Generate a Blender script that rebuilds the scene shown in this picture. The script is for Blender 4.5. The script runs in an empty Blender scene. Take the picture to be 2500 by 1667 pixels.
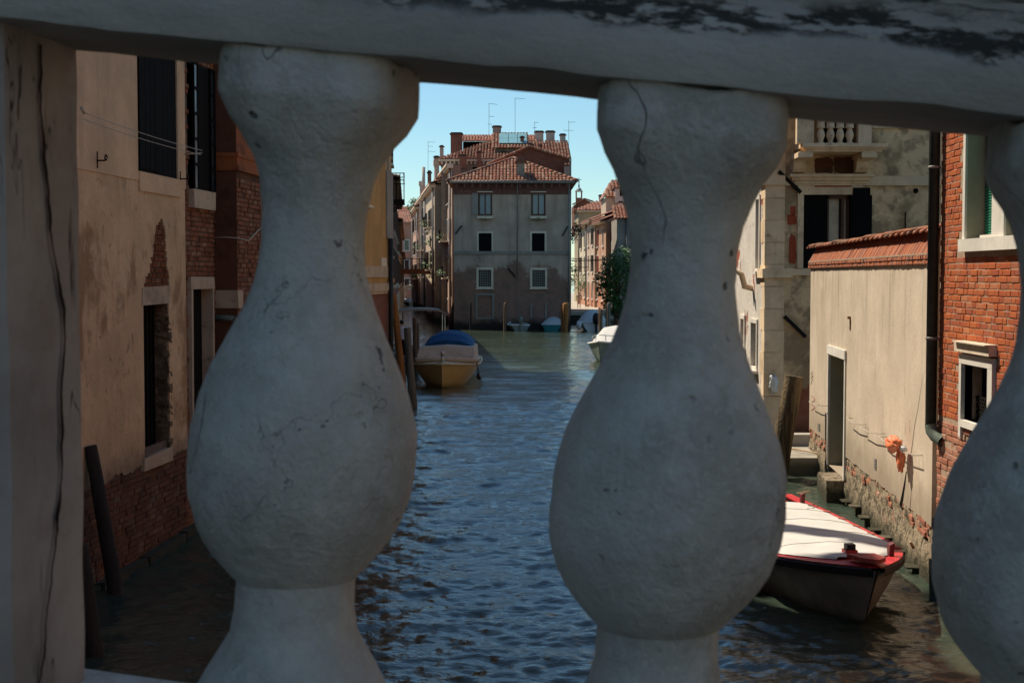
import bpy, bmesh, math, random
import numpy as np
from mathutils import Vector, Matrix, noise as mnoise

random.seed(7)
scene = bpy.context.scene
COL = scene.collection
R = math.radians

# ------------------------------------------------------------------ camera
EYE = 4.2                       # eye height above the canal water
FOC = 3400.0                    # focal length in pixels of a 2500 px wide picture
HORIZON = 672.0
PITCH = math.atan((833.5 - HORIZON) / FOC)
cam_d = bpy.data.cameras.new('camera')
cam = bpy.data.objects.new('camera', cam_d)
COL.objects.link(cam)
cam.location = (0, 0, EYE)
cam.rotation_euler = (math.pi / 2 - PITCH, 0, 0)
cam_d.sensor_width = 36.0
cam_d.lens = FOC / 2500.0 * 36.0
cam_d.clip_start = 0.05
cam_d.clip_end = 3000
cam_d.dof.use_dof = True
cam_d.dof.focus_distance = 34.0
cam_d.dof.aperture_fstop = 20.0
scene.camera = cam

# ------------------------------------------------------------------ sky and sun
SUN_EL = R(54)
SUN_H = Vector((-0.78, 0.62, 0)).normalized()
SUN_DIR = Vector((SUN_H.x * math.cos(SUN_EL), SUN_H.y * math.cos(SUN_EL), math.sin(SUN_EL)))
world = bpy.data.worlds.new('World')
scene.world = world
world.use_nodes = True
wn = world.node_tree
for n_ in list(wn.nodes):
    wn.nodes.remove(n_)
w_out = wn.nodes.new('ShaderNodeOutputWorld')
w_bg = wn.nodes.new('ShaderNodeBackground')
w_sky = wn.nodes.new('ShaderNodeTexSky')
w_sky.sky_type = 'NISHITA'
w_sky.sun_disc = False
w_sky.sun_elevation = SUN_EL
w_sky.sun_rotation = math.atan2(SUN_H.x, SUN_H.y)
w_sky.air_density = 1.0
w_sky.dust_density = 0.0
w_sky.ozone_density = 5.5
w_bg.inputs['Strength'].default_value = 0.1
w_tint = wn.nodes.new('ShaderNodeMix'); w_tint.data_type = 'RGBA'; w_tint.blend_type = 'MULTIPLY'
w_tint.inputs[0].default_value = 1.0
w_tint.inputs[7].default_value = (0.92, 1.03, 0.94, 1.0)      # clear Adriatic air: the whole sky a touch more cyan
wn.links.new(w_sky.outputs[0], w_tint.inputs[6])
wn.links.new(w_tint.outputs[2], w_bg.inputs['Color'])
wn.links.new(w_bg.outputs[0], w_out.inputs['Surface'])

sun_d = bpy.data.lights.new('sun', 'SUN')
sun_d.energy = 5.0
sun_d.angle = R(0.53)
sun_d.color = (1.0, 0.90, 0.74)
sun = bpy.data.objects.new('sun', sun_d)
COL.objects.link(sun)
sun.rotation_euler = SUN_DIR.to_track_quat('Z', 'Y').to_euler()
sun.location = (-20, 20, 40)

scene.view_settings.view_transform = 'Standard'
scene.view_settings.look = 'None'
scene.view_settings.gamma = 1.0
scene.view_settings.use_curve_mapping = False
scene.view_settings.exposure = 0.36
scene.cycles.max_bounces = 8
scene.cycles.diffuse_bounces = 4
scene.cycles.glossy_bounces = 4
scene.cycles.use_denoising = True

# ------------------------------------------------------------------ projection helpers (real distances go in, real places come out)
_F = Vector((0, math.cos(PITCH), -math.sin(PITCH)))
_U = Vector((0, math.sin(PITCH), math.cos(PITCH)))
_E = Vector((0, 0, EYE))
def ray(px, py):
    return _F + Vector((1, 0, 0)) * ((px - 1250) / FOC) + _U * (-(py - 833.5) / FOC)
def at(px, py, Y):
    d = ray(px, py)
    return _E + d * (Y / d.y)
def wat(px, py, z=0.0):
    d = ray(px, py)
    return _E + d * ((z - EYE) / d.z)
def proj(p):
    v = Vector(p) - _E
    w = v.dot(_F)
    return (1250 + FOC * v.x / w, 833.5 - FOC * v.dot(_U) / w)

class Fr:
    """Frame of a vertical wall: u along it, z up, d out of it."""
    def __init__(s, x, y, ux, uy, side):
        s.o = Vector((x, y, 0)); s.u = Vector((ux, uy, 0)).normalized()
        s.n = Vector((s.u.y, -s.u.x, 0)) * side
    def P(s, u, z, d=0.0):
        return s.o + s.u * u + s.n * d + Vector((0, 0, z))
    def hit(s, px, py, d=0.0):
        dr = ray(px, py); o = s.o + s.n * d
        t = (o - _E).dot(s.n) / dr.dot(s.n)
        p = _E + dr * t
        return ((p - s.o).dot(s.u), p.z)
    def uz(s, px0, py0, px1, py1, d=0.0):
        """u range and z range of a picture box lying on this wall."""
        a = s.hit(px0, (py0 + py1) / 2, d); b = s.hit(px1, (py0 + py1) / 2, d)
        m = (px0 + px1) / 2
        z1 = s.hit(m, py0, d)[1]; z0 = s.hit(m, py1, d)[1]
        return (min(a[0], b[0]), max(a[0], b[0]), min(z0, z1), max(z0, z1))

# ------------------------------------------------------------------ mesh builder
class MB:
    def __init__(s):
        s.v = []; s.f = []; s.rn = []; s.cur = 0.0; s.sm = []; s.smooth = False
    def add(s, vs, fs):
        b = len(s.v)
        s.v += [tuple(x) for x in vs]
        for f in fs:
            s.f.append(tuple(b + i for i in f)); s.rn.append(s.cur); s.sm.append(s.smooth)
    def quad(s, a, b, c, d): s.add([a, b, c, d], [(0, 1, 2, 3)])
    def tri(s, a, b, c): s.add([a, b, c], [(0, 1, 2)])
    def poly(s, pts): s.add(pts, [tuple(range(len(pts)))])
    def hexa(s, p):   # p: 8 points, bottom loop 0-3, top loop 4-7
        s.add(p, [(3, 2, 1, 0), (4, 5, 6, 7), (0, 1, 5, 4), (1, 2, 6, 5), (2, 3, 7, 6), (3, 0, 4, 7)])
    def box(s, x0, x1, y0, y1, z0, z1):
        s.hexa([(x0, y0, z0), (x1, y0, z0), (x1, y1, z0), (x0, y1, z0), (x0, y0, z1), (x1, y0, z1), (x1, y1, z1), (x0, y1, z1)])
    def fbox(s, fr, u0, u1, z0, z1, d0, d1, jit=0.0):
        j = (lambda: random.uniform(-jit, jit)) if jit else (lambda: 0.0)
        P = fr.P
        pts = []
        for z in (z0, z1):
            for (u, d) in ((u0, d0), (u1, d0), (u1, d1), (u0, d1)):
                pts.append(P(u + j(), z + j(), d + j()))
        s.hexa(pts)
    def bar(s, a, b, w, h=None, up=(0, 0, 1)):
        a = Vector(a); b = Vector(b); h = h or w
        t = (b - a).normalized(); up = Vector(up)
        if abs(t.dot(up)) > .98: up = Vector((1, 0, 0))
        sx = t.cross(up).normalized() * (w / 2); sy = sx.cross(t).normalized() * (h / 2)
        s.hexa([a - sx - sy, a + sx - sy, a + sx + sy, a - sx + sy, b - sx - sy, b + sx - sy, b + sx + sy, b - sx + sy])
    def tube(s, path, r, n=8, cap=True):
        path = [Vector(p) for p in path]
        rs = r if isinstance(r, (list, tuple)) else [r] * len(path)
        rings = []; prev = None
        for i, p in enumerate(path):
            t = (path[min(i + 1, len(path) - 1)] - path[max(i - 1, 0)]).normalized()
            ref = prev if prev is not None else (Vector((1, 0, 0)) if abs(t.x) < .8 else Vector((0, 1, 0)))
            a = (ref - t * ref.dot(t)).normalized(); b = t.cross(a); prev = a
            rings.append([p + a * rs[i] * math.cos(2 * math.pi * k / n) + b * rs[i] * math.sin(2 * math.pi * k / n) for k in range(n)])
        vs = [v for rg in rings for v in rg]
        fs = [(i * n + k, i * n + (k + 1) % n, (i + 1) * n + (k + 1) % n, (i + 1) * n + k) for i in range(len(path) - 1) for k in range(n)]
        if cap:
            fs += [tuple(range(n - 1, -1, -1)), tuple((len(path) - 1) * n + k for k in range(n))]
        s.add(vs, fs)
    def lathe(s, prof, c=(0, 0, 0), n=16, sq=None):
        """prof: (r, z) list; sq(z index) gives super-ellipse power (2 is round)."""
        c = Vector(c); vs = []
        for i, (r, z) in enumerate(prof):
            p = sq[i] if sq else 2.0
            for k in range(n):
                a = 2 * math.pi * (k + .5) / n; ca, sa = math.cos(a), math.sin(a)
                q = (abs(ca) ** p + abs(sa) ** p) ** (-1 / p)
                vs.append(c + Vector((r * q * ca, r * q * sa, z)))
        m = len(prof)
        fs = [(i * n + k, i * n + (k + 1) % n, (i + 1) * n + (k + 1) % n, (i + 1) * n + k) for i in range(m - 1) for k in range(n)]
        fs += [tuple(range(n - 1, -1, -1)), tuple((m - 1) * n + k for k in range(n))]
        s.add(vs, fs)
    def loft(s, rings, closed=False, cap0=False, cap1=False):
        n = len(rings[0]); vs = [v for r_ in rings for v in r_]; fs = []
        m = n if closed else n - 1
        for i in range(len(rings) - 1):
            for k in range(m):
                fs.append((i * n + k, i * n + (k + 1) % n, (i + 1) * n + (k + 1) % n, (i + 1) * n + k))
        if cap0: fs.append(tuple(range(n - 1, -1, -1)))
        if cap1: fs.append(tuple((len(rings) - 1) * n + k for k in range(n)))
        s.add(vs, fs)
    def wall(s, fr, u0, u1, z0, z1, holes=(), d=0.0, t=0.25, rag=0.0):
        """Wall face with real openings (u0,u1,z0,z1[,depth]) and their reveals."""
        us = sorted({u0, u1, *[min(max(h[0], u0), u1) for h in holes], *[min(max(h[1], u0), u1) for h in holes]})
        zs = sorted({z0, z1, *[min(max(h[2], z0), z1) for h in holes], *[min(max(h[3], z0), z1) for h in holes]})
        for i in range(len(us) - 1):
            for k in range(len(zs) - 1):
                um, zm = (us[i] + us[i + 1]) / 2, (zs[k] + zs[k + 1]) / 2
                if any(h[0] < um < h[1] and h[2] < zm < h[3] for h in holes): continue
                s.quad(fr.P(us[i], zs[k], d), fr.P(us[i + 1], zs[k], d), fr.P(us[i + 1], zs[k + 1], d), fr.P(us[i], zs[k + 1], d))
        for h in holes:
            a, b, c, e = h[:4]; tt = h[4] if len(h) > 4 else t
            P = fr.P
            s.quad(P(a, c, d), P(a, e, d), P(a, e, d - tt), P(a, c, d - tt))
            s.quad(P(b, c, d), P(b, e, d), P(b, e, d - tt), P(b, c, d - tt))
            s.quad(P(a, e, d), P(b, e, d), P(b, e, d - tt), P(a, e, d - tt))
            s.quad(P(a, c, d), P(b, c, d), P(b, c, d - tt), P(a, c, d - tt))
    def shell(s, fr, u0, u1, z0, z1, depth, d=0.0, top=True):
        """The other sides of a building behind its front wall."""
        P = fr.P
        s.quad(P(u0, z0, d), P(u0, z1, d), P(u0, z1, -depth), P(u0, z0, -depth))
        s.quad(P(u1, z0, d), P(u1, z1, d), P(u1, z1, -depth), P(u1, z0, -depth))
        s.quad(P(u0, z0, -depth), P(u1, z0, -depth), P(u1, z1, -depth), P(u0, z1, -depth))
        if top: s.quad(P(u0, z1, d), P(u1, z1, d), P(u1, z1, -depth), P(u0, z1, -depth))
    def build(s, name, mat, parent=None, smooth=False, loc=None, recalc=True, ang=None, wld=False):
        me = bpy.data.meshes.new(name)
        me.from_pydata(s.v, [], s.f)
        if recalc:
            bm = bmesh.new(); bm.from_mesh(me)
            bmesh.ops.recalc_face_normals(bm, faces=bm.faces)
            bm.to_mesh(me); bm.free()
        at_ = me.attributes.new('rnd', 'FLOAT', 'FACE')
        at_.data.foreach_set('value', s.rn)
        if smooth or any(s.sm):
            me.polygons.foreach_set('use_smooth', [True] * len(s.f) if smooth else s.sm)
            if ang: me.set_sharp_from_angle(angle=R(ang))
        me.materials.append(mat)
        o = bpy.data.objects.new(name, me); COL.objects.link(o)
        if parent:
            o.parent = parent
            if wld and parent.type == 'EMPTY': o.matrix_parent_inverse = Matrix.Translation(-parent.location)
        if loc is not None: o.location = loc
        return o

def thing(name, label, cat, loc=(0, 0, 0), rz=0.0, group=None):
    o = bpy.data.objects.new(name, None); COL.objects.link(o)
    o.empty_display_size = .2
    o.location = loc; o.rotation_euler = (0, 0, rz)
    o['label'] = label; o['category'] = cat
    if group: o['group'] = group
    return o
def tag(o, label, cat, group=None):
    o['label'] = label; o['category'] = cat
    if group: o['group'] = group
    return o
def struct(o): o['kind'] = 'structure'; return o
def stuff(o): o['kind'] = 'stuff'; return o
def dup(root, loc, rz=0.0, label=None, sc=None):
    r = root.copy(); COL.objects.link(r); r.location = loc; r.rotation_euler = (0, 0, rz)
    if sc: r.scale = sc
    if label: r['label'] = label
    for ch in list(root.children):
        c = ch.copy(); COL.objects.link(c); c.parent = r
        for g in ch.children:
            d = g.copy(); COL.objects.link(d); d.parent = c
    return r

# ------------------------------------------------------------------ materials
class NT:
    def __init__(s, name):
        s.m = bpy.data.materials.new(name); s.m.use_nodes = True
        s.t = s.m.node_tree; s.n = s.t.nodes; s.l = s.t.links
        s.b = s.n['Principled BSDF']
        s.co = s.n.new('ShaderNodeTexCoord')
        s.oi = s.n.new('ShaderNodeObjectInfo')
    def put(s, sock, val):
        if isinstance(val, bpy.types.NodeSocket): s.l.new(val, sock)
        elif isinstance(val, (tuple, list)) and len(val) == 3 and sock.type == 'RGBA': sock.default_value = (*val, 1)
        else: sock.default_value = val
    def math(s, op, a, b=0.0, clamp=False):
        n = s.n.new('ShaderNodeMath'); n.operation = op; n.use_clamp = clamp
        s.put(n.inputs[0], a); s.put(n.inputs[1], b); return n.outputs[0]
    def pos(s, scale=(1, 1, 1), off=True):
        n = s.n.new('ShaderNodeMapping'); s.l.new(s.co.outputs['Object'], n.inputs[0])
        n.inputs['Scale'].default_value = scale
        if off:
            c = s.n.new('ShaderNodeCombineXYZ')
            v = s.math('MULTIPLY', s.oi.outputs['Random'], 37.0)
            for i in range(3): s.l.new(v, c.inputs[i])
            s.l.new(c.outputs[0], n.inputs['Location'])
        return n.outputs[0]
    def noise(s, scale=5, detail=5, rough=.55, dist=0.0, stretch=(1, 1, 1), off=True, col=False):
        n = s.n.new('ShaderNodeTexNoise'); s.l.new(s.pos(stretch, off), n.inputs['Vector'])
        n.inputs['Scale'].default_value = scale; n.inputs['Detail'].default_value = detail
        n.inputs['Roughness'].default_value = rough; n.inputs['Distortion'].default_value = dist
        return n.outputs['Color' if col else 'Fac']
    def step(s, fac, lo, hi):
        n = s.n.new('ShaderNodeMapRange'); n.interpolation_type = 'SMOOTHSTEP'
        s.put(n.inputs[0], fac); n.inputs[1].default_value = lo; n.inputs[2].default_value = hi
        return n.outputs[0]
    def mix(s, fac, a, b, mode='MIX'):
        n = s.n.new('ShaderNodeMix'); n.data_type = 'RGBA'; n.blend_type = mode
        s.put(n.inputs[0], fac); s.put(n.inputs[6], a); s.put(n.inputs[7], b); return n.outputs[2]
    def ramp(s, fac, stops, const=False):
        n = s.n.new('ShaderNodeValToRGB'); s.put(n.inputs[0], fac); e = n.color_ramp.elements
        if const: n.color_ramp.interpolation = 'CONSTANT'
        while len(e) < len(stops): e.new(.5)
        for i, (p, c) in enumerate(stops): e[i].position = p; e[i].color = (*c, 1)
        return n.outputs[0]
    def z(s):
        n = s.n.new('ShaderNodeSeparateXYZ'); s.l.new(s.co.outputs['Object'], n.inputs[0]); return n.outputs
    def rnd(s):
        a = s.n.new('ShaderNodeAttribute'); a.attribute_name = 'rnd'
        return s.math('FRACT', s.math('ADD', a.outputs['Fac'], s.oi.outputs['Random']))
    def cracks(s, scale, width, dist=.25, keep=.5, stretch=(1, 1, 1)):
        nz = s.noise(scale * 1.7, 4, .6, 0, stretch, col=True)
        p = s.n.new('ShaderNodeVectorMath'); p.operation = 'MULTIPLY_ADD'
        s.l.new(nz, p.inputs[0]); p.inputs[1].default_value = (dist,) * 3; s.l.new(s.pos(stretch), p.inputs[2])
        v = s.n.new('ShaderNodeTexVoronoi'); v.feature = 'DISTANCE_TO_EDGE'; s.l.new(p.outputs[0], v.inputs['Vector'])
        v.inputs['Scale'].default_value = scale
        e = s.step(v.outputs['Distance'], width, width * .25)
        k = s.step(s.noise(scale * .8, 2, .5), keep, keep + .06)
        return s.math('MULTIPLY', e, k)
    def done(s, color, rough=.85, height=None, strength=.3, dist=.02, spec=.35):
        s.put(s.b.inputs['Base Color'], color); s.put(s.b.inputs['Roughness'], rough)
        s.b.inputs['Specular IOR Level'].default_value = spec
        if height is not None:
            n = s.n.new('ShaderNodeBump'); n.inputs['Strength'].default_value = strength
            n.inputs['Distance'].default_value = dist
            s.put(n.inputs['Height'], height); s.l.new(n.outputs[0], s.b.inputs['Normal'])
        return s.m

def sc(c, k): return tuple(min(1, x * k) for x in c)

def plain(name, c, rough=.7, var=.18, scale=6, spec=.35, metal=0.0, bump=.15, bs=40, bd=.004):
    t = NT(name)
    f = t.step(t.noise(scale, 5, .6), .25, .75)
    col = t.mix(f, sc(c, 1 - var), sc(c, 1 + var))
    t.b.inputs['Metallic'].default_value = metal
    return t.done(col, rough, t.noise(bs, 4, .6), bump, bd, spec)

def plaster(name, c, layers=(), rough=.9, bump=.5, bs=9, bd=.012, var=.14, streak=.25, zbands=(), drips=None):
    """c base; layers: (colour, scale, lo, hi, amount, stretch); zbands: (colour, z_full, z_none, amount, ragged)"""
    t = NT(name)
    col = t.mix(t.step(t.noise(.9, 6, .62), .3, .7), sc(c, 1 - var), sc(c, 1 + var))
    col = t.mix(t.math('MULTIPLY', t.step(t.noise(6, 5, .7), .42, .7), .35), col, sc(c, 1 - var * 1.8))
    if streak:
        st = t.step(t.noise(2.2, 5, .65, 0, (1.6, 1.6, .12)), .5, .72)
        col = t.mix(t.math('MULTIPLY', st, streak), col, sc(c, .55))
    h = t.noise(bs, 7, .68)
    for L in layers:
        cc, s_, lo, hi, am = L[:5]; sr = L[5] if len(L) > 5 else (1, 1, 1)
        m = t.math('MULTIPLY', t.step(t.noise(s_, 7, .62, .3, sr), lo, hi), am)
        col = t.mix(m, col, cc)
        if len(L) > 6: h = t.math('SUBTRACT', h, t.math('MULTIPLY', m, L[6]))
    if drips:
        cc, z0, z1, am = drips
        m = t.math('MULTIPLY', t.math('MULTIPLY', t.step(t.noise(1.5, 7, .66, .3, (1.6, 1.6, .12)), .50, .72), t.step(t.z()[2], z0, z1)), am)
        col = t.mix(m, col, cc)
    for (cc, z1, z0, am, rag) in zbands:
        z = t.math('ADD', t.z()[2], t.math('MULTIPLY', t.math('SUBTRACT', t.noise(2.4, 6, .65), .5), rag))
        m = t.math('MULTIPLY', t.step(z, z0, z1), am)
        col = t.mix(m, col, cc)
    return t.done(col, rough, h, bump, bd, .25)

def bricks_mat(name, stops, mortar=None, rough=.88):
    t = NT(name)
    col = t.ramp(t.rnd(), stops)
    n1 = t.step(t.noise(14, 5, .65, off=False), .3, .75)
    col = t.mix(n1, sc(stops[0][1], .75), col) if False else t.mix(t.math('MULTIPLY', n1, .5), col, sc(stops[1][1], .62))
    n2 = t.step(t.noise(1.1, 5, .6, off=False), .52, .75)
    col = t.mix(t.math('MULTIPLY', n2, .35), col, mortar or (.35, .25, .2))
    return t.done(col, rough, t.noise(60, 5, .7, off=False), .5, .006, .2)

def W_(mb, name, mat, parent, **k):
    """part whose mesh is given in world metres"""
    return mb.build(name, mat, parent, wld=True, **k)
def part(name, mat, parent, fr, boxes, jit=0.0, **k):
    mb = MB()
    for b in boxes: mb.fbox(fr, *b, jit=jit)
    return W_(mb, name, mat, parent, **k)

_bricks = {}
def brick_mesh(L, Hh, D, mat, var):
    key = (round(L, 3), round(Hh, 3), mat.name, var)
    if key in _bricks: return _bricks[key]
    rd = random.Random(hash((var, round(L * 1000))) & 0xffff)
    j = lambda a=.004: rd.uniform(-a, a)
    c = .007; x, z = L / 2, Hh / 2
    vs = [(-x, -D, -z), (x, -D, -z), (x, -D, z), (-x, -D, z), (-x + j(), -c, -z + j()), (x + j(), -c, -z + j()), (x + j(), -c, z + j()), (-x + j(), -c, z + j()),
          (-x + c + j(), j(.003), -z + c), (x - c + j(), j(.003), -z + c + j()), (x - c + j(), j(.003), z - c), (-x + c + j(), j(.003), z - c + j())]
    fs = [(0, 1, 5, 4), (1, 2, 6, 5), (2, 3, 7, 6), (3, 0, 4, 7), (4, 5, 9, 8), (5, 6, 10, 9), (6, 7, 11, 10), (7, 4, 8, 11), (8, 9, 10, 11)]
    me = bpy.data.meshes.new('brick'); me.from_pydata(vs, [], fs); me.materials.append(mat); me.update()
    _bricks[key] = me
    return me
def brick_wall(par, fr, u0, u1, z0, z1, mat, skip=None, vis=None, rowh=.082, sl=.245, hd=.118, joint=.013, d=0.0, limit=300, flemish=True, seed=1, rough=.006, missing=.0):
    rd = random.Random(seed); items = []
    nrow = int((z1 - z0) / rowh)
    for r_ in range(nrow):
        zc = z0 + (r_ + .5) * rowh
        u = u0 - rd.uniform(0, sl); k = r_ % 2
        while u < u1:
            L = (sl if k % 2 == 0 else hd) if flemish else (sl if rd.random() < .8 else hd)
            L *= rd.uniform(.93, 1.05); k += 1
            a, b = max(u, u0), min(u + L, u1); u += L + joint
            if b - a < .04: continue
            uc = (a + b) / 2
            if skip and skip(uc, zc, (b - a) / 2): continue
            if rd.random() < missing: continue
            p = fr.P(uc, zc, d + rd.uniform(-rough, rough))
            items.append((p, b - a, zc))
    ex = fr.n.cross(Vector((0, 0, 1))); rz = math.atan2(ex.y, ex.x)
    scored = []
    for it in items:
        px, py = proj(it[0]); ok = -20 < px < 2520 and -20 < py < 1690 and (vis(px, py) if vis else True)
        scored.append((0 if ok else 1, (it[0] - _E).length, it))
    scored.sort(key=lambda t: (t[0], t[1]))
    D = .05
    own = [t for t in scored if t[0] == 0][:limit]; rest = scored[len(own):]
    for t in own:
        p, L, zc = t[2]
        base = sl if L > (sl + hd) / 2 else hd
        me = brick_mesh(base, rowh - joint, D, mat, rd.randrange(4))
        o = bpy.data.objects.new('brick', me); COL.objects.link(o)
        o.location = p; o.rotation_euler = (rd.uniform(-.02, .02), rd.uniform(-.012, .012), rz + rd.uniform(-.015, .015)); o.scale = (L / base, 1, 1)
        o.parent = par
        if par.type == 'EMPTY': o.matrix_parent_inverse = Matrix.Translation(-par.location)
    if rest:
        mb = MB()
        for t in rest:
            p, L, zc = t[2]; mb.cur = rd.random(); x, z = L / 2, (rowh - joint) / 2; n = fr.n
            c = [p - ex * x - Vector((0, 0, z)), p + ex * x - Vector((0, 0, z)), p + ex * x + Vector((0, 0, z)), p - ex * x + Vector((0, 0, z))]
            q = [v - n * D for v in c]
            f = [p + (v - p) * .9 + n * .0 for v in c]; c2 = [v - n * .006 for v in c]
            mb.add(q + c2 + f, [(0, 1, 5, 4), (1, 2, 6, 5), (2, 3, 7, 6), (3, 0, 4, 7), (4, 5, 9, 8), (5, 6, 10, 9), (6, 7, 11, 10), (7, 4, 8, 11), (8, 9, 10, 11)])
        stuff(W_(mb, 'brick_field', mat, par, recalc=False))

def rag_wall(mb, fr, u0, u1, zedge, ztop, d, amp, step=.05, seed=1, thick=.03):
    """strip of render whose lower edge is broken away unevenly"""
    rd = random.Random(seed); n = max(2, int((u1 - u0) / step)); pts = []
    for i in range(n + 1):
        u = u0 + (u1 - u0) * i / n
        z = zedge + amp * (mnoise.noise(Vector((u * 2.1, seed, 0))) + .6 * mnoise.noise(Vector((u * 9, seed, 1)))) + rd.uniform(-amp, amp) * .25
        pts.append((u, min(z, ztop - .01)))
    for (a, za), (b, zb) in zip(pts, pts[1:]):
        mb.quad(fr.P(a, za, d), fr.P(b, zb, d), fr.P(b, ztop, d), fr.P(a, ztop, d))
        mb.quad(fr.P(a, za, d), fr.P(b, zb, d), fr.P(b, zb, d - thick), fr.P(a, za, d - thick))

def window(par, fr, h, frame=.11, fm=None, proud=.035, pane=None, pd=-.18, sill=True, bars=0, casem=None, shut=None, sm=None, lintel=False, grille=None, name='window', fd=-.02):
    """h: opening (u0,u1,z0,z1). Frame part with pane, sill, casement, shutters as sub-parts."""
    u0, u1, z0, z1 = h[:4]; fm = fm or m_trim; mb = MB()
    if frame > 0:
        mb.fbox(fr, u0 - frame, u0 + .002, z0 - frame * .8, z1, fd, proud); mb.fbox(fr, u1 - .002, u1 + frame, z0 - frame * .8, z1, fd, proud)
        mb.fbox(fr, u0 - frame, u1 + frame, z1 - .002, z1 + frame * 1.1, fd, proud + .004)
        mb.fbox(fr, u0, u1, z0 - frame * .8, z0 + .002, fd, proud + .002)
    else: mb.fbox(fr, u0, u1, z0, z0 + .03, -.15, -.1)
    w = W_(mb, name, fm, par)
    if pane is not None:
        p = MB(); p.fbox(fr, u0 - .03, u1 + .03, z0 - .03, z1 + .03, pd - .02, pd); p.build('pane', pane, w)
    if sill:
        p = MB(); p.fbox(fr, u0 - frame - .06, u1 + frame + .06, z0 - frame * .8 - .07, z0 - frame * .8, fd, proud + .10); p.build('sill', fm, w)
    if casem:
        p = MB(); t = .06
        p.fbox(fr, u0, u0 + t, z0, z1, pd, pd + .05); p.fbox(fr, u1 - t, u1, z0, z1, pd, pd + .05)
        um = (u0 + u1) / 2; p.fbox(fr, um - t * .7, um + t * .7, z0, z1, pd, pd + .055)
        p.fbox(fr, u0, u1, z1 - t, z1, pd, pd + .052); p.fbox(fr, u0, u1, z0, z0 + t, pd, pd + .052)
        for b in range(bars): zb = z0 + (z1 - z0) * (b + 1) / (bars + 1); p.fbox(fr, u0, u1, zb - .02, zb + .02, pd, pd + .045)
        p.build('casement', casem, w)
    if grille:
        p = MB(); n = 7
        for i in range(1, n): uu = u0 + (u1 - u0) * i / n; p.fbox(fr, uu - .02, uu + .02, z0, z1, pd + .06, pd + .09)
        for i in range(1, 10): zz = z0 + (z1 - z0) * i / 10; p.fbox(fr, u0, u1, zz - .02, zz + .02, pd + .07, pd + .10)
        p.build('lattice', grille, w)
    if shut:
        hw = (u1 - u0) / 2
        for sgn in (shut if isinstance(shut, (list, tuple)) else (-1, 1)):
            p = MB()
            a, b = (u0 - hw - .01, u0 - .01) if sgn < 0 else (u1 + .01, u1 + hw + .01)
            p.fbox(fr, a, b, z0, z1, proud + .01, proud + .05)
            n = max(6, int((z1 - z0) / .12))
            for i in range(n):
                za = z0 + (z1 - z0) * (i + .2) / n; p.fbox(fr, a + .05, b - .05, za, za + (z1 - z0) / n * .55, proud + .05, proud + .062)
            p.build('shutter', sm or m_dkgreen, w)
    return w

def roof_plane(mb, O, U, V, umax, vmax, pitch=.24, row=.42, v0=None, u_start=0.0, seed=1, under=True):
    """barrel-tile slope: O eave corner, U along eave, V up the slope, vmax(u) height of slope at u"""
    rd = random.Random(seed); O = Vector(O); U = Vector(U).normalized(); V = Vector(V).normalized(); N = U.cross(V).normalized()
    if N.z < 0: N = -N
    u = u_start + pitch / 2
    while u < umax:
        vm = vmax(u); lo = v0(u) if v0 else 0.0; v = lo
        while v < vm - .03:
            e = min(v + row, vm); mb.cur = rd.random(); r0 = pitch * .46; r1 = pitch * .38; l0, l1 = .035 + rd.uniform(-.01, .01), .0
            uu = u + rd.uniform(-.012, .012)
            ra, rb = [], []
            for k in range(5):
                a = math.pi * k / 4
                ra.append(O + U * (uu - r0 * math.cos(a)) + V * (v - .02) + N * (r0 * .9 * math.sin(a) + l0))
                rb.append(O + U * (uu - r1 * math.cos(a)) + V * e + N * (r1 * .9 * math.sin(a) + l1))
            mb.add(ra + rb, [(k, k + 1, 6 + k, 5 + k) for k in range(4)] + [(0, 1, 2, 3, 4)])
            v = e
        u += pitch

def leaf_blob(mb, c, rad, n, size, seed=1, flat=.0):
    rd = random.Random(seed); c = Vector(c)
    for i in range(n):
        while True:
            q = Vector((rd.uniform(-1, 1), rd.uniform(-1, 1), rd.uniform(-1, 1)))
            if .25 < q.length < 1: break
        if mnoise.noise(q * 2.3 + Vector((seed, 0, 0))) < -.18: continue
        q = q * (1 + .35 * mnoise.noise(q * 1.7 + Vector((0, seed, 0))))
        p = c + Vector((q.x * rad[0], q.y * rad[1], q.z * rad[2]))
        a = Vector((rd.gauss(0, 1), rd.gauss(0, 1), rd.gauss(0, .6))).normalized(); b = a.orthogonal().normalized()
        b = (b + Vector((0, 0, rd.uniform(-.3, .3)))).normalized(); s = size * rd.uniform(.55, 1.25)
        mb.cur = rd.random()
        mb.add([p - a * s, p - b * s * .45 + a * s * .1, p + a * s, p + b * s * .45 + a * s * .1], [(0, 1, 2, 3)])
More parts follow.
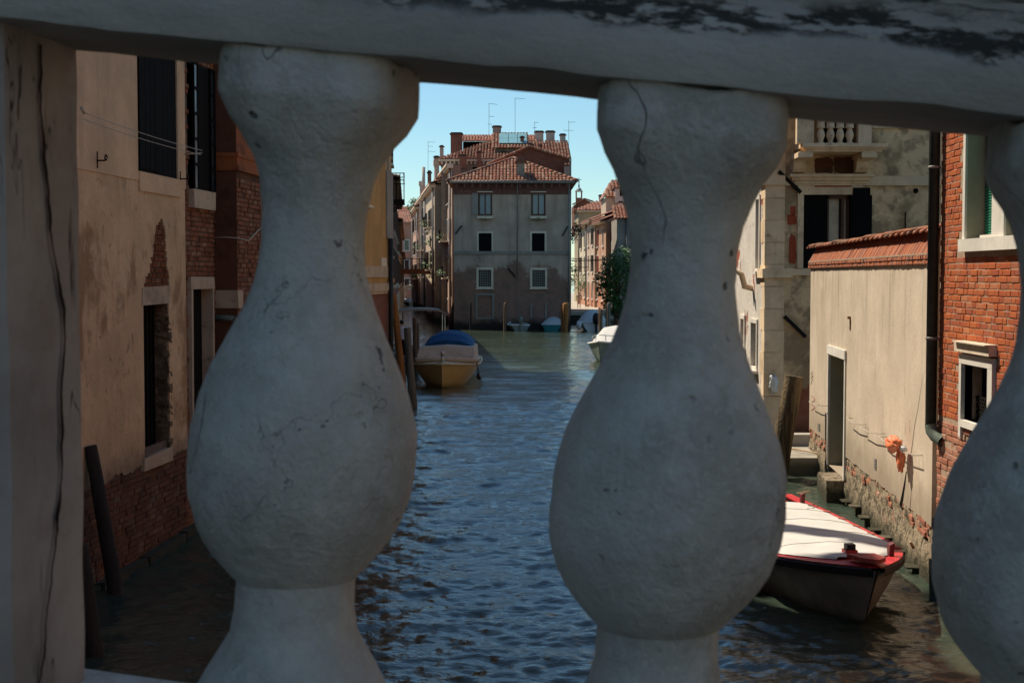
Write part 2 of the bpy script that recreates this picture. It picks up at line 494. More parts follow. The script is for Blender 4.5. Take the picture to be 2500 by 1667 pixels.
# ------------------------------------------------------------------ material set
def stone_fg(name):
    t = NT(name)
    base = t.mix(t.step(t.noise(5, 8, .66), .34, .66), (.36, .35, .305), (.53, .53, .48))
    base = t.mix(t.math('MULTIPLY', t.step(t.noise(17, 8, .72), .44, .64), .65), base, (.60, .605, .56))
    base = t.mix(t.math('MULTIPLY', t.step(t.noise(3.2, 6, .62), .56, .74), .38), base, (.30, .26, .21))
    base = t.mix(t.math('MULTIPLY', t.step(t.noise(75, 5, .7), .56, .72), .22), base, (.27, .255, .23))
    base = t.mix(t.math('MULTIPLY', t.step(t.noise(160, 3, .6), .56, .66), .4), base, (.58, .57, .53))
    pv = t.n.new('ShaderNodeTexVoronoi'); pv.feature = 'F1'; t.l.new(t.pos(), pv.inputs['Vector']); pv.inputs['Scale'].default_value = 46
    pits = t.math('MULTIPLY', t.step(t.math('ADD', pv.outputs['Distance'], t.math('MULTIPLY', t.noise(120, 3, .6), .35)), .36, .26), t.step(t.noise(9, 4, .6), .55, .63))
    spots = t.math('MULTIPLY', t.step(t.noise(38, 6, .7), .66, .71), t.step(t.noise(4.2, 3, .5), .52, .60))
    cr = t.math('MULTIPLY', t.cracks(2.6, .0026, .30, .47, (1.5, 1.5, .62)), t.step(t.noise(16, 4, .6), .35, .62))
    cr2 = t.cracks(6.0, .0030, .26, .55)
    dark = t.math('MAXIMUM', t.math('MAXIMUM', spots, pits), t.math('MAXIMUM', cr, t.math('MULTIPLY', cr2, .5)))
    col = t.mix(t.math('MULTIPLY', dark, .72), base, (.045, .041, .033))
    h = t.math('SUBTRACT', t.math('ADD', t.math('ADD', t.noise(9, 7, .66), t.math('MULTIPLY', t.noise(70, 5, .7), .45)), t.math('MULTIPLY', t.noise(220, 3, .6), .2)), t.math('MULTIPLY', dark, 1.1))
    return t.done(col, .88, h, .85, .010, .2)
def rail_stone(name):
    t = NT(name)
    base = t.mix(t.step(t.noise(6, 7, .62, stretch=(.5, 1, 1)), .3, .7), (.34, .33, .29), (.49, .485, .435))
    base = t.mix(t.math('MULTIPLY', t.step(t.noise(26, 6, .66, stretch=(.3, 1, 1.6)), .45, .7), .4), base, (.26, .25, .23))
    v = t.z()[2]
    wob = t.math('ADD', v, t.math('MULTIPLY', t.math('SUBTRACT', t.noise(11, 6, .7, stretch=(.8, 1, 1)), .5), .045))
    band = t.math('MULTIPLY', t.step(wob, .036, .046), t.step(wob, .076, .060))
    band2 = t.math('MULTIPLY', t.step(wob, .072, .084), t.step(wob, .118, .098))
    broken = t.step(t.noise(40, 8, .76, stretch=(.5, 1, 1.8)), .455, .515)
    broken2 = t.step(t.noise(34, 8, .76, stretch=(.22, 1, 2.4)), .47, .53)
    grow = t.step(t.z()[0], -.15, .25)
    m = t.math('MAXIMUM', t.math('MULTIPLY', band, broken), t.math('MULTIPLY', band2, broken2))
    lich = t.math('MULTIPLY', t.math('MAXIMUM', m, t.math('MULTIPLY', t.step(t.noise(48, 7, .74, stretch=(.3, 1, 1.8)), .56, .63), t.step(wob, .05, .07))), t.math('ADD', t.math('MULTIPLY', grow, .8), .2))
    edge = t.cracks(3.0, .003, .3, .60)
    col = t.mix(t.math('MULTIPLY', t.math('MAXIMUM', lich, edge), .93), base, (.016, .017, .015))
    h = t.math('SUBTRACT', t.math('ADD', t.noise(30, 8, .72, stretch=(.4, 1, 1)), t.math('MULTIPLY', t.noise(150, 4, .6), .3)), t.math('MULTIPLY', lich, .6))
    return t.done(col, .88, h, .7, .006, .25)
def pier_stone(name):
    t = NT(name)
    base = t.mix(t.step(t.noise(5, 7, .62), .3, .7), (.25, .23, .21), (.40, .385, .36))
    base = t.mix(t.math('MULTIPLY', t.step(t.noise(18, 6, .66), .5, .7), .4), base, (.22, .18, .15))
    st = t.math('MULTIPLY', t.step(t.noise(11, 6, .68, .25, (1.3, 1.3, .11)), .575, .63), t.step(t.noise(2.4, 3, .5, 0, (1, 1, .6)), .36, .5))
    cr = t.cracks(4.5, .014, .5, .5, (1.6, 1.6, .35))
    d = t.math('MAXIMUM', st, cr)
    col = t.mix(t.math('MULTIPLY', d, .92), base, (.018, .018, .016))
    return t.done(col, .88, t.math('SUBTRACT', t.noise(24, 7, .66), d), .5, .005, .25)

m_stone = stone_fg('weathered_istrian_stone')
m_rail = rail_stone('lichen_stained_rail_stone')
m_pier = pier_stone('streaked_pier_stone')
m_deck = plain('bridge_paving', (.075, .07, .065), .85, .2, 5)
m_beige = plaster('peeling_beige_plaster', (.67, .435, .245), [((.30, .165, .075), .6, .54, .62, .8, (1, 1, .55), .5), ((.78, .54, .33), 1.7, .56, .66, .5), ((.36, .215, .115), 5.5, .6, .68, .5, (1, 1, .8), .8)],
                  bump=.9, bs=6, bd=.03, streak=.3, zbands=[((.15, .11, .075), 1.35, 1.95, .7, .9)])
m_beige_low = plaster('smooth_beige_render', (.68, .455, .27), [((.3, .2, .13), .9, .58, .7, .6, (1, 1, .5))], bump=.5, bs=5, bd=.02, streak=.3)
m_rust = plaster('rust_orange_plaster', (.36, .105, .035), [((.16, .055, .025), 1.3, .45, .6, .85), ((.45, .17, .06), 3.5, .58, .68, .5)], bump=.9, bs=7, bd=.025, streak=.45)
m_rust_dark = plaster('dark_rust_plaster', (.135, .055, .03), [((.07, .035, .022), 1.6, .45, .62, .8)], bump=.8, bs=7, bd=.02, streak=.4)  # dark tone stands in for shade on the corner pilaster
m_yellow = plaster('ochre_plaster', (.48, .275, .095), [((.36, .2, .075), 1.1, .5, .66, .6), ((.42, .34, .24), .8, .66, .69, .9)], bump=.5, bs=7, bd=.015, streak=.35)
m_grey_strip = plaster('grey_render', (.29, .26, .22), [((.2, .17, .14), 1.5, .55, .7, .5)], streak=.3)
m_trim = plaster('limestone_trim', (.70, .58, .43), [((.36, .28, .19), 1.8, .55, .72, .5), ((.14, .11, .08), 4.5, .63, .72, .6)], bump=.5, bs=10, bd=.01, streak=.35)
m_trim_pal = plaster('warm_old_limestone', (.76, .575, .375), [((.40, .28, .17), 1.6, .52, .70, .55), ((.14, .10, .07), 4.5, .62, .72, .6)], bump=.6, bs=10, bd=.012, streak=.4)
m_trim_dim = plaster('dull_buff_stone', (.52, .385, .26), [((.27, .2, .13), 2.4, .5, .7, .6), ((.1, .08, .06), 6, .62, .72, .6)], bump=.8, bs=10, bd=.015, streak=.35)
m_trim_white = plaster('pale_painted_stone', (.68, .63, .55), [((.4, .34, .26), 2.2, .6, .75, .4)], bump=.35, bs=12, bd=.008, streak=.2)
m_wallbeige = plaster('sunlit_buff_render', (.56, .46, .345), [((.38, .30, .21), .7, .54, .72, .45, (1, 1, .45)), ((.63, .54, .42), 1.3, .58, .66, .55), ((.28, .21, .14), 7, .64, .70, .5), ((.38, .29, .2), 2.6, .6, .66, .45, (1, 1, .3), .4)], bump=.5, bs=14, bd=.014, var=.10, streak=.05, drips=((.22, .165, .11), 2.2, 4.4, .75), zbands=[((.22, .165, .11), .9, 1.7, .6, .9)])
m_buff_streak = plaster('streaked_buff_render', (.48, .39, .29), [((.2, .16, .12), 3.4, .56, .74, .6, (1.4, 1.4, .07))], bump=.3, bs=16, bd=.01, streak=.6)
m_base_stone = plaster('tide_stained_stone', (.40, .31, .205), [((.09, .07, .045), 6, .48, .58, .85), ((.54, .44, .31), 16, .54, .62, .7), ((.07, .055, .035), 30, .55, .62, .7), ((.36, .13, .075), 2.4, .62, .7, .6)], bump=1.0, bs=22, bd=.06, streak=.2,
                       zbands=[((.035, .035, .018), .10, .42, .9, .5)])
m_mortar = plain('lime_mortar', (.36, .25, .17), .92, .2, 12, bump=.6, bs=70, bd=.006)
m_mortar_dark = plain('dirty_mortar', (.14, .10, .075), .92, .3, 9, bump=.6, bs=60, bd=.006)
m_brick = bricks_mat('orange_red_brick', [(0, (.40, .10, .035)), (.35, (.46, .125, .04)), (.7, (.36, .08, .033)), (.88, (.30, .085, .05)), (1, (.52, .2, .09))], (.42, .22, .13))
m_brick_dark = bricks_mat('sooty_brick', [(0, (.12, .048, .027)), (.4, (.17, .068, .036)), (.75, (.085, .042, .028)), (1, (.22, .125, .07))], (.085, .065, .045))
m_brick_old = bricks_mat('weathered_brick', [(0, (.21, .072, .038)), (.4, (.28, .098, .046)), (.75, (.14, .058, .036)), (1, (.36, .19, .11))], (.22, .14, .09))
m_brick_pale = bricks_mat('salt_bleached_brick', [(0, (.36, .12, .06)), (.4, (.42, .2, .13)), (.75, (.3, .1, .06)), (1, (.5, .36, .27))], (.45, .36, .28))
m_cope = bricks_mat('coping_brick', [(0, (.40, .12, .055)), (.4, (.46, .165, .08)), (.75, (.32, .13, .085)), (1, (.24, .14, .115))], (.3, .16, .11))
m_tile = bricks_mat('barrel_roof_tile', [(0, (.27, .095, .055)), (.3, (.34, .15, .095)), (.6, (.19, .08, .052)), (.82, (.44, .28, .2)), (1, (.12, .075, .058))], (.16, .12, .09))
m_tile_pink = bricks_mat('pink_roof_tile', [(0, (.50, .2, .13)), (.3, (.56, .28, .19)), (.6, (.36, .16, .11)), (.82, (.6, .38, .3)), (1, (.25, .14, .11))], (.3, .2, .16))
m_cope_tile = bricks_mat('coping_tile', [(0, (.55, .22, .14)), (.35, (.6, .28, .19)), (.55, (.26, .17, .12)), (.8, (.32, .2, .13)), (1, (.5, .2, .1))], (.25, .17, .12))
m_roofdark = plain('roof_underlay', (.07, .045, .035), .95, .3, 8)
m_black = plain('near_black_paint', (.006, .006, .006), .8, .3, 8, .08)
m_iron = plain('dark_iron', (.016, .013, .011), .8, .4, 20, .15)
m_dkgreen = plain('black_green_shutter', (.008, .013, .010), .7, .3, 9, .12)
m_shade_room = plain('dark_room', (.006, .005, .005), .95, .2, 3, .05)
m_wood_door = plain('dark_door_boards', (.010, .008, .006), .85, .4, 12, .1)
m_green = plain('green_rolling_shutter', (.035, .23, .15), .55, .14, 10, .3)
m_pipe = plain('black_green_downpipe', (.018, .022, .019), .6, .4, 9, .35)
m_pipe_end = plain('faded_green_pipe', (.12, .15, .12), .7, .3, 14, .3)
m_zinc = plain('grey_zinc', (.2, .18, .16), .5, .2, 8, .4)
m_brownframe = plain('brown_window_frame', (.085, .04, .022), .6, .25, 12)
m_curtain = plain('cream_curtain', (.52, .45, .34), .9, .15, 5)
m_white = plain('white_paint', (.74, .72, .68), .5, .06, 5, .4)
m_canvas = plain('white_canvas_cover', (.55, .53, .49), .8, .06, 3, .2, bump=.35, bs=5, bd=.03)
m_canvas2 = plain('beige_canvas', (.56, .47, .36), .85, .1, 4, .2, bump=.3, bs=8, bd=.02)
m_blue = plain('blue_canvas', (.006, .075, .21), .75, .2, 2.5, .25, bump=.3, bs=4, bd=.03)
m_red = plain('red_boat_paint', (.48, .025, .03), .45, .25, 6, .45)
m_redbrown = plain('faded_red_wood', (.33, .06, .045), .7, .3, 14, .3)
m_yboat = plain('ochre_boat_paint', (.60, .44, .17), .45, .1, 3, .45)
m_ydeck = plain('cream_yellow_deck', (.64, .53, .29), .6, .1, 3, .4)
m_hulldark = plain('dark_grey_hull', (.21, .185, .15), .6, .3, 3, .3)
m_hullgrey = plain('grey_hull', (.32, .27, .22), .6, .2, 3, .35)
m_hullgreen = plain('grey_green_hull', (.2, .235, .2), .5, .2, 3, .4)
m_teal = plain('teal_hull', (.01, .20, .19), .5, .15, 3, .4)
m_rope = plain('rope', (.45, .33, .2), .9, .3, 40)
m_rubber = plain('black_rubber', (.012, .012, .013), .55, .2, 8, .35)
m_chrome = plain('dull_steel', (.5, .48, .45), .35, .15, 8, .5, metal=.8)
m_orange_bag = plain('orange_plastic_bag', (.72, .20, .085), .4, .18, 9, .4, bump=.5, bs=22, bd=.02)
m_clear_bag = plain('clear_plastic_bag', (.62, .62, .6), .25, .15, 9, .5, bump=.5, bs=22, bd=.02)
m_post = plaster('weathered_mooring_post', (.20, .125, .075), [((.08, .05, .032), 5, .45, .62, .8, (1.5, 1.5, .1))], bump=1.0, bs=18, bd=.02, streak=.5)
m_post_dark = plaster('tarred_post', (.035, .03, .026), [((.07, .055, .04), 5, .5, .65, .8, (1.5, 1.5, .1))], bump=1.0, bs=18, bd=.02, streak=.4)
m_post_orange = plaster('rusty_orange_post', (.36, .15, .045), [((.12, .06, .03), 4, .48, .62, .8, (1.5, 1.5, .1))], bump=.9, bs=14, bd=.02, streak=.5)
m_post_grey = plaster('grey_post', (.17, .145, .12), [((.08, .065, .05), 5, .45, .62, .8, (1.5, 1.5, .1))], bump=.9, bs=18, bd=.02, streak=.5)
m_log = plaster('mossy_log', (.22, .155, .085), [((.05, .035, .02), 6, .42, .58, .9, (1.6, 1.6, .1))], bump=1.0, bs=16, bd=.05, streak=.5)
m_quay = plaster('quay_stone', (.44, .39, .32), [((.2, .17, .12), 2.5, .55, .7, .6)], streak=.2, zbands=[((.05, .05, .03), .15, .5, .85, .3)])
m_copper = plain('pale_lead_dome', (.30, .36, .37), .6, .15, 4)
m_solar = plain('pale_skylight_glass', (.19, .36, .38), .12, .08, 2, .6, bump=0)
m_skin = plain('skin', (.50, .27, .18), .6, .08, 8)
m_dress = plain('pale_clothes', (.55, .40, .33), .85, .1, 8)
m_shirt = plain('white_shirt', (.60, .62, .66), .85, .1, 8)
m_dark_cloth = plain('dark_cloth', (.015, .015, .018), .9, .2, 8)
m_hair = plain('dark_hair', (.012, .009, .008), .6, .2, 20)
m_dogfur = plain('red_brown_fur', (.26, .1, .05), .9, .2, 20)
m_cable = plain('pale_cable', (.45, .38, .3), .7, .1, 10)

def glass_mat(name, c, rough=.06):
    t = NT(name); t.b.inputs['IOR'].default_value = 1.5
    return t.done(t.mix(t.noise(3, 2), sc(c, .8), sc(c, 1.2)), rough, t.noise(1.4, 2), .06, .02, .6)
m_glass = glass_mat('window_glass', (.03, .04, .045))
m_glass_pale = glass_mat('pale_glass', (.20, .25, .26), .15)  # paler base colour; on the brick house it paints the lit pane

def leaf_mat(name, a, b, c):
    t = NT(name)
    col = t.ramp(t.rnd(), [(0, a), (.5, b), (1, c)])
    m = t.done(col, .55, None, spec=.35)
    t.b.inputs['Subsurface Weight'].default_value = 0.0
    return m
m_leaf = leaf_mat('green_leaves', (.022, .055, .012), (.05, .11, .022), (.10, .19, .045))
m_leaf_olive = leaf_mat('olive_leaves', (.04, .055, .015), (.09, .11, .03), (.17, .19, .06))

# central house: grey render above, bare brick low down
def central_mat():
    t = NT('grey_render_over_brick')
    c = (.46, .345, .255)
    col = t.mix(t.step(t.noise(.5, 6, .62), .3, .7), sc(c, .8), sc(c, 1.18))
    st = t.step(t.noise(1.3, 5, .65, 0, (1.6, 1.6, .1)), .5, .72)
    col = t.mix(t.math('MULTIPLY', st, .4), col, (.2, .135, .095))
    col = t.mix(t.math('MULTIPLY', t.step(t.noise(2.6, 6, .7), .55, .7), .3), col, (.53, .385, .275))
    # brick
    sep = t.z(); cmb = t.n.new('ShaderNodeCombineXYZ')
    t.l.new(sep[0], cmb.inputs[0]); t.l.new(sep[2], cmb.inputs[1])
    br = t.n.new('ShaderNodeTexBrick'); t.l.new(cmb.outputs[0], br.inputs[0])
    br.inputs['Scale'].default_value = 1.0; br.inputs['Brick Width'].default_value = .27; br.inputs['Row Height'].default_value = .085
    br.inputs['Mortar Size'].default_value = .010; br.inputs['Mortar Smooth'].default_value = .3
    br.inputs['Color1'].default_value = (.32, .125, .075, 1); br.inputs['Color2'].default_value = (.21, .09, .06, 1); br.inputs['Mortar'].default_value = (.27, .21, .165, 1)
    bcol = t.mix(t.math('MULTIPLY', t.step(t.noise(1.2, 6, .7), .45, .65), .75), br.outputs['Color'], (.13, .085, .062))
    bcol = t.mix(t.math('MULTIPLY', t.step(t.noise(3.2, 6, .7), .58, .68), .6), bcol, (.25, .2, .165))
    z = t.math('ADD', sep[2], t.math('MULTIPLY', t.math('SUBTRACT', t.noise(.5, 9, .68), .5), 7.0))
    m = t.math('MULTIPLY', t.step(z, 5.0, 4.3), .82)
    col = t.mix(m, col, bcol)
    z2 = t.math('ADD', sep[2], t.math('MULTIPLY', t.math('SUBTRACT', t.noise(.9, 5, .6), .5), 1.2))
    col = t.mix(t.math('MULTIPLY', t.step(z2, 1.0, .3), .9), col, (.022, .018, .014))
    h = t.math('SUBTRACT', t.noise(6, 6, .66), t.math('MULTIPLY', m, t.math('ADD', br.outputs['Fac'], .6)))
    return t.done(col, .9, h, .6, .03, .25)
m_central = central_mat()

def facade(name, c, c2, low=None, zl=2.5):
    zb = [((.03, .027, .018), .2, .8, .9, .5)]
    if low: zb = [(low, zl, zl + .6, .85, 2.0)] + zb
    return plaster(name, c, [(c2, .7, .52, .66, .7), (sc(c2, .5), 2.6, .6, .72, .5)], streak=.35, bs=5, bd=.02, zbands=zb)

# ------------------------------------------------------------------ water
def water_mat():
    t = NT('canal_water')
    t.b.inputs['IOR'].default_value = 1.42
    n1 = t.noise(3.4, 4, .6, .4, (1, 1.5, 1), off=False)
    n2 = t.noise(11, 4, .6, .3, (1, 1.6, 1), off=False)
    h = t.math('ADD', n1, t.math('MULTIPLY', n2, .35))
    col = t.mix(t.step(t.noise(.12, 3, .5, off=False), .35, .65), (.036, .053, .039), (.050, .069, .045))
    return t.done(col, .025, h, .38, .06, .5)
m_water = water_mat()
ys = np.concatenate([np.linspace(-400, -12, 8), np.linspace(-8, 7, 16), 7.5 * np.exp(np.linspace(0, math.log(46 / 7.5), 640)), 46 * np.exp(np.linspace(0, math.log(240 / 46.), 260))[1:], np.array([300., 500, 900, 1500])])
xs = np.concatenate([np.array([-900., -400, -150, -60, -30, -20]), np.concatenate([np.linspace(-13, -6.1, 60), np.linspace(-6, 6, 440), np.linspace(6.1, 13, 60)]), np.array([20., 30, 60, 150, 400, 900])])
X, Yg = np.meshgrid(xs, ys)
rs = np.random.RandomState(5)
Z = np.zeros_like(X)
cell = np.maximum(np.gradient(ys)[:, None] * np.ones_like(X), np.gradient(xs)[None, :] * np.ones_like(X))
warp = 0.9 * np.sin(X * .21 + Yg * .13) + .7 * np.sin(X * .11 - Yg * .31 + 1.3)
for i in range(110):
    lam = .15 * (2.6 / .15) ** rs.rand()
    th = rs.normal(math.pi / 2, .85)
    k = 2 * math.pi / lam
    amp = .0036 * lam ** .72 * rs.uniform(.4, 1.3)
    fade = np.clip((lam / (2.6 * cell)) - .6, 0, 1)
    ph = k * (X * math.cos(th) + Yg * math.sin(th)) + rs.rand() * 6.28 + warp * rs.uniform(-1.5, 1.5)
    s_ = np.sin(ph)
    Z += amp * fade * (s_ + .25 * np.cos(2 * ph))
gust = .55 + .45 * np.sin(X * .35 + Yg * .22 + np.sin(Yg * .17) * 2) * np.sin(Yg * .29 - X * .2)
Z *= .72 + .38 * gust
# a boat's wake crossing close under the bridge
wk = np.exp(-((Yg - 10.6 - .22 * np.sin(X * 1.1 + 1)) / .30) ** 2) * np.clip(1 - np.abs(X + 1.0) / 4.5, 0, 1)
Z += .055 * wk
ny, nx = X.shape
co = np.stack([X, Yg, Z], -1).reshape(-1, 3)
idx = np.arange(ny * nx).reshape(ny, nx)
quads = np.stack([idx[:-1, :-1], idx[:-1, 1:], idx[1:, 1:], idx[1:, :-1]], -1).reshape(-1, 4)
wme = bpy.data.meshes.new('water')
wme.vertices.add(len(co)); wme.vertices.foreach_set('co', co.ravel().astype(np.float32))
wme.loops.add(quads.size); wme.loops.foreach_set('vertex_index', quads.ravel().astype(np.int32))
wme.polygons.add(len(quads)); wme.polygons.foreach_set('loop_start', (np.arange(len(quads)) * 4).astype(np.int32))
wme.polygons.foreach_set('use_smooth', [True] * len(quads))
wme.update(); wme.validate()
wme.materials.append(m_water)
water = struct(bpy.data.objects.new('water', wme)); COL.objects.link(water)

# ------------------------------------------------------------------ bridge and its balustrade
ang = math.atan2(-.043, .3038)
BU = Vector((math.cos(ang), math.sin(ang), 0)); BV = Vector((-math.sin(ang), math.cos(ang), 0))
SLOPE = -math.tan(R(5.6)); LEAN = math.tan(R(3.5))
B0 = Vector((-.1826, 1.168, 3.945))          # belly foot of the baluster left of the gap
def bl(u, v, s, lean=True):
    """balustrade point: u along rail from first baluster, v away from the viewer, s above the belly foot line"""
    return B0 + BU * (u + (s * LEAN if lean else 0)) + BV * v + Vector((0, 0, s + u * SLOPE))
PITCHB = .3055
mb = MB()
mb.hexa([bl(-9, -2.6, -.72), bl(9, -2.6, -.72), bl(9, .22, -.72), bl(-9, .22, -.72), bl(-9, -2.6, -.34), bl(9, -2.6, -.34), bl(9, .22, -.34), bl(-9, .22, -.34)])
struct(mb.build('bridge_deck', m_deck))

balus = thing('stone_balustrade', 'weathered white stone bridge balustrade across the foreground', 'balustrade', bl(0, 0, -.11))
bloc = balus.location.copy()
def rel(p): return Vector(p) - bloc
prof = [(.084, -.140), (.088, -.128), (.088, -.112), (.084, -.100), (.079, -.090), (.0731, -.079), (.0635, -.0635), (.0533, -.045), (.0503, -.0265), (.0496, -.005), (.0500, .0005), (.0545, .0045), (.0600, .0105), (.0706, .0228), (.0790, .0350), (.0854, .0475), (.0931, .072), (.0952, .0968), (.0936, .1276), (.0866, .1585), (.0771, .183), (.066, .2078), (.0548, .2325), (.0484, .251), (.0443, .2695), (.0420, .288), (.0424, .3126), (.0462, .3373), (.0515, .3558), (.0594, .3743), (.0672, .3866), (.0722, .400), (.0736, .4035), (.0738, .432), (.0730, .440), (.0705, .442)]
RSLOPE = -math.tan(R(6.4))
def rail_s(u): return .433 + (RSLOPE - SLOPE) * (u - .08)     # height of the rail's underside above the belly foot line
def make_baluster(u, seed):
    mb = MB(); n = 64; rnd = random.Random(seed); ks = (rail_s(u) - .0005) / .442
    # finer rings
    pr = []
    for i in range(len(prof) - 1):
        (r0, z0), (r1, z1) = prof[i], prof[i + 1]
        k = max(1, int(abs(z1 - z0) / .007))
        for j in range(k): pr.append((r0 + (r1 - r0) * j / k, z0 + (z1 - z0) * j / k))
    pr.append(prof[-1])
    rings = []
    for (r_, s_) in pr:
        e = 2 + 2.2 * max(0, min(1, (s_ - .355) / .05))
        ring = []
        for k in range(n):
            a = 2 * math.pi * (k + .5) / n; ca, sa = math.cos(a), math.sin(a)
            q = (abs(ca) ** e + abs(sa) ** e) ** (-1 / e)
            nz = mnoise.noise(Vector((ca * 1.6 + seed * 7, sa * 1.6, s_ * 16))) * .0022 + mnoise.noise(Vector((ca * 5 + seed, sa * 5, s_ * 55))) * .0008
            if s_ > .432: nz += -.004 * max(0, mnoise.noise(Vector((ca * 3 + seed, sa * 3, 2.2))))
            rr = r_ * q + nz
            dz = -.010 * max(0, mnoise.noise(Vector((ca * 2.5 + seed * 3, sa * 2.5, 5)))) if s_ > .438 else 0
            sz = (s_ + dz) * (ks if s_ > 0 else 1); kt = max(0, s_ / .45)
            ring.append(rel(bl(u + rr * ca, rr * sa, sz)) + Vector((0, 0, rr * ca * (RSLOPE * kt - SLOPE))))
        rings.append(ring)
    mb.loft(rings, True, True, True)
    return mb.build('baluster', m_stone, balus, smooth=True, ang=32)
for i, u in enumerate((0, PITCHB, 2 * PITCHB, 3 * PITCHB)): make_baluster(u, 11 + i * 5)
# rail: swept profile with chipped, uneven front edge
mb = MB(); rp = [(-.078, .0), (-.0805, .006), (-.0815, .022), (-.081, .044), (-.077, .049), (-.068, .062), (-.066, .085), (-.069, .098), (-.062, .118), (-.03, .128), (.03, .128), (.06, .118), (.066, .09), (.070, .06), (.080, .045), (.080, .006), (.078, .0)]
rings = []
for i in range(181):
    u = -1.1 + 2.4 * i / 180
    ring = []
    for j, (v, s) in enumerate(rp):
        ch = mnoise.noise(Vector((u * 13, j * .35, 4))) * .0018 + mnoise.noise(Vector((u * 46, j * .6, 9))) * .0008
        if j in (0, 1): ch += .005 * max(0, mnoise.noise(Vector((u * 9, 1, 3))) - .25)
        ring.append(Vector((u, v * (1 + ch * 4), s + ch * .8 + (max(0, mnoise.noise(Vector((u * 7, 2, 7))) - .3) * .012 if j < 2 else 0))))
    rings.append(ring)
mb.loft(rings, True, True, True)
rail = mb.build('rail', m_rail, balus, smooth=True, ang=40)
o_ = rel(bl(0, 0, rail_s(0), False))
al_ = math.atan(RSLOPE); ex_ = BU * math.cos(al_) + Vector((0, 0, math.sin(al_))); ez_ = ex_.cross(BV)
rail.matrix_local = Matrix(((ex_.x, BV.x, ez_.x, o_.x), (ex_.y, BV.y, ez_.y, o_.y), (ex_.z, BV.z, ez_.z, o_.z), (0, 0, 0, 1)))
# pier at the left end, chamfered corner
mb = MB()
def pier_ring(s, grow=0.0):
    a, h, c = -.226 + grow, .086 + grow, .03
    pts = [(a - .30, -h), (a - c, -h), (a, -h + c), (a, h - .01), (a - .01, h), (a - .30, h)]
    return [rel(bl(u, v, s, False) - Vector((0, 0, (u - a) * SLOPE))) for u, v in pts]
rings = []
for i in range(60):
    s = -.14 + i * .0110
    rings.append([p + Vector((mnoise.noise(p * 14) * .0018, mnoise.noise(p * 14 + Vector((5, 0, 0))) * .0018, 0)) for p in pier_ring(s, .004 if s > .45 else 0)])
mb.loft(rings, True, True, True)
mb.build('pier', m_pier, balus, smooth=True, ang=35)
mb = MB(); rdc = random.Random(3)      # long black crack down the inner face of the pier
pv_ = .004; prevp = None
for i in range(90):
    s = .43 - i * .0063; pv_ += rdc.uniform(-.0022, .0022) + .00004 * i * (1 if i < 40 else -.6); wv = .0012 + .0030 * max(0, mnoise.noise(Vector((i * .16, 3, 1))) + .35) * (1 if i < 66 else .4)
    q = [rel(bl(-.2256, pv_ - wv, s, False) - Vector((0, 0, .0))), rel(bl(-.2256, pv_ + wv, s, False))]
    q = [p + BU * .0022 for p in q]
    if prevp: mb.quad(prevp[0], prevp[1], q[1], q[0])
    prevp = q
mb.build('crack', m_black, balus)
mb = MB()
mb.hexa([rel(p) for p in (bl(-1.2, -.105, -.33), bl(1.4, -.105, -.33), bl(1.4, .105, -.33), bl(-1.2, .105, -.33), bl(-1.2, -.105, -.140), bl(1.4, -.105, -.140), bl(1.4, .105, -.140), bl(-1.2, .105, -.140))])
mb.build('plinth', m_stone, balus)
# ------------------------------------------------------------------ left bank
frL = Fr(-5.37, 20.97, .08, 1.0, 1)
def ly(y): return (y - 20.97) * math.sqrt(1 + .08 ** 2)
ROOF_L = 13.6; ROOF_A = 18.2; ROOF_B = 16.8  # A and B raised out of view so their shadow covers the near water
def simple_roof(par, fr, u0, u1, z, depth, mat=None, over=.35, rise=1.2, name='roof', seed=1, tiles=True):
    mb = MB(); P = fr.P
    hd = depth / 2
    V = (P(0, z + rise, -hd) - P(0, z, over)); L = V.length
    if tiles:
        roof_plane(mb, P(u0 - .2, z, over), fr.u, V, u1 - u0 + .4, lambda u: L, seed=seed)
        V2 = (P(0, z + rise, -hd) - P(0, z, -depth - over))
    mb.cur = .75
    a, b = u0 - .2, u1 + .2
    mb.quad(P(a, z, over), P(b, z, over), P(b, z + rise, -hd), P(a, z + rise, -hd))
    mb.quad(P(a, z, -depth - over), P(b, z, -depth - over), P(b, z + rise, -hd), P(a, z + rise, -hd))
    mb.tri(P(a + .2, z, 0), P(a + .2, z + rise, -hd), P(a + .2, z, -depth)); mb.tri(P(b - .2, z, 0), P(b - .2, z + rise, -hd), P(b - .2, z, -depth))
    mb.quad(P(a, z - .1, over), P(b, z - .1, over), P(b, z - .1, -.1), P(a, z - .1, -.1))
    mb.quad(P(a, z - .1, over), P(b, z - .1, over), P(b, z, over), P(a, z, over))
    return W_(mb, name, mat or m_tile, par, recalc=False)

# --- house A: peeling beige plaster over brick
hA = thing('beige_house', 'tall peeling beige house on the left bank with brick showing at the water', 'house', frL.P(-8, 0, -4))
uA0, uA1 = ly(11.5), frL.hit(455, 800)[0]
zg = frL.hit(282, 430)[1]; zb = 1.40
big = frL.uz(341, 150, 431, 428); big = (big[0], big[1], big[2], big[3] + 1.1)
low = frL.uz(352, 742, 414, 1105)
up2 = (ly(14.2), ly(15.2), 5.6, 7.6); dn2 = (ly(14.2), ly(15.1), 2.0, 3.7)
patch = []
edgeL = ((535, 391), (560, 381), (600, 375), (645, 368), (672, 362), (684, 352), (706, 350)); edgeR = ((535, 394), (548, 401), (585, 404), (640, 408), (660, 411), (706, 413))
def lerp_t(tab, y):
    for (ya, xa), (yb, xb) in zip(tab, tab[1:]):
        if ya <= y <= yb: return xa + (xb - xa) * (y - ya) / (yb - ya)
    return tab[-1][1]
rdp = random.Random(6); npz = 22
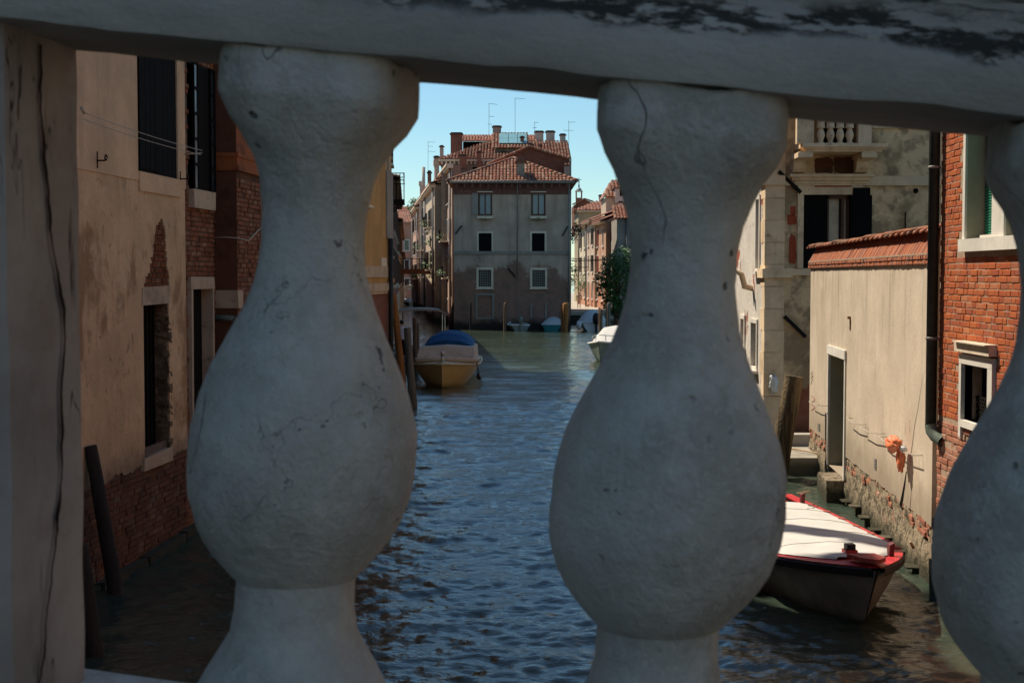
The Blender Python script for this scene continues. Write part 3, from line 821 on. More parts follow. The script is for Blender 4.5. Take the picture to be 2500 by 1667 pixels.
for i in range(npz):
    pya = 535 + (706 - 535) * i / npz; pyb = 535 + (706 - 535) * (i + 1) / npz; pm = (pya + pyb) / 2
    patch.append((*frL.uz(lerp_t(edgeL, pm) + rdp.uniform(-2.5, 2.5), pya, lerp_t(edgeR, pm) + rdp.uniform(-2.5, 2.5), pyb), .04))
patch = [(p_[0], p_[1], patch[i + 1][3] if i + 1 < npz else p_[2], p_[3], .04) for i, p_ in enumerate(patch)]
mb = MB()
mb.wall(frL, uA0, uA1, zb + .25, zg, [low + (.27,), dn2 + (.3,)] + patch)
rag_wall(mb, frL, uA0, low[0] - .02, zb, zb + .25, 0, .06, seed=3)
rag_wall(mb, frL, low[1] + .02, uA1, zb, zb + .25, 0, .05, seed=4)
mb.quad(frL.P(low[0] - .02, zb + .05, 0), frL.P(low[1] + .02, zb + .05, 0), frL.P(low[1] + .02, zb + .25, 0), frL.P(low[0] - .02, zb + .25, 0)) if low[2] > zb + .26 else None
W_(mb, 'plaster', m_beige, hA)
mb = MB()
mb.wall(frL, uA0, uA1, zg, ROOF_A, [big + (.12,), up2 + (.2,)], d=.016)
mb.quad(frL.P(uA0, zg, 0), frL.P(uA1, zg, 0), frL.P(uA1, zg, .016), frL.P(uA0, zg, .016))
W_(mb, 'upper_plaster', m_beige_low, hA)
mb = MB()
mb.wall(frL, uA0, uA1, -1, zb + .25, [], d=-.045)
for p_ in patch: mb.quad(frL.P(p_[0], p_[2], -.04), frL.P(p_[1], p_[2], -.04), frL.P(p_[1], p_[3], -.04), frL.P(p_[0], p_[3], -.04))
mb.shell(frL, uA0, uA1, -1, ROOF_A, 8, d=-.046)
W_(mb, 'brick_core', m_mortar_dark, hA)
brick_wall(hA, frL, ly(13), uA1, -.12, zb + .02, m_brick_dark, d=-.02, limit=260, vis=lambda x, y: 205 < x < 475, seed=5, flemish=False, rough=.011, missing=.02)
def in_patch(u, z, hl):
    return not any(p_[0] < u < p_[1] and p_[2] < z < p_[3] for p_ in patch)
brick_wall(hA, frL, patch[-1][0], patch[-1][1], patch[-1][2], patch[0][3], m_brick_old, skip=in_patch, d=-.022, limit=80, seed=8, sl=.17, flemish=False)
part('base_ledge', m_base_stone, hA, frL, [(ly(13 + i * .9), ly(13.88 + i * .9), -.4, .10 + random.uniform(-.03, .03), -.02, .10 + random.uniform(0, .06)) for i in range(11)], jit=.015)
w = part('lintel', m_trim_dim, hA, frL, [(low[0] - .06, low[1] + .05, low[3], low[3] + .26, -.2, .012)], jit=.012)
w = part('sill', m_trim_dim, hA, frL, [(low[0] - .08, low[1] + .06, low[2] - .2, low[2], -.5, .02)], jit=.012)
m_jamb = plaster('crumbling_jamb', (.24, .165, .10), [((.09, .06, .035), 6, .45, .6, .8), ((.36, .25, .15), 9, .58, .68, .6)], bump=1.0, bs=14, bd=.06)
mb = MB(); n_ = 34
for i in range(n_):   # broken stone jamb at the far side of the low window
    za = low[2] + (low[3] - low[2]) * i / n_; zc = low[2] + (low[3] - low[2]) * (i + 1) / n_
    e = random.uniform(.0, .05)
    mb.fbox(frL, low[1] - .03 - e * .5, low[1] + .10, za - .01, zc + .01, -.26, .006 - random.uniform(0, .03), jit=.02)
W_(mb, 'broken_jamb', m_jamb, hA)
wd = part('window_bars', m_wood_door, hA, frL, [(low[0], low[1], low[2], low[3], -.26, -.23)] + [(low[0] + (low[1] - low[0]) * (i + .5) / 7 - .02, low[0] + (low[1] - low[0]) * (i + .5) / 7 + .02, low[2], low[3], -.23, -.21) for i in range(7)])
for s_ in range(2):
    um = (big[0] + big[1]) / 2; a, b = (big[0], um - .006) if s_ == 0 else (um + .006, big[1])
    mb = MB(); mb.fbox(frL, a, b, big[2], big[3], -.05, -.01)
    nb = 4
    for i in range(nb): mb.fbox(frL, a + (b - a) * i / nb + .008, a + (b - a) * (i + 1) / nb - .008, big[2] + .05, big[3], -.01, .012 - .02 * s_)
    W_(mb, 'shutter', m_black, hA)
mb = MB(); hz = big[0] - .03
mb.bar(frL.P(big[0] - .1, big[2] - .0, .02), frL.P(big[0] - .1, big[3], .02), .05)
W_(mb, 'shutter_hinge_post', m_black, hA)
part('sill', m_beige_low, hA, frL, [(big[0] - .1, big[1] + .12, big[2] - .28, big[2] - .001, -.04, .03)], jit=.006)
for h_ in (up2, dn2): window(hA, frL, h_, pane=m_shade_room, pd=-.16)
for (px_, py_) in ((232, 392), (436, 437)):     # wrought hooks
    u_, z_ = frL.hit(px_, py_)
    mb = MB(); mb.smooth = True
    mb.tube([frL.P(u_ + .02, z_, 0), frL.P(u_ + .02, z_, .12), frL.P(u_ - .12, z_ - .0, .2)], .012, 6)
    mb.tube([frL.P(u_ - .02, z_, .16)] + [frL.P(u_ - .02 - .05 * math.cos(a), z_ + .07 * math.sin(a), .16 + .0) for a in (.3, .9, 1.5, 2.1, 2.7)], .011, 6)
    mb.tube([frL.P(u_ + .03, z_ - .1, .015), frL.P(u_ + .03, z_ + .12, .015)], .014, 6)
    W_(mb, 'iron_hook', m_iron, hA)
simple_roof(hA, frL, uA0, uA1, ROOF_A, 8, seed=3)

# laundry line between the two houses
mb = MB(); mb.smooth = True
for (a, b) in (((205, 275), (494, 368)), ((205, 292), (490, 378))):
    ua, za = frL.hit(*a, .28); ub, zb2 = frL.hit(*b, .28)
    pts = []
    for i in range(15):
        t = i / 14; pts.append(frL.P(ua + (ub - ua) * t, za + (zb2 - za) * t - .03 * 4 * t * (1 - t), .28))
    mb.tube(pts, .0055, 5)
ub, zb2 = frL.hit(490, 374, .28)
mb.tube([frL.P(ub, zb2, .3), frL.P(ub, zb2 - .02, -.02)], .012, 6)
ua, za = frL.hit(206, 276, .28); mb.tube([frL.P(ua, za, .28), frL.P(ua - .1, za + .05, .28)], .022, 6)
tag(W_(mb, 'laundry_line', m_cable, None), 'two pale washing lines strung across the beige house on the left', 'washing line')

# --- house B: bare brick
hB = thing('brick_house', 'narrow dark red brick house between beige and rust orange houses', 'house', frL.P(2.3, 0, -4))
uB0, uB1 = uA1 + .002, ly(24.15)
wB = frL.uz(466, 168, 534, 468); wB = (wB[0], min(wB[1], uB1 - .12), wB[2], wB[3])
dB = frL.uz(470, 705, 519, 1000); dB = (dB[0], dB[1], 1.0, dB[3])
zBp = wB[3] + .02
mb = MB(); mb.wall(frL, uB0, uB1, -1, ROOF_B, [wB + (.25,), dB + (.20,)], d=-.06); mb.shell(frL, uB0, uB1, -1, ROOF_B, 8, d=-.06)
W_(mb, 'wall', m_mortar_dark, hB)
mb = MB(); rag_wall(mb, frL, uB0 + .1, uB1, zBp + .15, ROOF_B, -.012, .2, seed=9)
W_(mb, 'upper_plaster', m_rust, hB)
brick_wall(hB, frL, uB0, uB1, .0, zBp + .35, m_brick_old, d=-.03, limit=230, seed=12, rough=.012, flemish=False,
           skip=lambda u, z, hl: any(h_[0] - hl < u < h_[1] + hl and h_[2] - .03 < z < h_[3] + .03 for h_ in (wB, dB)), vis=lambda x, y: 440 < x < 560 and y < 1000)
part('sill', m_trim_dim, hB, frL, [(wB[0] - .06, wB[1] - .08, wB[2] - .30, wB[2], -.2, .06)], jit=.01)
part('lintel', m_trim_dim, hB, frL, [(dB[0] - .12, dB[1] + .1, dB[3], dB[3] + .2, -.3, .02)], jit=.01)
part('door_frame', m_trim_dim, hB, frL, [(dB[0] - .1, dB[0] + .002, dB[2], dB[3], -.18, .015), (dB[1] - .002, dB[1] + .1, dB[2], dB[3], -.19, .015)], jit=.01)
part('door', m_wood_door, hB, frL, [(dB[0], dB[1], dB[2], dB[3], -.21, -.19)])
part('dark_room', m_shade_room, hB, frL, [(wB[0], wB[1], wB[2], wB[3], -.27, -.25)])
for s_ in (0, 1):      # glazed leaves standing open in the window
    a = wB[0] + .02 if s_ == 0 else wB[1] - .30
    mb = MB(); b = a + .28; t = .05
    mb.fbox(frL, a, a + t, wB[2], wB[3], .01, .05); mb.fbox(frL, b - t, b, wB[2], wB[3], .01, .05)
    for i in range(6): zz = wB[2] + (wB[3] - wB[2]) * i / 5; mb.fbox(frL, a, b, zz - .025, zz + .025, .01, .048)
    c = W_(mb, 'casement', m_black, hB)
    p = MB()
    p.fbox(frL, a + t, b - t, wB[2], wB[3], .02, .03); p.build('pane', m_glass_pale if s_ == 0 else m_glass, c)
mb = MB(); mb.fbox(frL, wB[0] + .32, wB[1] - .32, wB[2], wB[3], -.02, .02); W_(mb, 'shutter', m_black, hB)
simple_roof(hB, frL, uB0, uB1, ROOF_B, 8, seed=4)

# --- house C: rust orange, stands forward of its neighbour
hC = thing('rust_orange_house', 'rust orange plaster house with dark corner pilaster and bare brick below', 'house', frL.P(8, 0, -4))
uC0, uC1, dC = ly(24.17), ly(33.6), .36
zm = frL.hit(600, 420, dC)[1]
wC = (ly(27), ly(28.1), 4.6, 6.8); dC2 = (ly(28.5), ly(29.6), .8, 3.2); wC3 = (ly(30.6), ly(31.6), 4.6, 6.8)
mb = MB(); mb.wall(frL, uC0, uC1, zm, ROOF_L, [], d=dC); W_(mb, 'upper_plaster', m_rust, hC)
mb = MB(); mb.wall(frL, uC0, uC1, -1, zm, [wC, dC2, wC3], d=dC - .03); mb.quad(frL.P(uC1, -1, dC), frL.P(uC1, ROOF_L, dC), frL.P(uC1, ROOF_L, -8), frL.P(uC1, -1, -8)); mb.quad(frL.P(uC0, -1, -8), frL.P(uC1, -1, -8), frL.P(uC1, ROOF_L, -8), frL.P(uC0, ROOF_L, -8))
W_(mb, 'wall', m_rust_dark, hC)
mb = MB(); P = frL.P
mb.quad(P(uC0, -1, -.1), P(uC0, -1, dC), P(uC0, ROOF_L, dC), P(uC0, ROOF_L, -.1)); W_(mb, 'corner_pilaster', m_rust_dark, hC)  # face turned from the light, its shade painted in as darker plaster
part('moulding', m_rust, hC, frL, [(uC0 - .05, uC1, zm - .02, zm + .07, -.02, dC + .05), (uC0 - .03, uC1, zm + .07, zm + .22, -.02, dC + .025), (uC0 - .05, uC1, zm + .22, zm + .29, -.02, dC + .05)], jit=.004)
brick_wall(hC, frL, uC0 + .01, uC1, -.1, zm - .1, m_brick_old, d=dC - .005, limit=120, seed=15, rough=.014, flemish=False, missing=.03,
           skip=lambda u, z, hl: any(h_[0] - hl - .1 < u < h_[1] + hl + .1 and h_[2] - .1 < z < h_[3] + .1 for h_ in (wC, dC2, wC3)), vis=lambda x, y: x < 660 and y < 1000)
u_, z_ = frL.hit(560, 730, .15)
part('stone_block', m_trim_dim, hC, frL, [(uC0 - .03, uC0 + .3, z_ - .16, z_ + .16, -.05, dC + .02)], jit=.01)
for h_ in (wC, wC3): window(hC, frL, h_, pane=m_shade_room, proud=dC + .02, fd=dC - .1, pd=dC - .3, shut=(-1, 1))
window(hC, frL, dC2, pane=m_wood_door, proud=dC + .02, fd=dC - .1, pd=dC - .3, sill=False, name='doorway')
mb = MB(); mb.smooth = True; u_, z_ = uC0 - .04, frL.hit(540, 775, .1)[1]
mb.tube([P(u_, z_, -.02), P(u_, z_ - .02, .3)], .05, 8); mb.tube([P(u_, z_ - .02, .28), P(u_, z_ - .05, .42)], .035, 8)
W_(mb, 'waste_pipe', m_pipe_end, hC)
mb = MB(); mb.smooth = True
ca = [frL.hit(px_, py_, .05) for px_, py_ in ((520, 579), (560, 580), (585, 582))]
mb.tube([P(uC0 - .03, ca[0][1], -.03), P(uC0 - .03, ca[1][1] - .01, .15), P(uC0 - .03, ca[1][1] - .03, dC + .03), P(uC0 + .6, ca[1][1] - .06, dC + .04), P(uC0 + 1.6, ca[1][1] + .25, dC + .04)], .011, 6)
W_(mb, 'cable', m_cable, hC)
simple_roof(hC, frL, uC0, uC1, ROOF_L, 8, seed=5)
for i, (yy, hh, ww) in enumerate(((24.9, 2.1, .75), (30.5, 1.8, .7))):  # chimneys out of view, added for shadow bands on the boat cover
    uu = ly(yy); mb = MB(); mb.fbox(frL, uu, uu + ww, ROOF_L - .2, ROOF_L + hh, -1.3, -.55); mb.fbox(frL, uu - .1, uu + ww + .1, ROOF_L + hh, ROOF_L + hh + .25, -1.4, -.45)
    W_(mb, 'chimney', m_brick_old, hC)

uu = ly(25.5); mb = MB(); mb.fbox(frL, uu, uu + .55, 7.5, ROOF_L + 3.3, dC - .02, dC + .42); mb.fbox(frL, uu - .18, uu + .73, ROOF_L + 3.3, ROOF_L + 4.0, dC - .2, dC + .6)  # unseen tall stack added to throw a shadow band across the boat cover
W_(mb, 'chimney_breast', m_rust_dark, hC)
# --- house D: ochre, at the canal corner
hD = thing('ochre_house', 'ochre yellow house at the canal corner with grey strip and downpipe', 'house', frL.P(17, 0, -4))
uD0, uD1 = ly(33.62), frL.hit(956, 600)[0]
zD1 = frL.hit(925, 650)[1]; zD2 = frL.hit(925, 700)[1]; zD3 = frL.hit(925, 716)[1]
wDs = [(ly(35), ly(36), 6.2, 8.2), (ly(37.5), ly(38.5), 6.2, 8.2), (ly(35), ly(36), 1.2, 3.2)]
wDt = frL.uz(942, 330, 948.5, 420); wDt = (wDt[0], wDt[1], wDt[2], wDt[2] + 1.9)
mb = MB(); mb.wall(frL, uD0, uD1, zD3, ROOF_L, wDs[:2] + [wDt]); W_(mb, 'plaster', m_yellow, hD)
mb = MB(); mb.wall(frL, uD0, uD1, -1, zD3, wDs[2:], d=-.02); mb.shell(frL, uD0, uD1, -1, ROOF_L, 8, d=-.021)
t_ = NT('fine_brick_base')
sep = t_.z(); cb = t_.n.new('ShaderNodeCombineXYZ'); t_.l.new(sep[1], cb.inputs[0]); t_.l.new(sep[2], cb.inputs[1])
br_ = t_.n.new('ShaderNodeTexBrick'); t_.l.new(cb.outputs[0], br_.inputs[0]); br_.inputs['Scale'].default_value = 1; br_.inputs['Brick Width'].default_value = .26; br_.inputs['Row Height'].default_value = .085
br_.inputs['Mortar Size'].default_value = .01; br_.inputs['Color1'].default_value = (.26, .07, .03, 1); br_.inputs['Color2'].default_value = (.18, .055, .03, 1); br_.inputs['Mortar'].default_value = (.12, .07, .05, 1)
m_finebrick = t_.done(br_.outputs['Color'], .9, br_.outputs['Fac'], -.6, .01)
W_(mb, 'brick_base', m_finebrick, hD)
for h_ in wDs: window(hD, frL, h_, pane=m_glass, casem=m_brownframe)
window(hD, frL, wDt, frame=.05, pane=m_shade_room, sill=False)
ug = frL.hit(941.5, 500)[0]
part('string_course', m_trim_dim, hD, frL, [(uD0, ug, zD1 - .32, zD1, -.02, .07), (uD0, ug, zD2 - .12, zD2 + .10, -.02, .09), (uD0, ug, zD3 - .02, zD3 + .09, -.02, .05)])
za, zb2 = frL.hit(950, 583)[1], frL.hit(950, 420)[1]
part('grey_strip', m_grey_strip, hD, frL, [(ug, uD1 + .03, za, zb2, -.02, .05)])
part('corner_strip', m_yellow, hD, frL, [(frL.hit(949, 620)[0], uD1 + .03, frL.hit(950, 735)[1], za, -.02, .045), (frL.hit(949, 620)[0], uD1 + .06, frL.hit(950, 690)[1], frL.hit(950, 680)[1], -.02, .08)])
mb = MB(); mb.smooth = True; up_ = frL.hit(945.5, 600)[0]
mb.tube([frL.P(up_, .5, .10), frL.P(up_, za, .10)], .075, 8); W_(mb, 'downpipe', m_pipe, hD)
part('plinth_block', m_trim, hD, frL, [(frL.hit(929, 630)[0], ug, zD1, zD1 + .25, -.01, .03)])
simple_roof(hD, frL, uD0, uD1, ROOF_L, 8, seed=6)

# --- unseen houses added beside and behind the bridge, for shade and bounce light
frL0 = Fr(frL.P(ly(11.48), 0).x, 11.48, .02, -1.0, 1)
if frL0.n.x < 0: frL0.n = -frL0.n
h0 = thing('shading_cream_house', 'unseen tall cream house added on the left bank to shade the bridge', 'house', (-10, 0, 0))
m_cream = facade('cream_stucco', (.54, .48, .38), (.34, .26, .18), (.3, .14, .09))
hs = [(a, a + 1.1, z, z + 2.0) for a in (2.5, 6, 12) for z in (1.6, 5.2, 8.6, 12)]
mb = MB(); mb.wall(frL0, 0, 16, -1, 20.0, hs); mb.shell(frL0, 0, 16, -1, 20.0, 9); W_(mb, 'wall', m_cream, h0)  # unseen house, tall enough to keep the sun off the balustrade
for h_ in hs: window(h0, frL0, h_, pane=m_glass, shut=(-1, 1))
simple_roof(h0, frL0, 0, 16, 20.0, 9, seed=41)
frR0 = Fr(6.6, 6.2, .0, -1.0, -1)
if frR0.n.x > 0: frR0.n = -frR0.n
h1 = thing('bounce_sand_house', 'unseen sand coloured house added on the right bank behind the bridge for fill light', 'house', (10, -8, 0))
m_sand = facade('sand_stucco', (.58, .52, .43), (.42, .37, .3), (.36, .22, .15))
hs = [(a, a + 1.1, z, z + 2.0) for a in (8.5, 12, 16) for z in (1.6, 5.2)]
mb = MB(); mb.wall(frR0, 0, 20, -1, 8.5, hs); mb.shell(frR0, 0, 20, -1, 8.5, 9); W_(mb, 'wall', m_sand, h1)
for h_ in hs: window(h1, frR0, h_, pane=m_glass, shut=(-1, 1))
simple_roof(h1, frR0, 0, 20, 8.5, 9, seed=42)
frB0 = Fr(-9, -24, 1.0, .0, 1)
if frB0.n.y < 0: frB0.n = -frB0.n
h2 = thing('bounce_pale_house', 'unseen pale stuccoed house added behind the bridge to bounce light', 'house', (0, -28, 0))
m_apricot = facade('pale_stucco', (.60, .55, .47), (.45, .4, .33), (.36, .24, .17))
hs = [(a, a + 1.1, z, z + 2.0) for a in (2, 5.5, 9, 12.5, 16) for z in (1.6, 5.2)]
mb = MB(); mb.wall(frB0, 0, 19, -1, 9.0, hs); mb.shell(frB0, 0, 19, -1, 9.0, 9); W_(mb, 'wall', m_apricot, h2)
for h_ in hs: window(h2, frB0, h_, pane=m_glass, shut=(-1, 1))
simple_roof(h2, frB0, 0, 19, 9.0, 9, seed=43)
# ------------------------------------------------------------------ right bank: red brick house
XR = 5.66
frR = Fr(XR, 18.45, 0.0, -1.0, 1)           # u runs towards the camera
if frR.n.x > 0: frR.n = -frR.n
hR = thing('red_brick_house', 'sunlit orange red brick house at the right edge with white framed windows', 'house', (XR + 3, 14, 0))
uR1 = 12.0; ZR = 11.0
wU = frR.uz(2362, 300, 2428, 582); wU = (wU[0], wU[1], wU[2], wU[2] + 2.0)
jm = frR.uz(2428, 300, 2458, 582)           # stone mullion of the double window
wU2 = (jm[1], jm[1] + (wU[1] - wU[0]), wU[2], wU[3])
wLo = frR.uz(2354, 893, 2421, 1022)
wLo = (wLo[0], wLo[0] + .96, wLo[2] - .06, wLo[3])
wX = (4.6, 5.5, 2.6, 3.5); wX2 = (4.3, 5.3, 5.0, 7.0)
hol = [wU, wU2, wLo, wX, wX2]
mb = MB(); mb.wall(frR, 0, uR1, -1, ZR, [h_ + (.22,) for h_ in hol], d=-.007); mb.shell(frR, 0, uR1, -1, ZR, 8, d=-.007)
W_(mb, 'wall', m_mortar, hR)
def vis_red(x, y):
    pts = ((290, 2397), (585, 2493), (744, 2488), (914, 2445), (1010, 2381), (1222, 2296), (1308, 2291), (1700, 2300))
    for (ya, xa), (yb, xb) in zip(pts, pts[1:]):
        if ya <= y < yb: return 2268 < x < xa + (xb - xa) * (y - ya) / (yb - ya) + 6
    return False
def skipR(u, z, hl):
    if any(h_[0] - hl - .12 < u < h_[1] + hl + .12 and h_[2] - .13 < z < h_[3] + .12 for h_ in hol): return True
    return wU[0] - .14 - hl < u < wU2[1] + .14 + hl and wU[2] - .2 < z < wU[3] + .12
zold = 2.35
brick_wall(hR, frR, .005, uR1, zold, 7.2, m_brick, skip=skipR, vis=vis_red, d=.0, limit=300, seed=21, rough=.004, rowh=.080, joint=.010)
brick_wall(hR, frR, .005, uR1, .45, zold, m_brick_pale, skip=skipR, vis=vis_red, d=.002, limit=160, seed=22, rough=.012, flemish=False, rowh=.080)
mb = MB(); mb.wall(frR, 0, uR1, 7.2, ZR, [], d=-.001); W_(mb, 'upper_wall', m_brick, hR)
part('footing', m_base_stone, hR, frR, [(.0 + i * .55, .54 + i * .55, -1, .46 + random.uniform(-.04, .05), -.05, .03 + random.uniform(0, .06)) for i in range(20)], jit=.03)
# double window
fw = MB(); e = .09
fw.fbox(frR, wU[0] - e, wU[0], wU[2], wU[3], -.1, .03); fw.fbox(frR, wU[1], wU2[0], wU[2], wU[3], -.1, .028); fw.fbox(frR, wU2[1], wU2[1] + e, wU[2], wU[3], -.1, .03)
fw.fbox(frR, wU[0] - e, wU2[1] + e, wU[3], wU[3] + .12, -.1, .03)
win = W_(fw, 'window', m_trim_white, hR)
p = MB(); p.fbox(frR, wU[0] - e - .01, wU2[1] + e + .01, wU[2] - .155, wU[2], -.12, .075, jit=.003); p.build('sill', m_trim_white, win)
p = MB(); p.wall(frR, wU[0] - .001, wU[0], wU[2], wU[3]); 
p = MB(); p.fbox(frR, wU[0], wU[0] + .004, wU[2], wU[3], -.20, -.0); p.build('reveal', plaster('olive_grey_reveal', (.34, .31, .22), streak=.1), win)
p = MB(); p.fbox(frR, wU2[0], wU2[0] + .004, wU[2], wU[3], -.20, -.0); p.build('reveal', bpy.data.materials['olive_grey_reveal'], win)
for h_ in (wU, wU2):
    sh = MB(); sh.fbox(frR, h_[0], h_[1], h_[2], h_[3], -.235, -.22); b_ = sh.build('blind_back', m_black, win)
    n_ = int((h_[3] - h_[2]) / .034); ua_ = h_[0] + .05
    sl_me = None
    for i in range(n_):
        zc = h_[2] + .02 + i * .034
        s_ = MB(); s_.smooth = False
        P = frR.P; ub_ = h_[1] - .01
        pr = [(-.218, 0), (-.208, .006), (-.203, .016), (-.206, .026), (-.218, .029)]
        s_.loft([[P(ua_, zc + z, d) for d, z in pr], [P(ub_, zc + z, d) for d, z in pr]], False)
        s_.build('slat', m_green, win)
p = MB(); p.fbox(frR, wU[0] + .22, wU[1] - .02, wU[2], wU[2] + .045, -.2, -.09, jit=.004); p.build('blind_rail', m_trim_white, win)
# lower window with hood and diamond grille
fw = MB(); e = .085
fw.fbox(frR, wLo[0] - e, wLo[0], wLo[2] - .22, wLo[3], -.1, .045); fw.fbox(frR, wLo[1], wLo[1] + .16, wLo[2] - .22, wLo[3], -.1, .045); fw.fbox(frR, wLo[0] - e, wLo[1] + .16, wLo[3], wLo[3] + .12, -.1, .047)
win = W_(fw, 'window', m_trim_white, hR)
p = MB(); p.fbox(frR, wLo[0], wLo[1], wLo[2] - .09, wLo[2], -.2, .05); p.build('sill', m_trim_white, win)
p = MB(); p.fbox(frR, wLo[0] - e - .03, wLo[1] + .2, wLo[3] + .15, wLo[3] + .27, -.02, .10); p.fbox(frR, wLo[0] - e + .04, wLo[1] + .2, wLo[3] + .27, wLo[3] + .285, -.02, .15); p.build('hood', m_trim, win)
p = MB(); p.fbox(frR, wLo[0], wLo[1], wLo[2], wLo[3], -.235, -.222); p.build('pane', m_shade_room, win)
p = MB(); 
for i in range(-10, 12):
    for sg in (-1, 1):
        ua = wLo[0] + .25 + i * .075; 
        a_ = frR.P(ua, wLo[2], -.15); b_ = frR.P(ua + sg * .26, wLo[2] + .30, -.15)
        p.bar(a_, b_, .012)
p.build('grille', m_iron, win)
window(hR, frR, wX, pane=m_glass, fm=m_trim_white); window(hR, frR, wX2, pane=m_glass, fm=m_trim_white)
simple_roof(hR, frR, 0, uR1, ZR, 8, seed=9)

# ------------------------------------------------------------------ buff garden wall with brick coping
frG = Fr(5.64, 18.55, .0774, 1.0, -1)
uG0 = 0.06; uG1 = frG.hit(1977, 900)[0]
zp = .83; zc0 = frG.hit(2120, 651)[1]
gw = thing('garden_wall', 'sunlit buff rendered canal wall with orange brick coping and narrow doorway', 'wall', frG.P(6, 0, -.3))
dr = frG.uz(2024, 880, 2063, 1130); ztop_ = frG.hit(2045, 870)[1]
dr = (dr[0], dr[1], .40, ztop_)
T = .42
mb = MB(); mb.wall(frG, uG0, uG1, zp + .12, zc0, [dr + (.27,)])
rag_wall(mb, frG, uG0, dr[0] - .03, zp, zp + .12, 0, .03, seed=31); rag_wall(mb, frG, dr[1] + .03, uG1, zp, zp + .12, 0, .035, seed=32)
mb.shell(frG, uG0, uG1, zp + .12, zc0, T)
W_(mb, 'render', m_wallbeige, gw)
usx = frG.hit(2018, 700)[0]

# rough tide-worn footing
mb = MB(); rd = random.Random(4); cols = 110
def foot(u, z):
    return -.02 + .10 * max(0, .62 - z) * .6 + .045 * mnoise.noise(Vector((u * 3.1, z * 4.2, 1))) + .03 * mnoise.noise(Vector((u * 9, z * 11, 5)))
segs = [(uG0 - .02, dr[0]), (dr[1], uG1 + .02)]
for (a, b) in segs:
    n_ = max(6, int((b - a) / .09)); zs_ = [-.6, -.2, 0, .1, .2, .3, .4, .5, .6, .68, .74, .80, .87]
    mb.loft([[frG.P(a + (b - a) * i / n_, z, foot(a + (b - a) * i / n_, z) if z < .86 else -.03) for z in zs_] for i in range(n_ + 1)])
    mb.quad(frG.P(a, -.6, .05), frG.P(a, .87, -.03), frG.P(a, .87, -.4), frG.P(a, -.6, -.4)); mb.quad(frG.P(b, -.6, .05), frG.P(b, .87, -.03), frG.P(b, .87, -.4), frG.P(b, -.6, -.4))
W_(mb, 'stone_footing', m_base_stone, gw, smooth=True)
for k, (a, b) in enumerate(segs):
    brick_wall(gw, frG, a + .02, b - .02, .60, zp + .04, m_brick_pale, d=-.012, limit=90, seed=33 + k, flemish=False, missing=.42, rough=.02, rowh=.078, vis=lambda x, y: True)
# coping: two header courses, raked header bricks, tiles
def header_course(za, zb, d, seed, pitch=.13, mat=m_cope):
    rd = random.Random(seed); u = uG0; n = fr_n = frG.n
    ex = frG.n.cross(Vector((0, 0, 1))); rz = math.atan2(ex.y, ex.x)
    while u < uG1:
        L = pitch * rd.uniform(.85, 1.1)
        me = brick_mesh(.118, round(zb - za - .012, 3), .16, mat, rd.randrange(4))
        o = bpy.data.objects.new('brick', me); COL.objects.link(o); o.parent = gw; o.matrix_parent_inverse = Matrix.Translation(-gw.location)
        o.location = frG.P(u + L / 2, (za + zb) / 2, d + rd.uniform(-.006, .006)); o.rotation_euler = (0, rd.uniform(-.02, .02), rz); o.scale = ((L - .010) / .118, 1, 1)
        u += L
hc = .068
mb = MB(); mb.fbox(frG, uG0, uG1, zc0, zc0 + 2 * hc, -T - .02, .028); mb.fbox(frG, uG0, uG1, zc0 + 2 * hc - .004, zc0 + 2 * hc + .022, -T - .03, .058)
W_(mb, 'coping_mortar', m_mortar, gw)
header_course(zc0, zc0 + hc, .045, 51); header_course(zc0 + hc, zc0 + 2 * hc, .058, 52)
zr0 = zc0 + 2 * hc + .02; rk = math.atan2(.30, .16); Lr = .36
mb = MB(); P = frG.P
mb.hexa([P(uG0, zr0, .03), P(uG1, zr0, .03), P(uG1, zr0, -T), P(uG0, zr0, -T), P(uG0, zr0 + .30, -.13), P(uG1, zr0 + .30, -.13), P(uG1, zr0 + .30, -T + .1), P(uG0, zr0 + .30, -T + .1)])
W_(mb, 'coping_core', m_mortar, gw)
rd = random.Random(9); u = uG0 + .01
ex = frG.n.cross(Vector((0, 0, 1)))
bev = {}
while u < uG1 - .03:
    wdt = rd.choice((.064, .064, .07))
    if wdt not in bev:
        b = MB(); x = wdt / 2 - .005; b.hexa([(-x, -.10, 0), (x, -.10, 0), (x, .0, 0), (-x, .0, 0), (-x * .97, -.10, Lr), (x * .97, -.10, Lr), (x * .97, -.004, Lr), (-x * .97, -.004, Lr)])
        t_o = b.build('coping_brick', m_cope); bev[wdt] = t_o.data; bpy.data.objects.remove(t_o)
    o = bpy.data.objects.new('coping_brick', bev[wdt]); COL.objects.link(o); o.parent = gw; o.matrix_parent_inverse = Matrix.Translation(-gw.location)
    lean = math.atan2(.165, .30)
    m3 = Matrix((ex, frG.n, Vector((0, 0, 1)))).transposed()
    o.matrix_basis = Matrix.Translation(P(u + wdt / 2, zr0 + .002, .048 + rd.uniform(-.006, .006))) @ m3.to_4x4() @ Matrix.Rotation(lean + rd.uniform(-.02, .02), 4, 'X') @ Matrix.Rotation(rd.uniform(-.03, .03), 4, 'Y')
    u += wdt
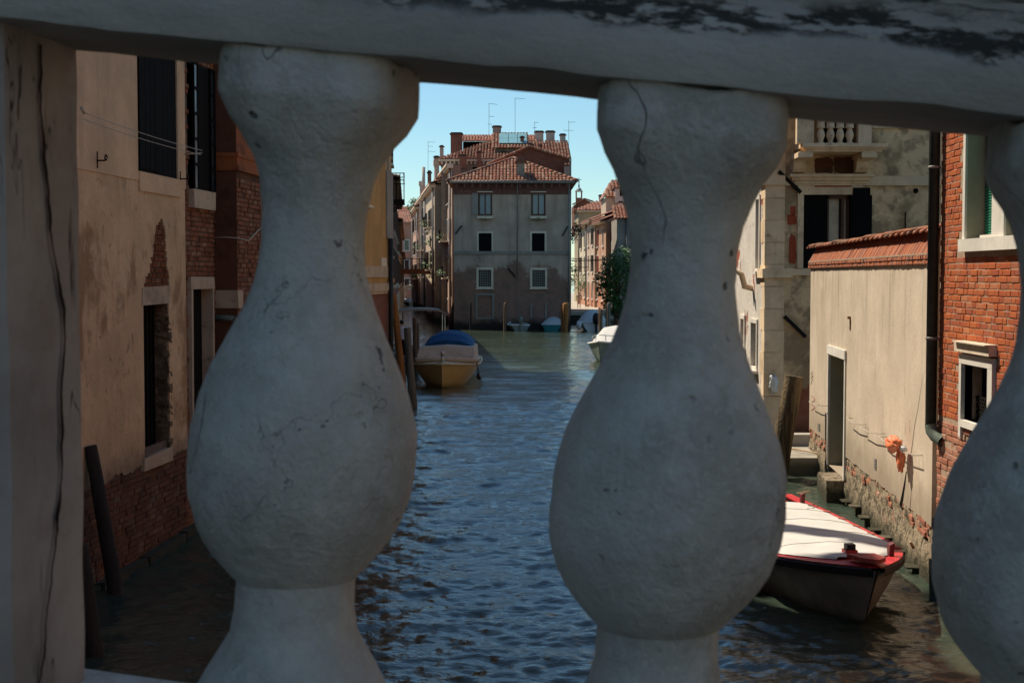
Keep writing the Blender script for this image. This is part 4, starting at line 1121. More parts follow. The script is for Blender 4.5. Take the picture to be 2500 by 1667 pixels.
# tiles over the coping
u = uG0 - .02; k = 0
zt = zr0 + .315
while u < uG1 + .1:
    L = .46; b = MB(); b.smooth = True; b.cur = rd.random()
    rings = []
    jl = rd.uniform(-.008, .012)
    for (uu, r_, lift) in ((u, .125 + jl, .026 + jl), (u + L * .5, .118, .012), (u + L + .05, .110, -.004)):
        rings.append([P(uu, zt + lift + .062 * math.sin(a) - .015, -.135 - r_ * 1.55 * math.cos(a)) for a in [math.pi * j / 8 for j in range(9)]] + [P(uu, zt + lift + .045 * math.sin(a) - .03, -.135 - (r_ - .015) * 1.55 * math.cos(a)) for a in [math.pi * (8 - j) / 8 for j in range(9)]])
    b.loft(rings, True, True, True)
    o = W_(b, 'coping_tile', m_cope_tile, gw); u += L * rd.uniform(.9, 1.0); k += 1
# doorway
fw = MB(); e = .10
fw.fbox(frG, dr[0] - e, dr[0], dr[2], dr[3], -.2, .03, jit=.003); fw.fbox(frG, dr[1], dr[1] + e, dr[2], dr[3], -.2, .03, jit=.003)
df = W_(fw, 'doorway', m_trim_white, gw)
b = MB(); b.fbox(frG, dr[0] - e - .02, dr[1] + e + .02, dr[3], dr[3] + .17, -.2, .04, jit=.003); b.build('lintel', m_trim_white, df)
b = MB(); b.fbox(frG, dr[0], dr[1], dr[2], dr[3], -.30, -.27); b.build('door', m_wood_door, df)
b = MB(); b.fbox(frG, dr[1] - .003, dr[1] + .001, dr[2], dr[3], -.27, -.02); b.build('reveal', bpy.data.materials['olive_grey_reveal'], df)
b = MB(); b.fbox(frG, dr[0] - .08, dr[0] + 1.0, -.5, dr[2] - .02, -.3, .34, jit=.01); b.fbox(frG, dr[1] - .3, dr[1] + .1, -.5, dr[2] - .2, -.3, .2, jit=.01); b.build('step', m_base_stone, df)
# hooks with string, small plates, rust nail, crack strips, algae ledges
def on(px, py, d=0.0): return frG.P(*frG.hit(px, py, d), d)
mb = MB(); mb.smooth = True
pairs = [((1975, 980), (2010, 990)), ((2066, 1020), (2099, 1036)), ((2100, 1043), (2143, 1058)), ((2146, 1066), (2172, 1082)), ((2176, 1085), (2232, 1111))]
for (a, b) in pairs:
    pa, pb = on(*a, .12), on(*b, .12); mid = (pa + pb) / 2 - Vector((0, 0, .03))
    mb.tube([pa, mid, pb], .008, 5)
    for q in (pa, pb): mb.tube([q, q - frG.n * .125], .007, 5)
W_(mb, 'string_on_hooks', m_cable, gw)
for (px_, py_, w_, h_) in ((2000, 1042, .3, .16), (2138, 1132, .16, .18)):
    u_, z_ = frG.hit(px_, py_); b = MB(); b.fbox(frG, u_ - w_ / 2, u_ + w_ / 2, z_ - h_ / 2, z_ + h_ / 2, -.005, .012)
    for i in range(3): b.fbox(frG, u_ - w_ * .4, u_ + w_ * .4, z_ - h_ * .3 + i * h_ * .28, z_ - h_ * .2 + i * h_ * .28, .012, .018)
    W_(b, 'vent_plate', m_zinc, gw)
u_, z_ = frG.hit(2077, 790); b = MB(); b.fbox(frG, u_ - .02, u_ + .03, z_ - .12, z_ + .1, -.01, .02, jit=.008); b.fbox(frG, u_ - .01, u_ + .05, z_ + .08, z_ + .13, -.01, .06, jit=.006); W_(b, 'rusty_bracket', m_post_orange, gw)
def crack(par, fr, pts, w0, mat, d=.003):
    b = MB(); q = [fr.hit(*p_) for p_ in pts]
    for i in range(len(q) - 1):
        wa = w0 * (.25 + .75 * (i / (len(q) - 1))); wb = w0 * (.25 + .75 * ((i + 1) / (len(q) - 1)))
        b.quad(fr.P(q[i][0] - wa, q[i][1], d), fr.P(q[i][0] + wa, q[i][1], d), fr.P(q[i + 1][0] + wb, q[i + 1][1], d), fr.P(q[i + 1][0] - wb, q[i + 1][1], d))
    return W_(b, 'crack', mat, par)
crack(gw, frG, [(2258, 905), (2252, 930), (2246, 965), (2241, 1000), (2233, 1040), (2229, 1075), (2225, 1105)], .012, m_black)
crack(gw, frG, [(2213, 1150), (2209, 1180), (2204, 1210), (2199, 1236)], .10, m_shade_room)
crack(gw, frG, [(2226, 1190), (2224, 1215), (2222, 1240)], .012, m_black)
for (px_, py_, l_) in ((2074, 1020, 30), (2088, 1028, 28), (2113, 1040, 30), (2120, 1045, 24), (2157, 1064, 40), (2166, 1070, 34), (2210, 1040, 36), (2221, 1040, 30)):
    crack(gw, frG, [(px_, py_ - l_ / 2), (px_ + .5, py_), (px_, py_ + l_ / 2)], .006, m_post)
for i in range(9):
    yy = 19.3 + i * .95; u_ = (yy - 18.55); b = MB(); b.fbox(frG, u_, u_ + .30, .10 + .03 * (i % 3), .12 + .03 * (i % 3), -.05, .17, jit=.008); b.fbox(frG, u_ + .1, u_ + .2, -.2, .10 + .03 * (i % 3), -.05, .07, jit=.01)
    W_(b, 'mooring_step', m_base_stone, gw)
# graffiti marks near the far end (abstract scribble and pink smear)
for (pts, m_) in ((((1980, 938), (1984, 926), (1981, 922), (1985, 918), (1981, 913), (1984, 908)), m_iron), (((1982, 966), (1990, 975), (1981, 985), (1990, 995), (1981, 1002)), m_redbrown)):
    b = MB(); q = [frG.P(*frG.hit(*p_), .004) for p_ in pts]
    for a_, c_ in zip(q, q[1:]): b.bar(a_, c_, .012, .003, up=frG.n)
    W_(b, 'scribble', m_, gw)

# downpipe at the joint between wall and brick house
dp = thing('downpipe', 'thick black downpipe between buff garden wall and red brick house', 'pipe', (5.56, 18.5, 0))
pb = at(2272, 1040, 18.42); xp = pb.x; zb_ = pb.z
mb = MB(); mb.smooth = True
mb.tube([(xp, 18.42, zb_), (xp, 18.42, ZR + .2)], .072, 14); 
W_(mb, 'pipe', m_pipe, dp)
mb = MB(); mb.smooth = True
mb.tube([(xp, 18.42, zb_ + .02), (xp + .005, 18.40, zb_ - .06), (xp + .04, 18.33, zb_ - .13), (xp + .10, 18.22, zb_ - .18)], .078, 14, cap=False)
W_(mb, 'spout', m_pipe_end, dp)
mb = MB(); mb.smooth = True
for z in (3.35, 5.6, 7.8): mb.tube([(xp, 18.42, z), (xp, 18.42, z + .035)], .082, 14); mb.bar((xp, 18.42, z + .02), (xp + .15, 18.5, z + .02), .03)
W_(mb, 'clamp', m_zinc, dp)

# orange bag tied to the hooks
bg_c = on(2195, 1098, .16); bag = thing('orange_bag', 'orange plastic bag knotted to a hook on the buff wall', 'bag', bg_c)
def crumple(c, rad, seed, tail=None, n=30, m=24):
    rings = []
    for i in range(m + 1):
        th = math.pi * i / m; ring = []
        for k in range(n):
            ph = 2 * math.pi * k / n; q = Vector((math.sin(th) * math.cos(ph), math.sin(th) * math.sin(ph), math.cos(th)))
            f = 1 + .38 * mnoise.noise(q * 2.2 + Vector((seed, 0, 0))) + .26 * abs(mnoise.noise(q * 4.5 + Vector((0, seed, 0)))) - .12 * abs(mnoise.noise(q * 9 + Vector((0, seed, 0))))
            ring.append(Vector(c) + Vector((q.x * rad[0], q.y * rad[1], q.z * rad[2])) * f)
        rings.append(ring)
    return rings
mb = MB(); mb.loft(crumple(bg_c + Vector((-.04, .14, .07)), (.10, .22, .11), 3), True); W_(mb, 'bag_body', m_orange_bag, bag, smooth=True)
mb = MB(); mb.loft(crumple(bg_c + Vector((.02, -.0, -.12)), (.055, .085, .19), 7), True); W_(mb, 'bag_tail', m_orange_bag, bag, smooth=True)
mb = MB(); mb.loft(crumple(bg_c + Vector((.04, -.08, .02)), (.05, .05, .05), 5), True); W_(mb, 'knot', m_clear_bag, bag, smooth=True)

# ------------------------------------------------------------------ palace with balcony
YP = 33.0
frP = Fr(0, YP, 1, 0, 1)                       # front faces the viewer, u is x
if frP.n.y > 0: frP.n = -frP.n
xq = at(1869, 700, YP).x
frQ = Fr(xq, YP, 0.0, 1.0, 1)                 # canal side
if frQ.n.x > 0: frQ.n = -frQ.n
pal = thing('palace', 'ornate old palace with stone balcony and mottled plaster above the buff wall', 'palace', (9, 37, 0))
XP1 = 14.5; ZP = 12.5
def q8(x, y): return (1800 + x * .2934, 260 + y * .2934)     # coordinates noted from an enlarged crop
def bx(x0, y0, x1, y1, d=0.0): return frP.uz(*q8(x0, y0), *q8(x1, y1), d)
m_mott = plaster('mottled_plaster', (.74, .53, .31), [((.24, .165, .095), 1.1, .43, .60, .8), ((.20, .145, .09), 3.2, .50, .64, .6), ((.40, .10, .05), .9, .66, .69, .0)], bump=.5, bs=8, bd=.02, streak=.3, zbands=[((.26, .075, .04), 1.55, 1.75, .9, 1.6), ((.05, .035, .02), .3, .9, .8, .6)])
m_redpatch = plaster('bare_brick_red', (.36, .075, .035), [((.2, .05, .03), 4, .5, .65, .7)], bump=.8, bs=14, bd=.03)
wP = bx(548, 735, 1112, 1345); bal_in = bx(640, 20, 1010, 345)
upw = (bx(700, 0, 1000, 10)[0], bx(700, 0, 1000, 10)[1], bx(0, 330, 10, 340)[2], bx(0, 330, 10, 340)[2] + 2.6)
mb = MB(); mb.wall(frP, xq, XP1, -1, ZP, [wP + (.3,), upw + (.4,)]); 
mb.quad(frP.P(XP1, -1, 0), frP.P(XP1, ZP, 0), frP.P(XP1, ZP, -9), frP.P(XP1, -1, -9)); mb.quad(frP.P(xq, -1, -9), frP.P(XP1, -1, -9), frP.P(XP1, ZP, -9), frP.P(xq, ZP, -9))
W_(mb, 'front_wall', m_mott, pal)
sQ = [frQ.uz(1848, 487, 1856, 655), frQ.uz(1836, 788, 1849, 895), frQ.uz(1811, 778, 1819, 840), (6.0, 7.0, 4.6, 6.6), (6.0, 7.0, 8, 10), (2.2, 3.2, 8, 10)]
m_white_peel = plaster('peeling_white_stucco', (.66, .60, .52), [((.36, .09, .05), .75, .56, .585, 1.0, (1, 1, .6), .8), ((.42, .3, .24), 2.2, .58, .66, .6)], bump=.8, bs=7, bd=.03, streak=.2, zbands=[((.3, .2, .14), .8, 2.2, .6, 1.2)])
mb = MB(); mb.wall(frQ, 0, 9, -1, ZP, sQ); W_(mb, 'canal_wall', m_white_peel, pal)
for h_ in sQ: window(pal, frQ, h_, frame=.09, fm=m_trim_white, pane=m_shade_room, proud=.04)
# quoins as single blocks
zb_ = 0.3; k = 0
zl = frP.hit(1890, 660)[1]; zt_ = frP.hit(1890, 452)[1]
xw = at(1914, 700, YP).x - xq
while zb_ < ZP - .3:
    hh = .52; long_ = k % 2
    b = MB(); b.fbox(frP, xq - .03, xq + xw, zb_, zb_ + hh - .012, -(.55 if long_ else .3), .035, jit=.006)
    W_(b, 'quoin', m_trim_pal, pal); zb_ += hh; k += 1
part('belt_course', m_trim_pal, pal, frP, [(xq - .07, XP1, *bx(0, 580, 10, 660)[2:], -.2, .07), (xq - .09, bx(0, 0, 400, 10)[1], *bx(0, 575, 10, 655)[2:], -.6, .10)], jit=.004)
part('belt_course', m_trim_pal, pal, frP, [(xq - .1, bx(190, 0, 415, 10)[1], *bx(0, 1350, 10, 1425)[2:], -.6, .12), (bx(415, 0, 470, 10)[0], bx(415, 0, 470, 10)[1], *bx(0, 1345, 10, 1425)[2:], -.1, .08), (bx(470, 0, 1200, 10)[0], XP1, *bx(0, 1352, 10, 1405)[2:], -.1, .06)], jit=.004)
part('belt_course', m_trim_pal, pal, frP, [(bx(1120, 0, 1130, 10)[0], XP1, *bx(0, 105, 10, 182)[2:], -.1, .06)], jit=.004)
# window with cornice
win = W_((lambda m: (m.fbox(frP, wP[0] - .14, wP[0], wP[2], wP[3], -.2, .05), m.fbox(frP, wP[0] - .14, bx(0, 0, 1045, 10)[1], wP[3], wP[3] + (bx(0, 660, 10, 735)[3] - bx(0, 660, 10, 735)[2]), -.2, .055), m)[-1])(MB()), 'window', m_trim_pal, pal)
b = MB(); c0 = bx(430, 568, 1110, 645); zz = [c0[2], c0[2] + (c0[3] - c0[2]) * .35, c0[2] + (c0[3] - c0[2]) * .7, c0[3]]
for i, (ov, dd) in enumerate(((-.12, .10), (-.04, .17), (.02, .24))): b.fbox(frP, c0[0] - ov, c0[1] + ov, zz[i], zz[i + 1] + .001, -.1, dd, jit=.003)
b.build('cornice', m_trim_pal, win)
b = MB(); r0 = bx(640, 660, 945, 672); b.fbox(frP, r0[0], r0[1], r0[2], r0[3], .05, .062); b.build('red_strip', m_redpatch, win)
b = MB(); s0 = bx(548, 735, 752, 1345); b.fbox(frP, s0[0], s0[1], wP[2], wP[3], -.12, -.05); 
for i in range(3): b.fbox(frP, s0[0] + .05, s0[1] - .05, wP[2] + .1 + i * .62, wP[2] + .65 + i * .62, -.05, -.035)
b.build('shutter', m_black, win)
s0 = bx(935, 742, 1113, 1345); b = MB(); b.fbox(frP, s0[0], s0[1], wP[2], wP[3] - .02, .0, .07)
for i in range(3): b.fbox(frP, s0[0] + .05, s0[1] - .05, wP[2] + .1 + i * .62, wP[2] + .65 + i * .62, .07, .085)
b.build('shutter', m_black, win)
g0 = bx(752, 740, 935, 1345); b = MB(); t = .045
for (a_, c_) in ((g0[0], g0[0] + t), (g0[1] - t, g0[1])): b.fbox(frP, a_, c_, wP[2], wP[3], -.16, -.08)
b.fbox(frP, g0[0], g0[1], wP[3] - .09, wP[3], -.16, -.08); b.fbox(frP, (g0[0] + g0[1]) / 2 + .08, (g0[0] + g0[1]) / 2 + .14, wP[2], wP[3], -.16, -.1)
b.build('casement', m_brownframe, win)
b = MB(); b.fbox(frP, g0[0], g0[1], wP[2], wP[3], -.24, -.22); b.build('pane', m_glass, win)
b = MB(); b.fbox(frP, g0[0] + t, g0[0] + .30, wP[2], wP[3] - .09, -.215, -.20); b.fbox(frP, g0[1] - .14, g0[1] - t, wP[2], wP[3] - .09, -.215, -.20); b.build('curtain', m_curtain, win)
b = MB(); b.fbox(frP, wP[0], wP[1], wP[2], wP[3], -.31, -.30); b.build('dark_room', m_shade_room, win)
b = MB(); b.fbox(frP, upw[0], upw[1], upw[2], upw[3], -.42, -.40); W_(b, 'balcony_door', m_black, pal)
# red bare patches of plaster left of the window
for (x0, y0, x1, y1) in ((415, 900, 492, 985), (440, 830, 485, 905), (430, 1065, 488, 1310), (640, 425, 800, 555), (800, 420, 1000, 560)):
    a_ = bx(x0, y0, x1, y1); b = MB(); n_ = 14; cu, cz = (a_[0] + a_[1]) / 2, (a_[2] + a_[3]) / 2
    ring = []
    for i in range(28):
        th = 2 * math.pi * i / 28; ca, sa = math.cos(th), math.sin(th); e_ = 5.0
        q = (abs(ca) ** e_ + abs(sa) ** e_) ** (-1 / e_) * (1 + .18 * mnoise.noise(Vector((ca * 2 + x0, sa * 2, y0))))
        ring.append((cu + ca * q * (a_[1] - a_[0]) / 2, cz + sa * q * (a_[3] - a_[2]) / 2))
    b.poly([frP.P(u, z, .004) for u, z in ring]); W_(b, 'bare_brick_patch', m_redpatch if x0 < 600 else m_rust_dark, pal)
# balcony
bt, bb = bx(0, 20, 10, 340)[3], bx(0, 20, 10, 340)[2]
f0 = bx(470, 340, 1160, 405); proj_d = .95
b = MB(); hh = f0[3] - f0[2]
for i, (ov, za, zb2) in enumerate(((.0, .55, 1.0), (-.05, .3, .56), (-.1, 0, .31))): b.fbox(frP, f0[0] - ov, f0[1] + ov, f0[2] + hh * za, f0[2] + hh * zb2, -.05, proj_d + .05 - ov * -1)
bal = W_(b, 'balcony', m_trim_pal, pal)
for (x0, x1) in ((500, 640), (1010, 1120)):
    a_ = bx(x0, 45, x1, 340, proj_d); b = MB(); b.fbox(frP, a_[0], a_[1], bb, bt, proj_d - .22, proj_d - .02, jit=.004); b.build('pedestal', m_trim_pal, bal)
a0, a1 = bx(640, 45, 1010, 340, proj_d)[:2]
b = MB(); b.fbox(frP, bx(490, 0, 500, 9, proj_d)[0], bx(1120, 0, 1130, 9, proj_d)[1], bt, bt + .14, -.05, proj_d + .02); b.build('handrail', m_trim_pal, bal)
hb = bt - bb; nb = 4
prof_b = [(.10, 0), (.10, .03), (.055, .05), (.075, .12), (.105, .20), (.095, .28), (.06, .37), (.06, .39), (.105, .40), (.105, .44), (.10, .45), (.10, .55), (.105, .56), (.105, .60), (.06, .61), (.06, .63), (.095, .72), (.105, .80), (.075, .88), (.055, .95), (.10, .97), (.10, 1)]
me_b = None
for i in range(nb):
    uu = a0 + (a1 - a0) * (i + .8) / (nb + .6)
    if me_b is None:
        b = MB(); b.lathe([(r_ * .92, z * hb) for r_, z in prof_b], n=14); o = b.build('baluster', m_trim_pal, bal, smooth=True, ang=40); me_b = o.data
    else:
        o = bpy.data.objects.new('baluster', me_b); COL.objects.link(o); o.parent = bal
    o.location = frP.P(uu, bb, proj_d - .12)
for (x0, x1) in ((490, 592), (1015, 1120)):
    a_ = bx(x0, 405, x1, 560, proj_d * .6); b = MB(); w_ = (a_[0], a_[1]); zt = f0[2]; zb3 = bx(0, 405, 10, 560)[2]
    prf = [(0.02, zb3), (.18, zb3 + .02), (.30, zb3 + .12), (.34, zb3 + .25), (.52, zb3 + .33), (.62, zb3 + (zt - zb3) * .62), (.82, zb3 + (zt - zb3) * .66), (.84, zt - .12), (.9, zt - .1), (.9, zt), (0.02, zt)]
    b.loft([[frP.P(w_[0], z, d) for d, z in prf], [frP.P(w_[1], z, d) for d, z in prf]], True, True, True)
    b.fbox(frP, w_[0] - .03, w_[1] + .03, zt - .13, zt - .02, .0, .93); b.build('bracket', m_trim_pal, bal)
# dark diagonal bars and small fittings
for (xa, ya, xb, yb) in (((1900, 419), 0, (1954, 471), 0), ((1914, 772), 0, (1966, 822), 0)):
    pa, pb2 = frP.P(*frP.hit(*xa), .06), frP.P(*frP.hit(*xb), .06); b = MB(); b.bar(pa, pb2, .085, .05, up=(0, -1, 0)); W_(b, 'wall_bar', m_iron, pal)
a_ = bx(1393, 880, 1399, 1030); b = MB(); b.fbox(frP, a_[0], a_[1], a_[2], a_[3], 0, .05); W_(b, 'vent_pipe', m_iron, pal)
u_, z_ = frP.hit(*q8(1485, 703)); b = MB(); b.smooth = True; b.tube([frP.P(u_, z_, -.02), frP.P(u_, z_, .02)], .06, 14); W_(b, 'vent_hole', m_black, pal)
u_, z_ = frQ.hit(1838, 680); b = MB(); b.smooth = True
b.tube([frQ.P(u_, z_ - .25, .0), frQ.P(u_, z_ - .2, .2), frQ.P(u_, z_ + .1, .28), frQ.P(u_, z_ + .25, .5)], [.07, .08, .07, .04], 8); b.tube([frQ.P(u_, z_ + .25, .5), frQ.P(u_, z_ + .33, .62)], [.08, .03], 8); W_(b, 'water_spout', m_trim_pal, pal)
simple_roof(pal, frP, xq - .1, XP1, ZP, 9, seed=12)
# clear bag caught on the palace corner
cb_ = at(1889, 938, YP - .15); cbag = thing('clear_bag', 'crumpled clear plastic bag hanging on the palace corner', 'bag', cb_)
mb = MB(); mb.loft(crumple(cb_, (.10, .06, .22), 13), True); W_(mb, 'bag_body', m_clear_bag, cbag, smooth=True)
mb = MB(); mb.tube([cb_ + Vector((0, 0, .2)), cb_ + Vector((.02, .1, .34))], .008, 5); W_(mb, 'string', m_cable, cbag)

# landing stage of stone between wall and palace
ld = thing('stone_landing', 'low sunlit stone landing at the foot of the palace', 'landing', (6.6, 31, 0))
xa = at(1935, 1100, 30).x
mb = MB(); b0 = wat(1960, 1118, .35)
mb.box(5.75, 8.2, 29.2, 31.4, -.6, .36); W_(mb, 'slab', m_quay, ld)
mb = MB(); mb.box(5.70, 8.2, 31.2, 31.6, .36, .62); W_(mb, 'kerb', m_quay, ld)
mb = MB(); mb.box(5.8, 8.2, 31.5, 32.96, -.6, .18); W_(mb, 'lower_slab', m_quay, ld)
mb = MB(); mb.smooth = True
for k in range(2): mb.tube([(5.6, 30.9, .42 + .05 * k), (6.6, 29.6, .40), (6.9, 29.3, .38)], .012, 5)
tag(W_(mb, 'mooring_rope', m_rope, None), 'pale rope lying across the stone landing by the palace', 'rope')

# house further along, largely behind the balustrade
frN = Fr(7.4, 43.2, -.02, 1, -1)
if frN.n.x > 0: frN.n = -frN.n
hN = thing('pink_house', 'plain pink house on the right bank beyond the palace', 'house', (10, 52, 0))
m_pink = facade('pink_stucco', (.46, .25, .18), (.3, .17, .12), (.3, .12, .08))
hs = [(a, a + 1.0, z, z + 1.7) for a in (2, 5.5, 9, 12.5) for z in (1.6, 4.8, 7.8)]
mb = MB(); mb.wall(frN, 0, 15, -1, 10.5, hs); mb.shell(frN, 0, 15, -1, 10.5, 8); W_(mb, 'wall', m_pink, hN)
for h_ in hs: window(hN, frN, h_, pane=m_glass, shut=(-1, 1) if h_[2] > 3 else None)
simple_roof(hN, frN, 0, 15, 10.5, 8, seed=14)
m_leaf_shadow = leaf_mat('shadowed_leaves', (.008, .016, .006), (.015, .03, .01), (.03, .05, .016))  # near-black leaf tones, the shadow on the creeper put into the colour
# ------------------------------------------------------------------ central house across the basin
YC = 108.0
frC = Fr(0, YC, 1, 0, 1)
if frC.n.y > 0: frC.n = -frC.n
def c1(x, y): return (900 + x * .28061, 180 + y * .28061)
def c2(x, y): return (900 + x * .28061, 560 + y * .28061)
def B1(x0, y0, x1, y1): return frC.uz(*c1(x0, y0), *c1(x1, y1))
def B2(x0, y0, x1, y1): return frC.uz(*c2(x0, y0), *c2(x1, y1))
xl, xr = at(1108, 600, YC).x, at(1392.5, 600, YC).x
zE = frC.hit(*c1(1250, 945))[1]
cen = thing('grey_canal_house', 'grey rendered canal house with hipped tile roof facing the water, centre', 'house', ((xl + xr) / 2, YC + 4, 0))
ops = [B1(960, 1040, 1068, 1228), B1(1422, 1040, 1532, 1228), B1(957, 1388, 1070, 1550), B1(1420, 1388, 1532, 1550), B2(957, 352, 1066, 498), B2(1424, 354, 1534, 498), B2(948, 575, 1075, 765)]
mb = MB(); mb.wall(frC, xl, xr, -1, zE - .95, [o_ + (.22,) for o_ in ops]); mb.shell(frC, xl, xr, -1, zE, 11)
W_(mb, 'wall', m_central, cen)
m_frieze = plaster('brick_red_frieze', (.17, .075, .055), [((.1, .05, .04), 1.5, .5, .65, .7)], streak=.3)
mb = MB(); mb.wall(frC, xl, xr, zE - .95, zE, [], d=.02); W_(mb, 'frieze', m_frieze, cen)
mb = MB(); 
for i in range(15):
    u = xl + .25 + i * (xr - xl - .5) / 14; mb.fbox(frC, u - .1, u + .1, zE - .42, zE - .1, 0, .26); mb.fbox(frC, u - .1, u + .1, zE - .58, zE - .42, 0, .14)
stuff(W_(mb, 'dentils', m_frieze, cen))
mb = MB(); mb.smooth = True; mb.tube([frC.P(xl - .3, zE, .45), frC.P(xr + .3, zE, .45)], .12, 8); W_(mb, 'gutter', m_zinc, cen)
part('cornice', m_frieze, cen, frC, [(xl - .15, xr + .15, zE - .1, zE + .05, -.2, .35)])
for i, o_ in enumerate(ops[:2]):
    w = window(cen, frC, o_, frame=.06, fm=m_brownframe, pane=m_glass_pale, pd=-.12, casem=m_brownframe, sill=False)
    b = MB(); b.fbox(frC, o_[0] - .15, o_[1] + .15, o_[2] - .3, o_[2] - .12, -.1, .28); b.build('sill', m_trim, w)
    b = MB(); b.fbox(frC, o_[0] - .12, o_[1] + .12, o_[3] + .06, o_[3] + .14, -.1, .10); b.build('drip', m_trim, w)
b = MB(); o_ = ops[0]; b.fbox(frC, o_[0] - .52, o_[0] - .08, o_[2], o_[3], .06, .11); W_(b, 'shutter', m_grey_strip, cen)
for i in (0, 1):
    o_ = ops[i]; mb = MB(); leaf_blob(mb, frC.P((o_[0] + o_[1]) / 2, o_[2] - .35, .28), (.62 if i else .45, .12, .16), 90 if i else 40, .07, 60 + i); W_(mb, 'sill_plants', m_leaf_olive, cen, recalc=False)
for o_ in ops[2:4]: window(cen, frC, o_, frame=.14, fm=m_trim, pane=m_black, pd=-.05, sill=False)
for o_ in ops[4:6]: window(cen, frC, o_, frame=.17, fm=m_trim, pane=m_shade_room, pd=-.2, grille=m_grey_strip, sill=True)
w = window(cen, frC, ops[6], frame=.16, fm=m_grey_strip, pane=m_central, pd=-.06, sill=False, name='walled_up_window')
o7 = B2(1405, 640, 1552, 770); part('walled_up_door_frame', m_grey_strip, cen, frC, [(o7[0], o7[0] + .16, o7[2], o7[3], -.05, .05), (o7[1] - .16, o7[1], o7[2], o7[3], -.05, .05)])
sc_ = frC.hit(*c2(1250, 204))[1]; part('string_course', m_grey_strip, cen, frC, [(xl - .05, xr + .05, sc_ - .12, sc_ + .12, -.1, .10)])
mb = MB(); mb.smooth = True; u_ = frC.hit(*c1(1295, 1200))[0]; zlo = frC.hit(*c2(1295, 440))[1]
mb.tube([frC.P(u_, zE, .3), frC.P(u_, zE - .9, .10), frC.P(u_, zlo, .10)], .035, 6); W_(mb, 'downpipe', m_zinc, cen)
mb = MB(); mb.smooth = True; mb.tube([frC.P(u_, zlo, .1), frC.P(u_ - .05, 2.4, .08), frC.P(u_ + .15, 1.0, .3), frC.P(u_ + .2, .5, .5)], .022, 5); W_(mb, 'cable', m_zinc, cen)
mb = MB(); mb.smooth = True; mb.tube([frC.P(xr - .12, zE, .2), frC.P(xr - .12, 2.2, .1)], .06, 6); W_(mb, 'downpipe', m_zinc, cen)
for (a_, b_) in ((c1(755, 1395), c1(812, 1322)), (c1(1686, 1412), c1(1732, 1330)), (c2(1216, 340), c2(1276, 412))):
    b = MB(); b.bar(frC.P(*frC.hit(*a_), .12), frC.P(*frC.hit(*b_), .12), .10, .06, up=(0, -1, 0)); W_(b, 'wall_bar', m_iron, cen)
# hip roof of barrel tiles
ov = .5; apx = at(*c1(1260, 745), YC).x; xa, xb = xl - ov, xr + ov; wdt = xb - xa
zA = at(*c1(1240, 742), YC + 4.6).z; dpt = 4.6 + ov
mb = MB(); Vf = Vector((0, dpt, zA - zE)); Lf = Vf.length; um = apx - xa
roof_plane(mb, (xa, YC - ov, zE + .02), (1, 0, 0), Vf, wdt, lambda u: Lf * (u / um if u < um else (wdt - u) / (wdt - um)), pitch=.27, row=.40, seed=71)
mb.cur = .7
mb.tri((xa, YC - ov, zE), (xb, YC - ov, zE), (apx, YC - ov + dpt, zA - .03))
mb.quad((xa, YC - ov, zE), (apx, YC - ov + dpt, zA - .03), (apx, YC + 11, zA - .03), (xa, YC + 11, zE)); mb.quad((xb, YC - ov, zE), (apx, YC - ov + dpt, zA - .03), (apx, YC + 11, zA - .03), (xb, YC + 11, zE))
W_(mb, 'roof', m_tile, cen, recalc=False)
mb = MB(); mb.smooth = True
for e_ in (xa, xb):
    n_ = 14
    for i in range(n_):
        mb.cur = random.random(); p0 = Vector((e_, YC - ov, zE + .1)).lerp(Vector((apx, YC - ov + dpt, zA + .08)), i / n_); p1 = Vector((e_, YC - ov, zE + .1)).lerp(Vector((apx, YC - ov + dpt, zA + .08)), (i + 1.1) / n_)
        mb.tube([p0, p1], [.15, .12], 7)
stuff(W_(mb, 'hip_tiles', m_tile, cen))
def chimney(par, px0, px1, py0, py1, Y, mat, capm=None, flare=True, cap_h=None):
    a, b = at(px0, py0, Y), at(px1, py1, Y); w = b.x - a.x
    mb = MB(); mb.box(a.x, b.x, Y - w * .45, Y + w * .45, b.z - .5, a.z); c = W_(mb, 'chimney', mat, par)
    ch = cap_h or max(.18, .10 * (a.z - b.z)); mb = MB(); o_ = .08 if flare else .02
    mb.box(a.x - o_, b.x + o_, Y - w * .45 - o_, Y + w * .45 + o_, a.z, a.z + ch * .5); mb.box(a.x + .02, b.x - .02, Y - w * .3, Y + w * .3, a.z + ch * .5, a.z + ch)
    mb.build('chimney_cap', capm or m_roofdark, c)
    return c
m_chim = plaster('chimney_render', (.33, .27, .22), [((.16, .12, .1), 1.5, .5, .65, .6)], streak=.4)
m_chim_pale = plaster('pale_chimney_render', (.52, .45, .38), [((.25, .2, .16), 1.2, .58, .7, .6)], streak=.4)
m_chim_red = plaster('red_chimney_render', (.26, .11, .07), [((.13, .07, .05), 1.5, .5, .65, .6)], streak=.4)
c_ = chimney(cen, *(c1(1293, 0)[0], c1(1357, 0)[0]), c1(0, 770)[1], c1(0, 920)[1], YC + .8, m_chim)
a_ = at(*c1(1270, 775), YC + .8); b_ = at(*c1(1378, 775), YC + .8); top_ = at(*c1(1325, 722), YC + .8)
mb = MB(); mb.hexa([(a_.x, YC + .2, a_.z), (b_.x, YC + .2, a_.z), (b_.x, YC + 1.5, a_.z), (a_.x, YC + 1.5, a_.z), (top_.x - .1, YC + .2, top_.z), (top_.x + .1, YC + .2, top_.z), (top_.x + .1, YC + 1.5, top_.z), (top_.x - .1, YC + 1.5, top_.z)]); mb.build('chimney_hood', m_tile, c_)

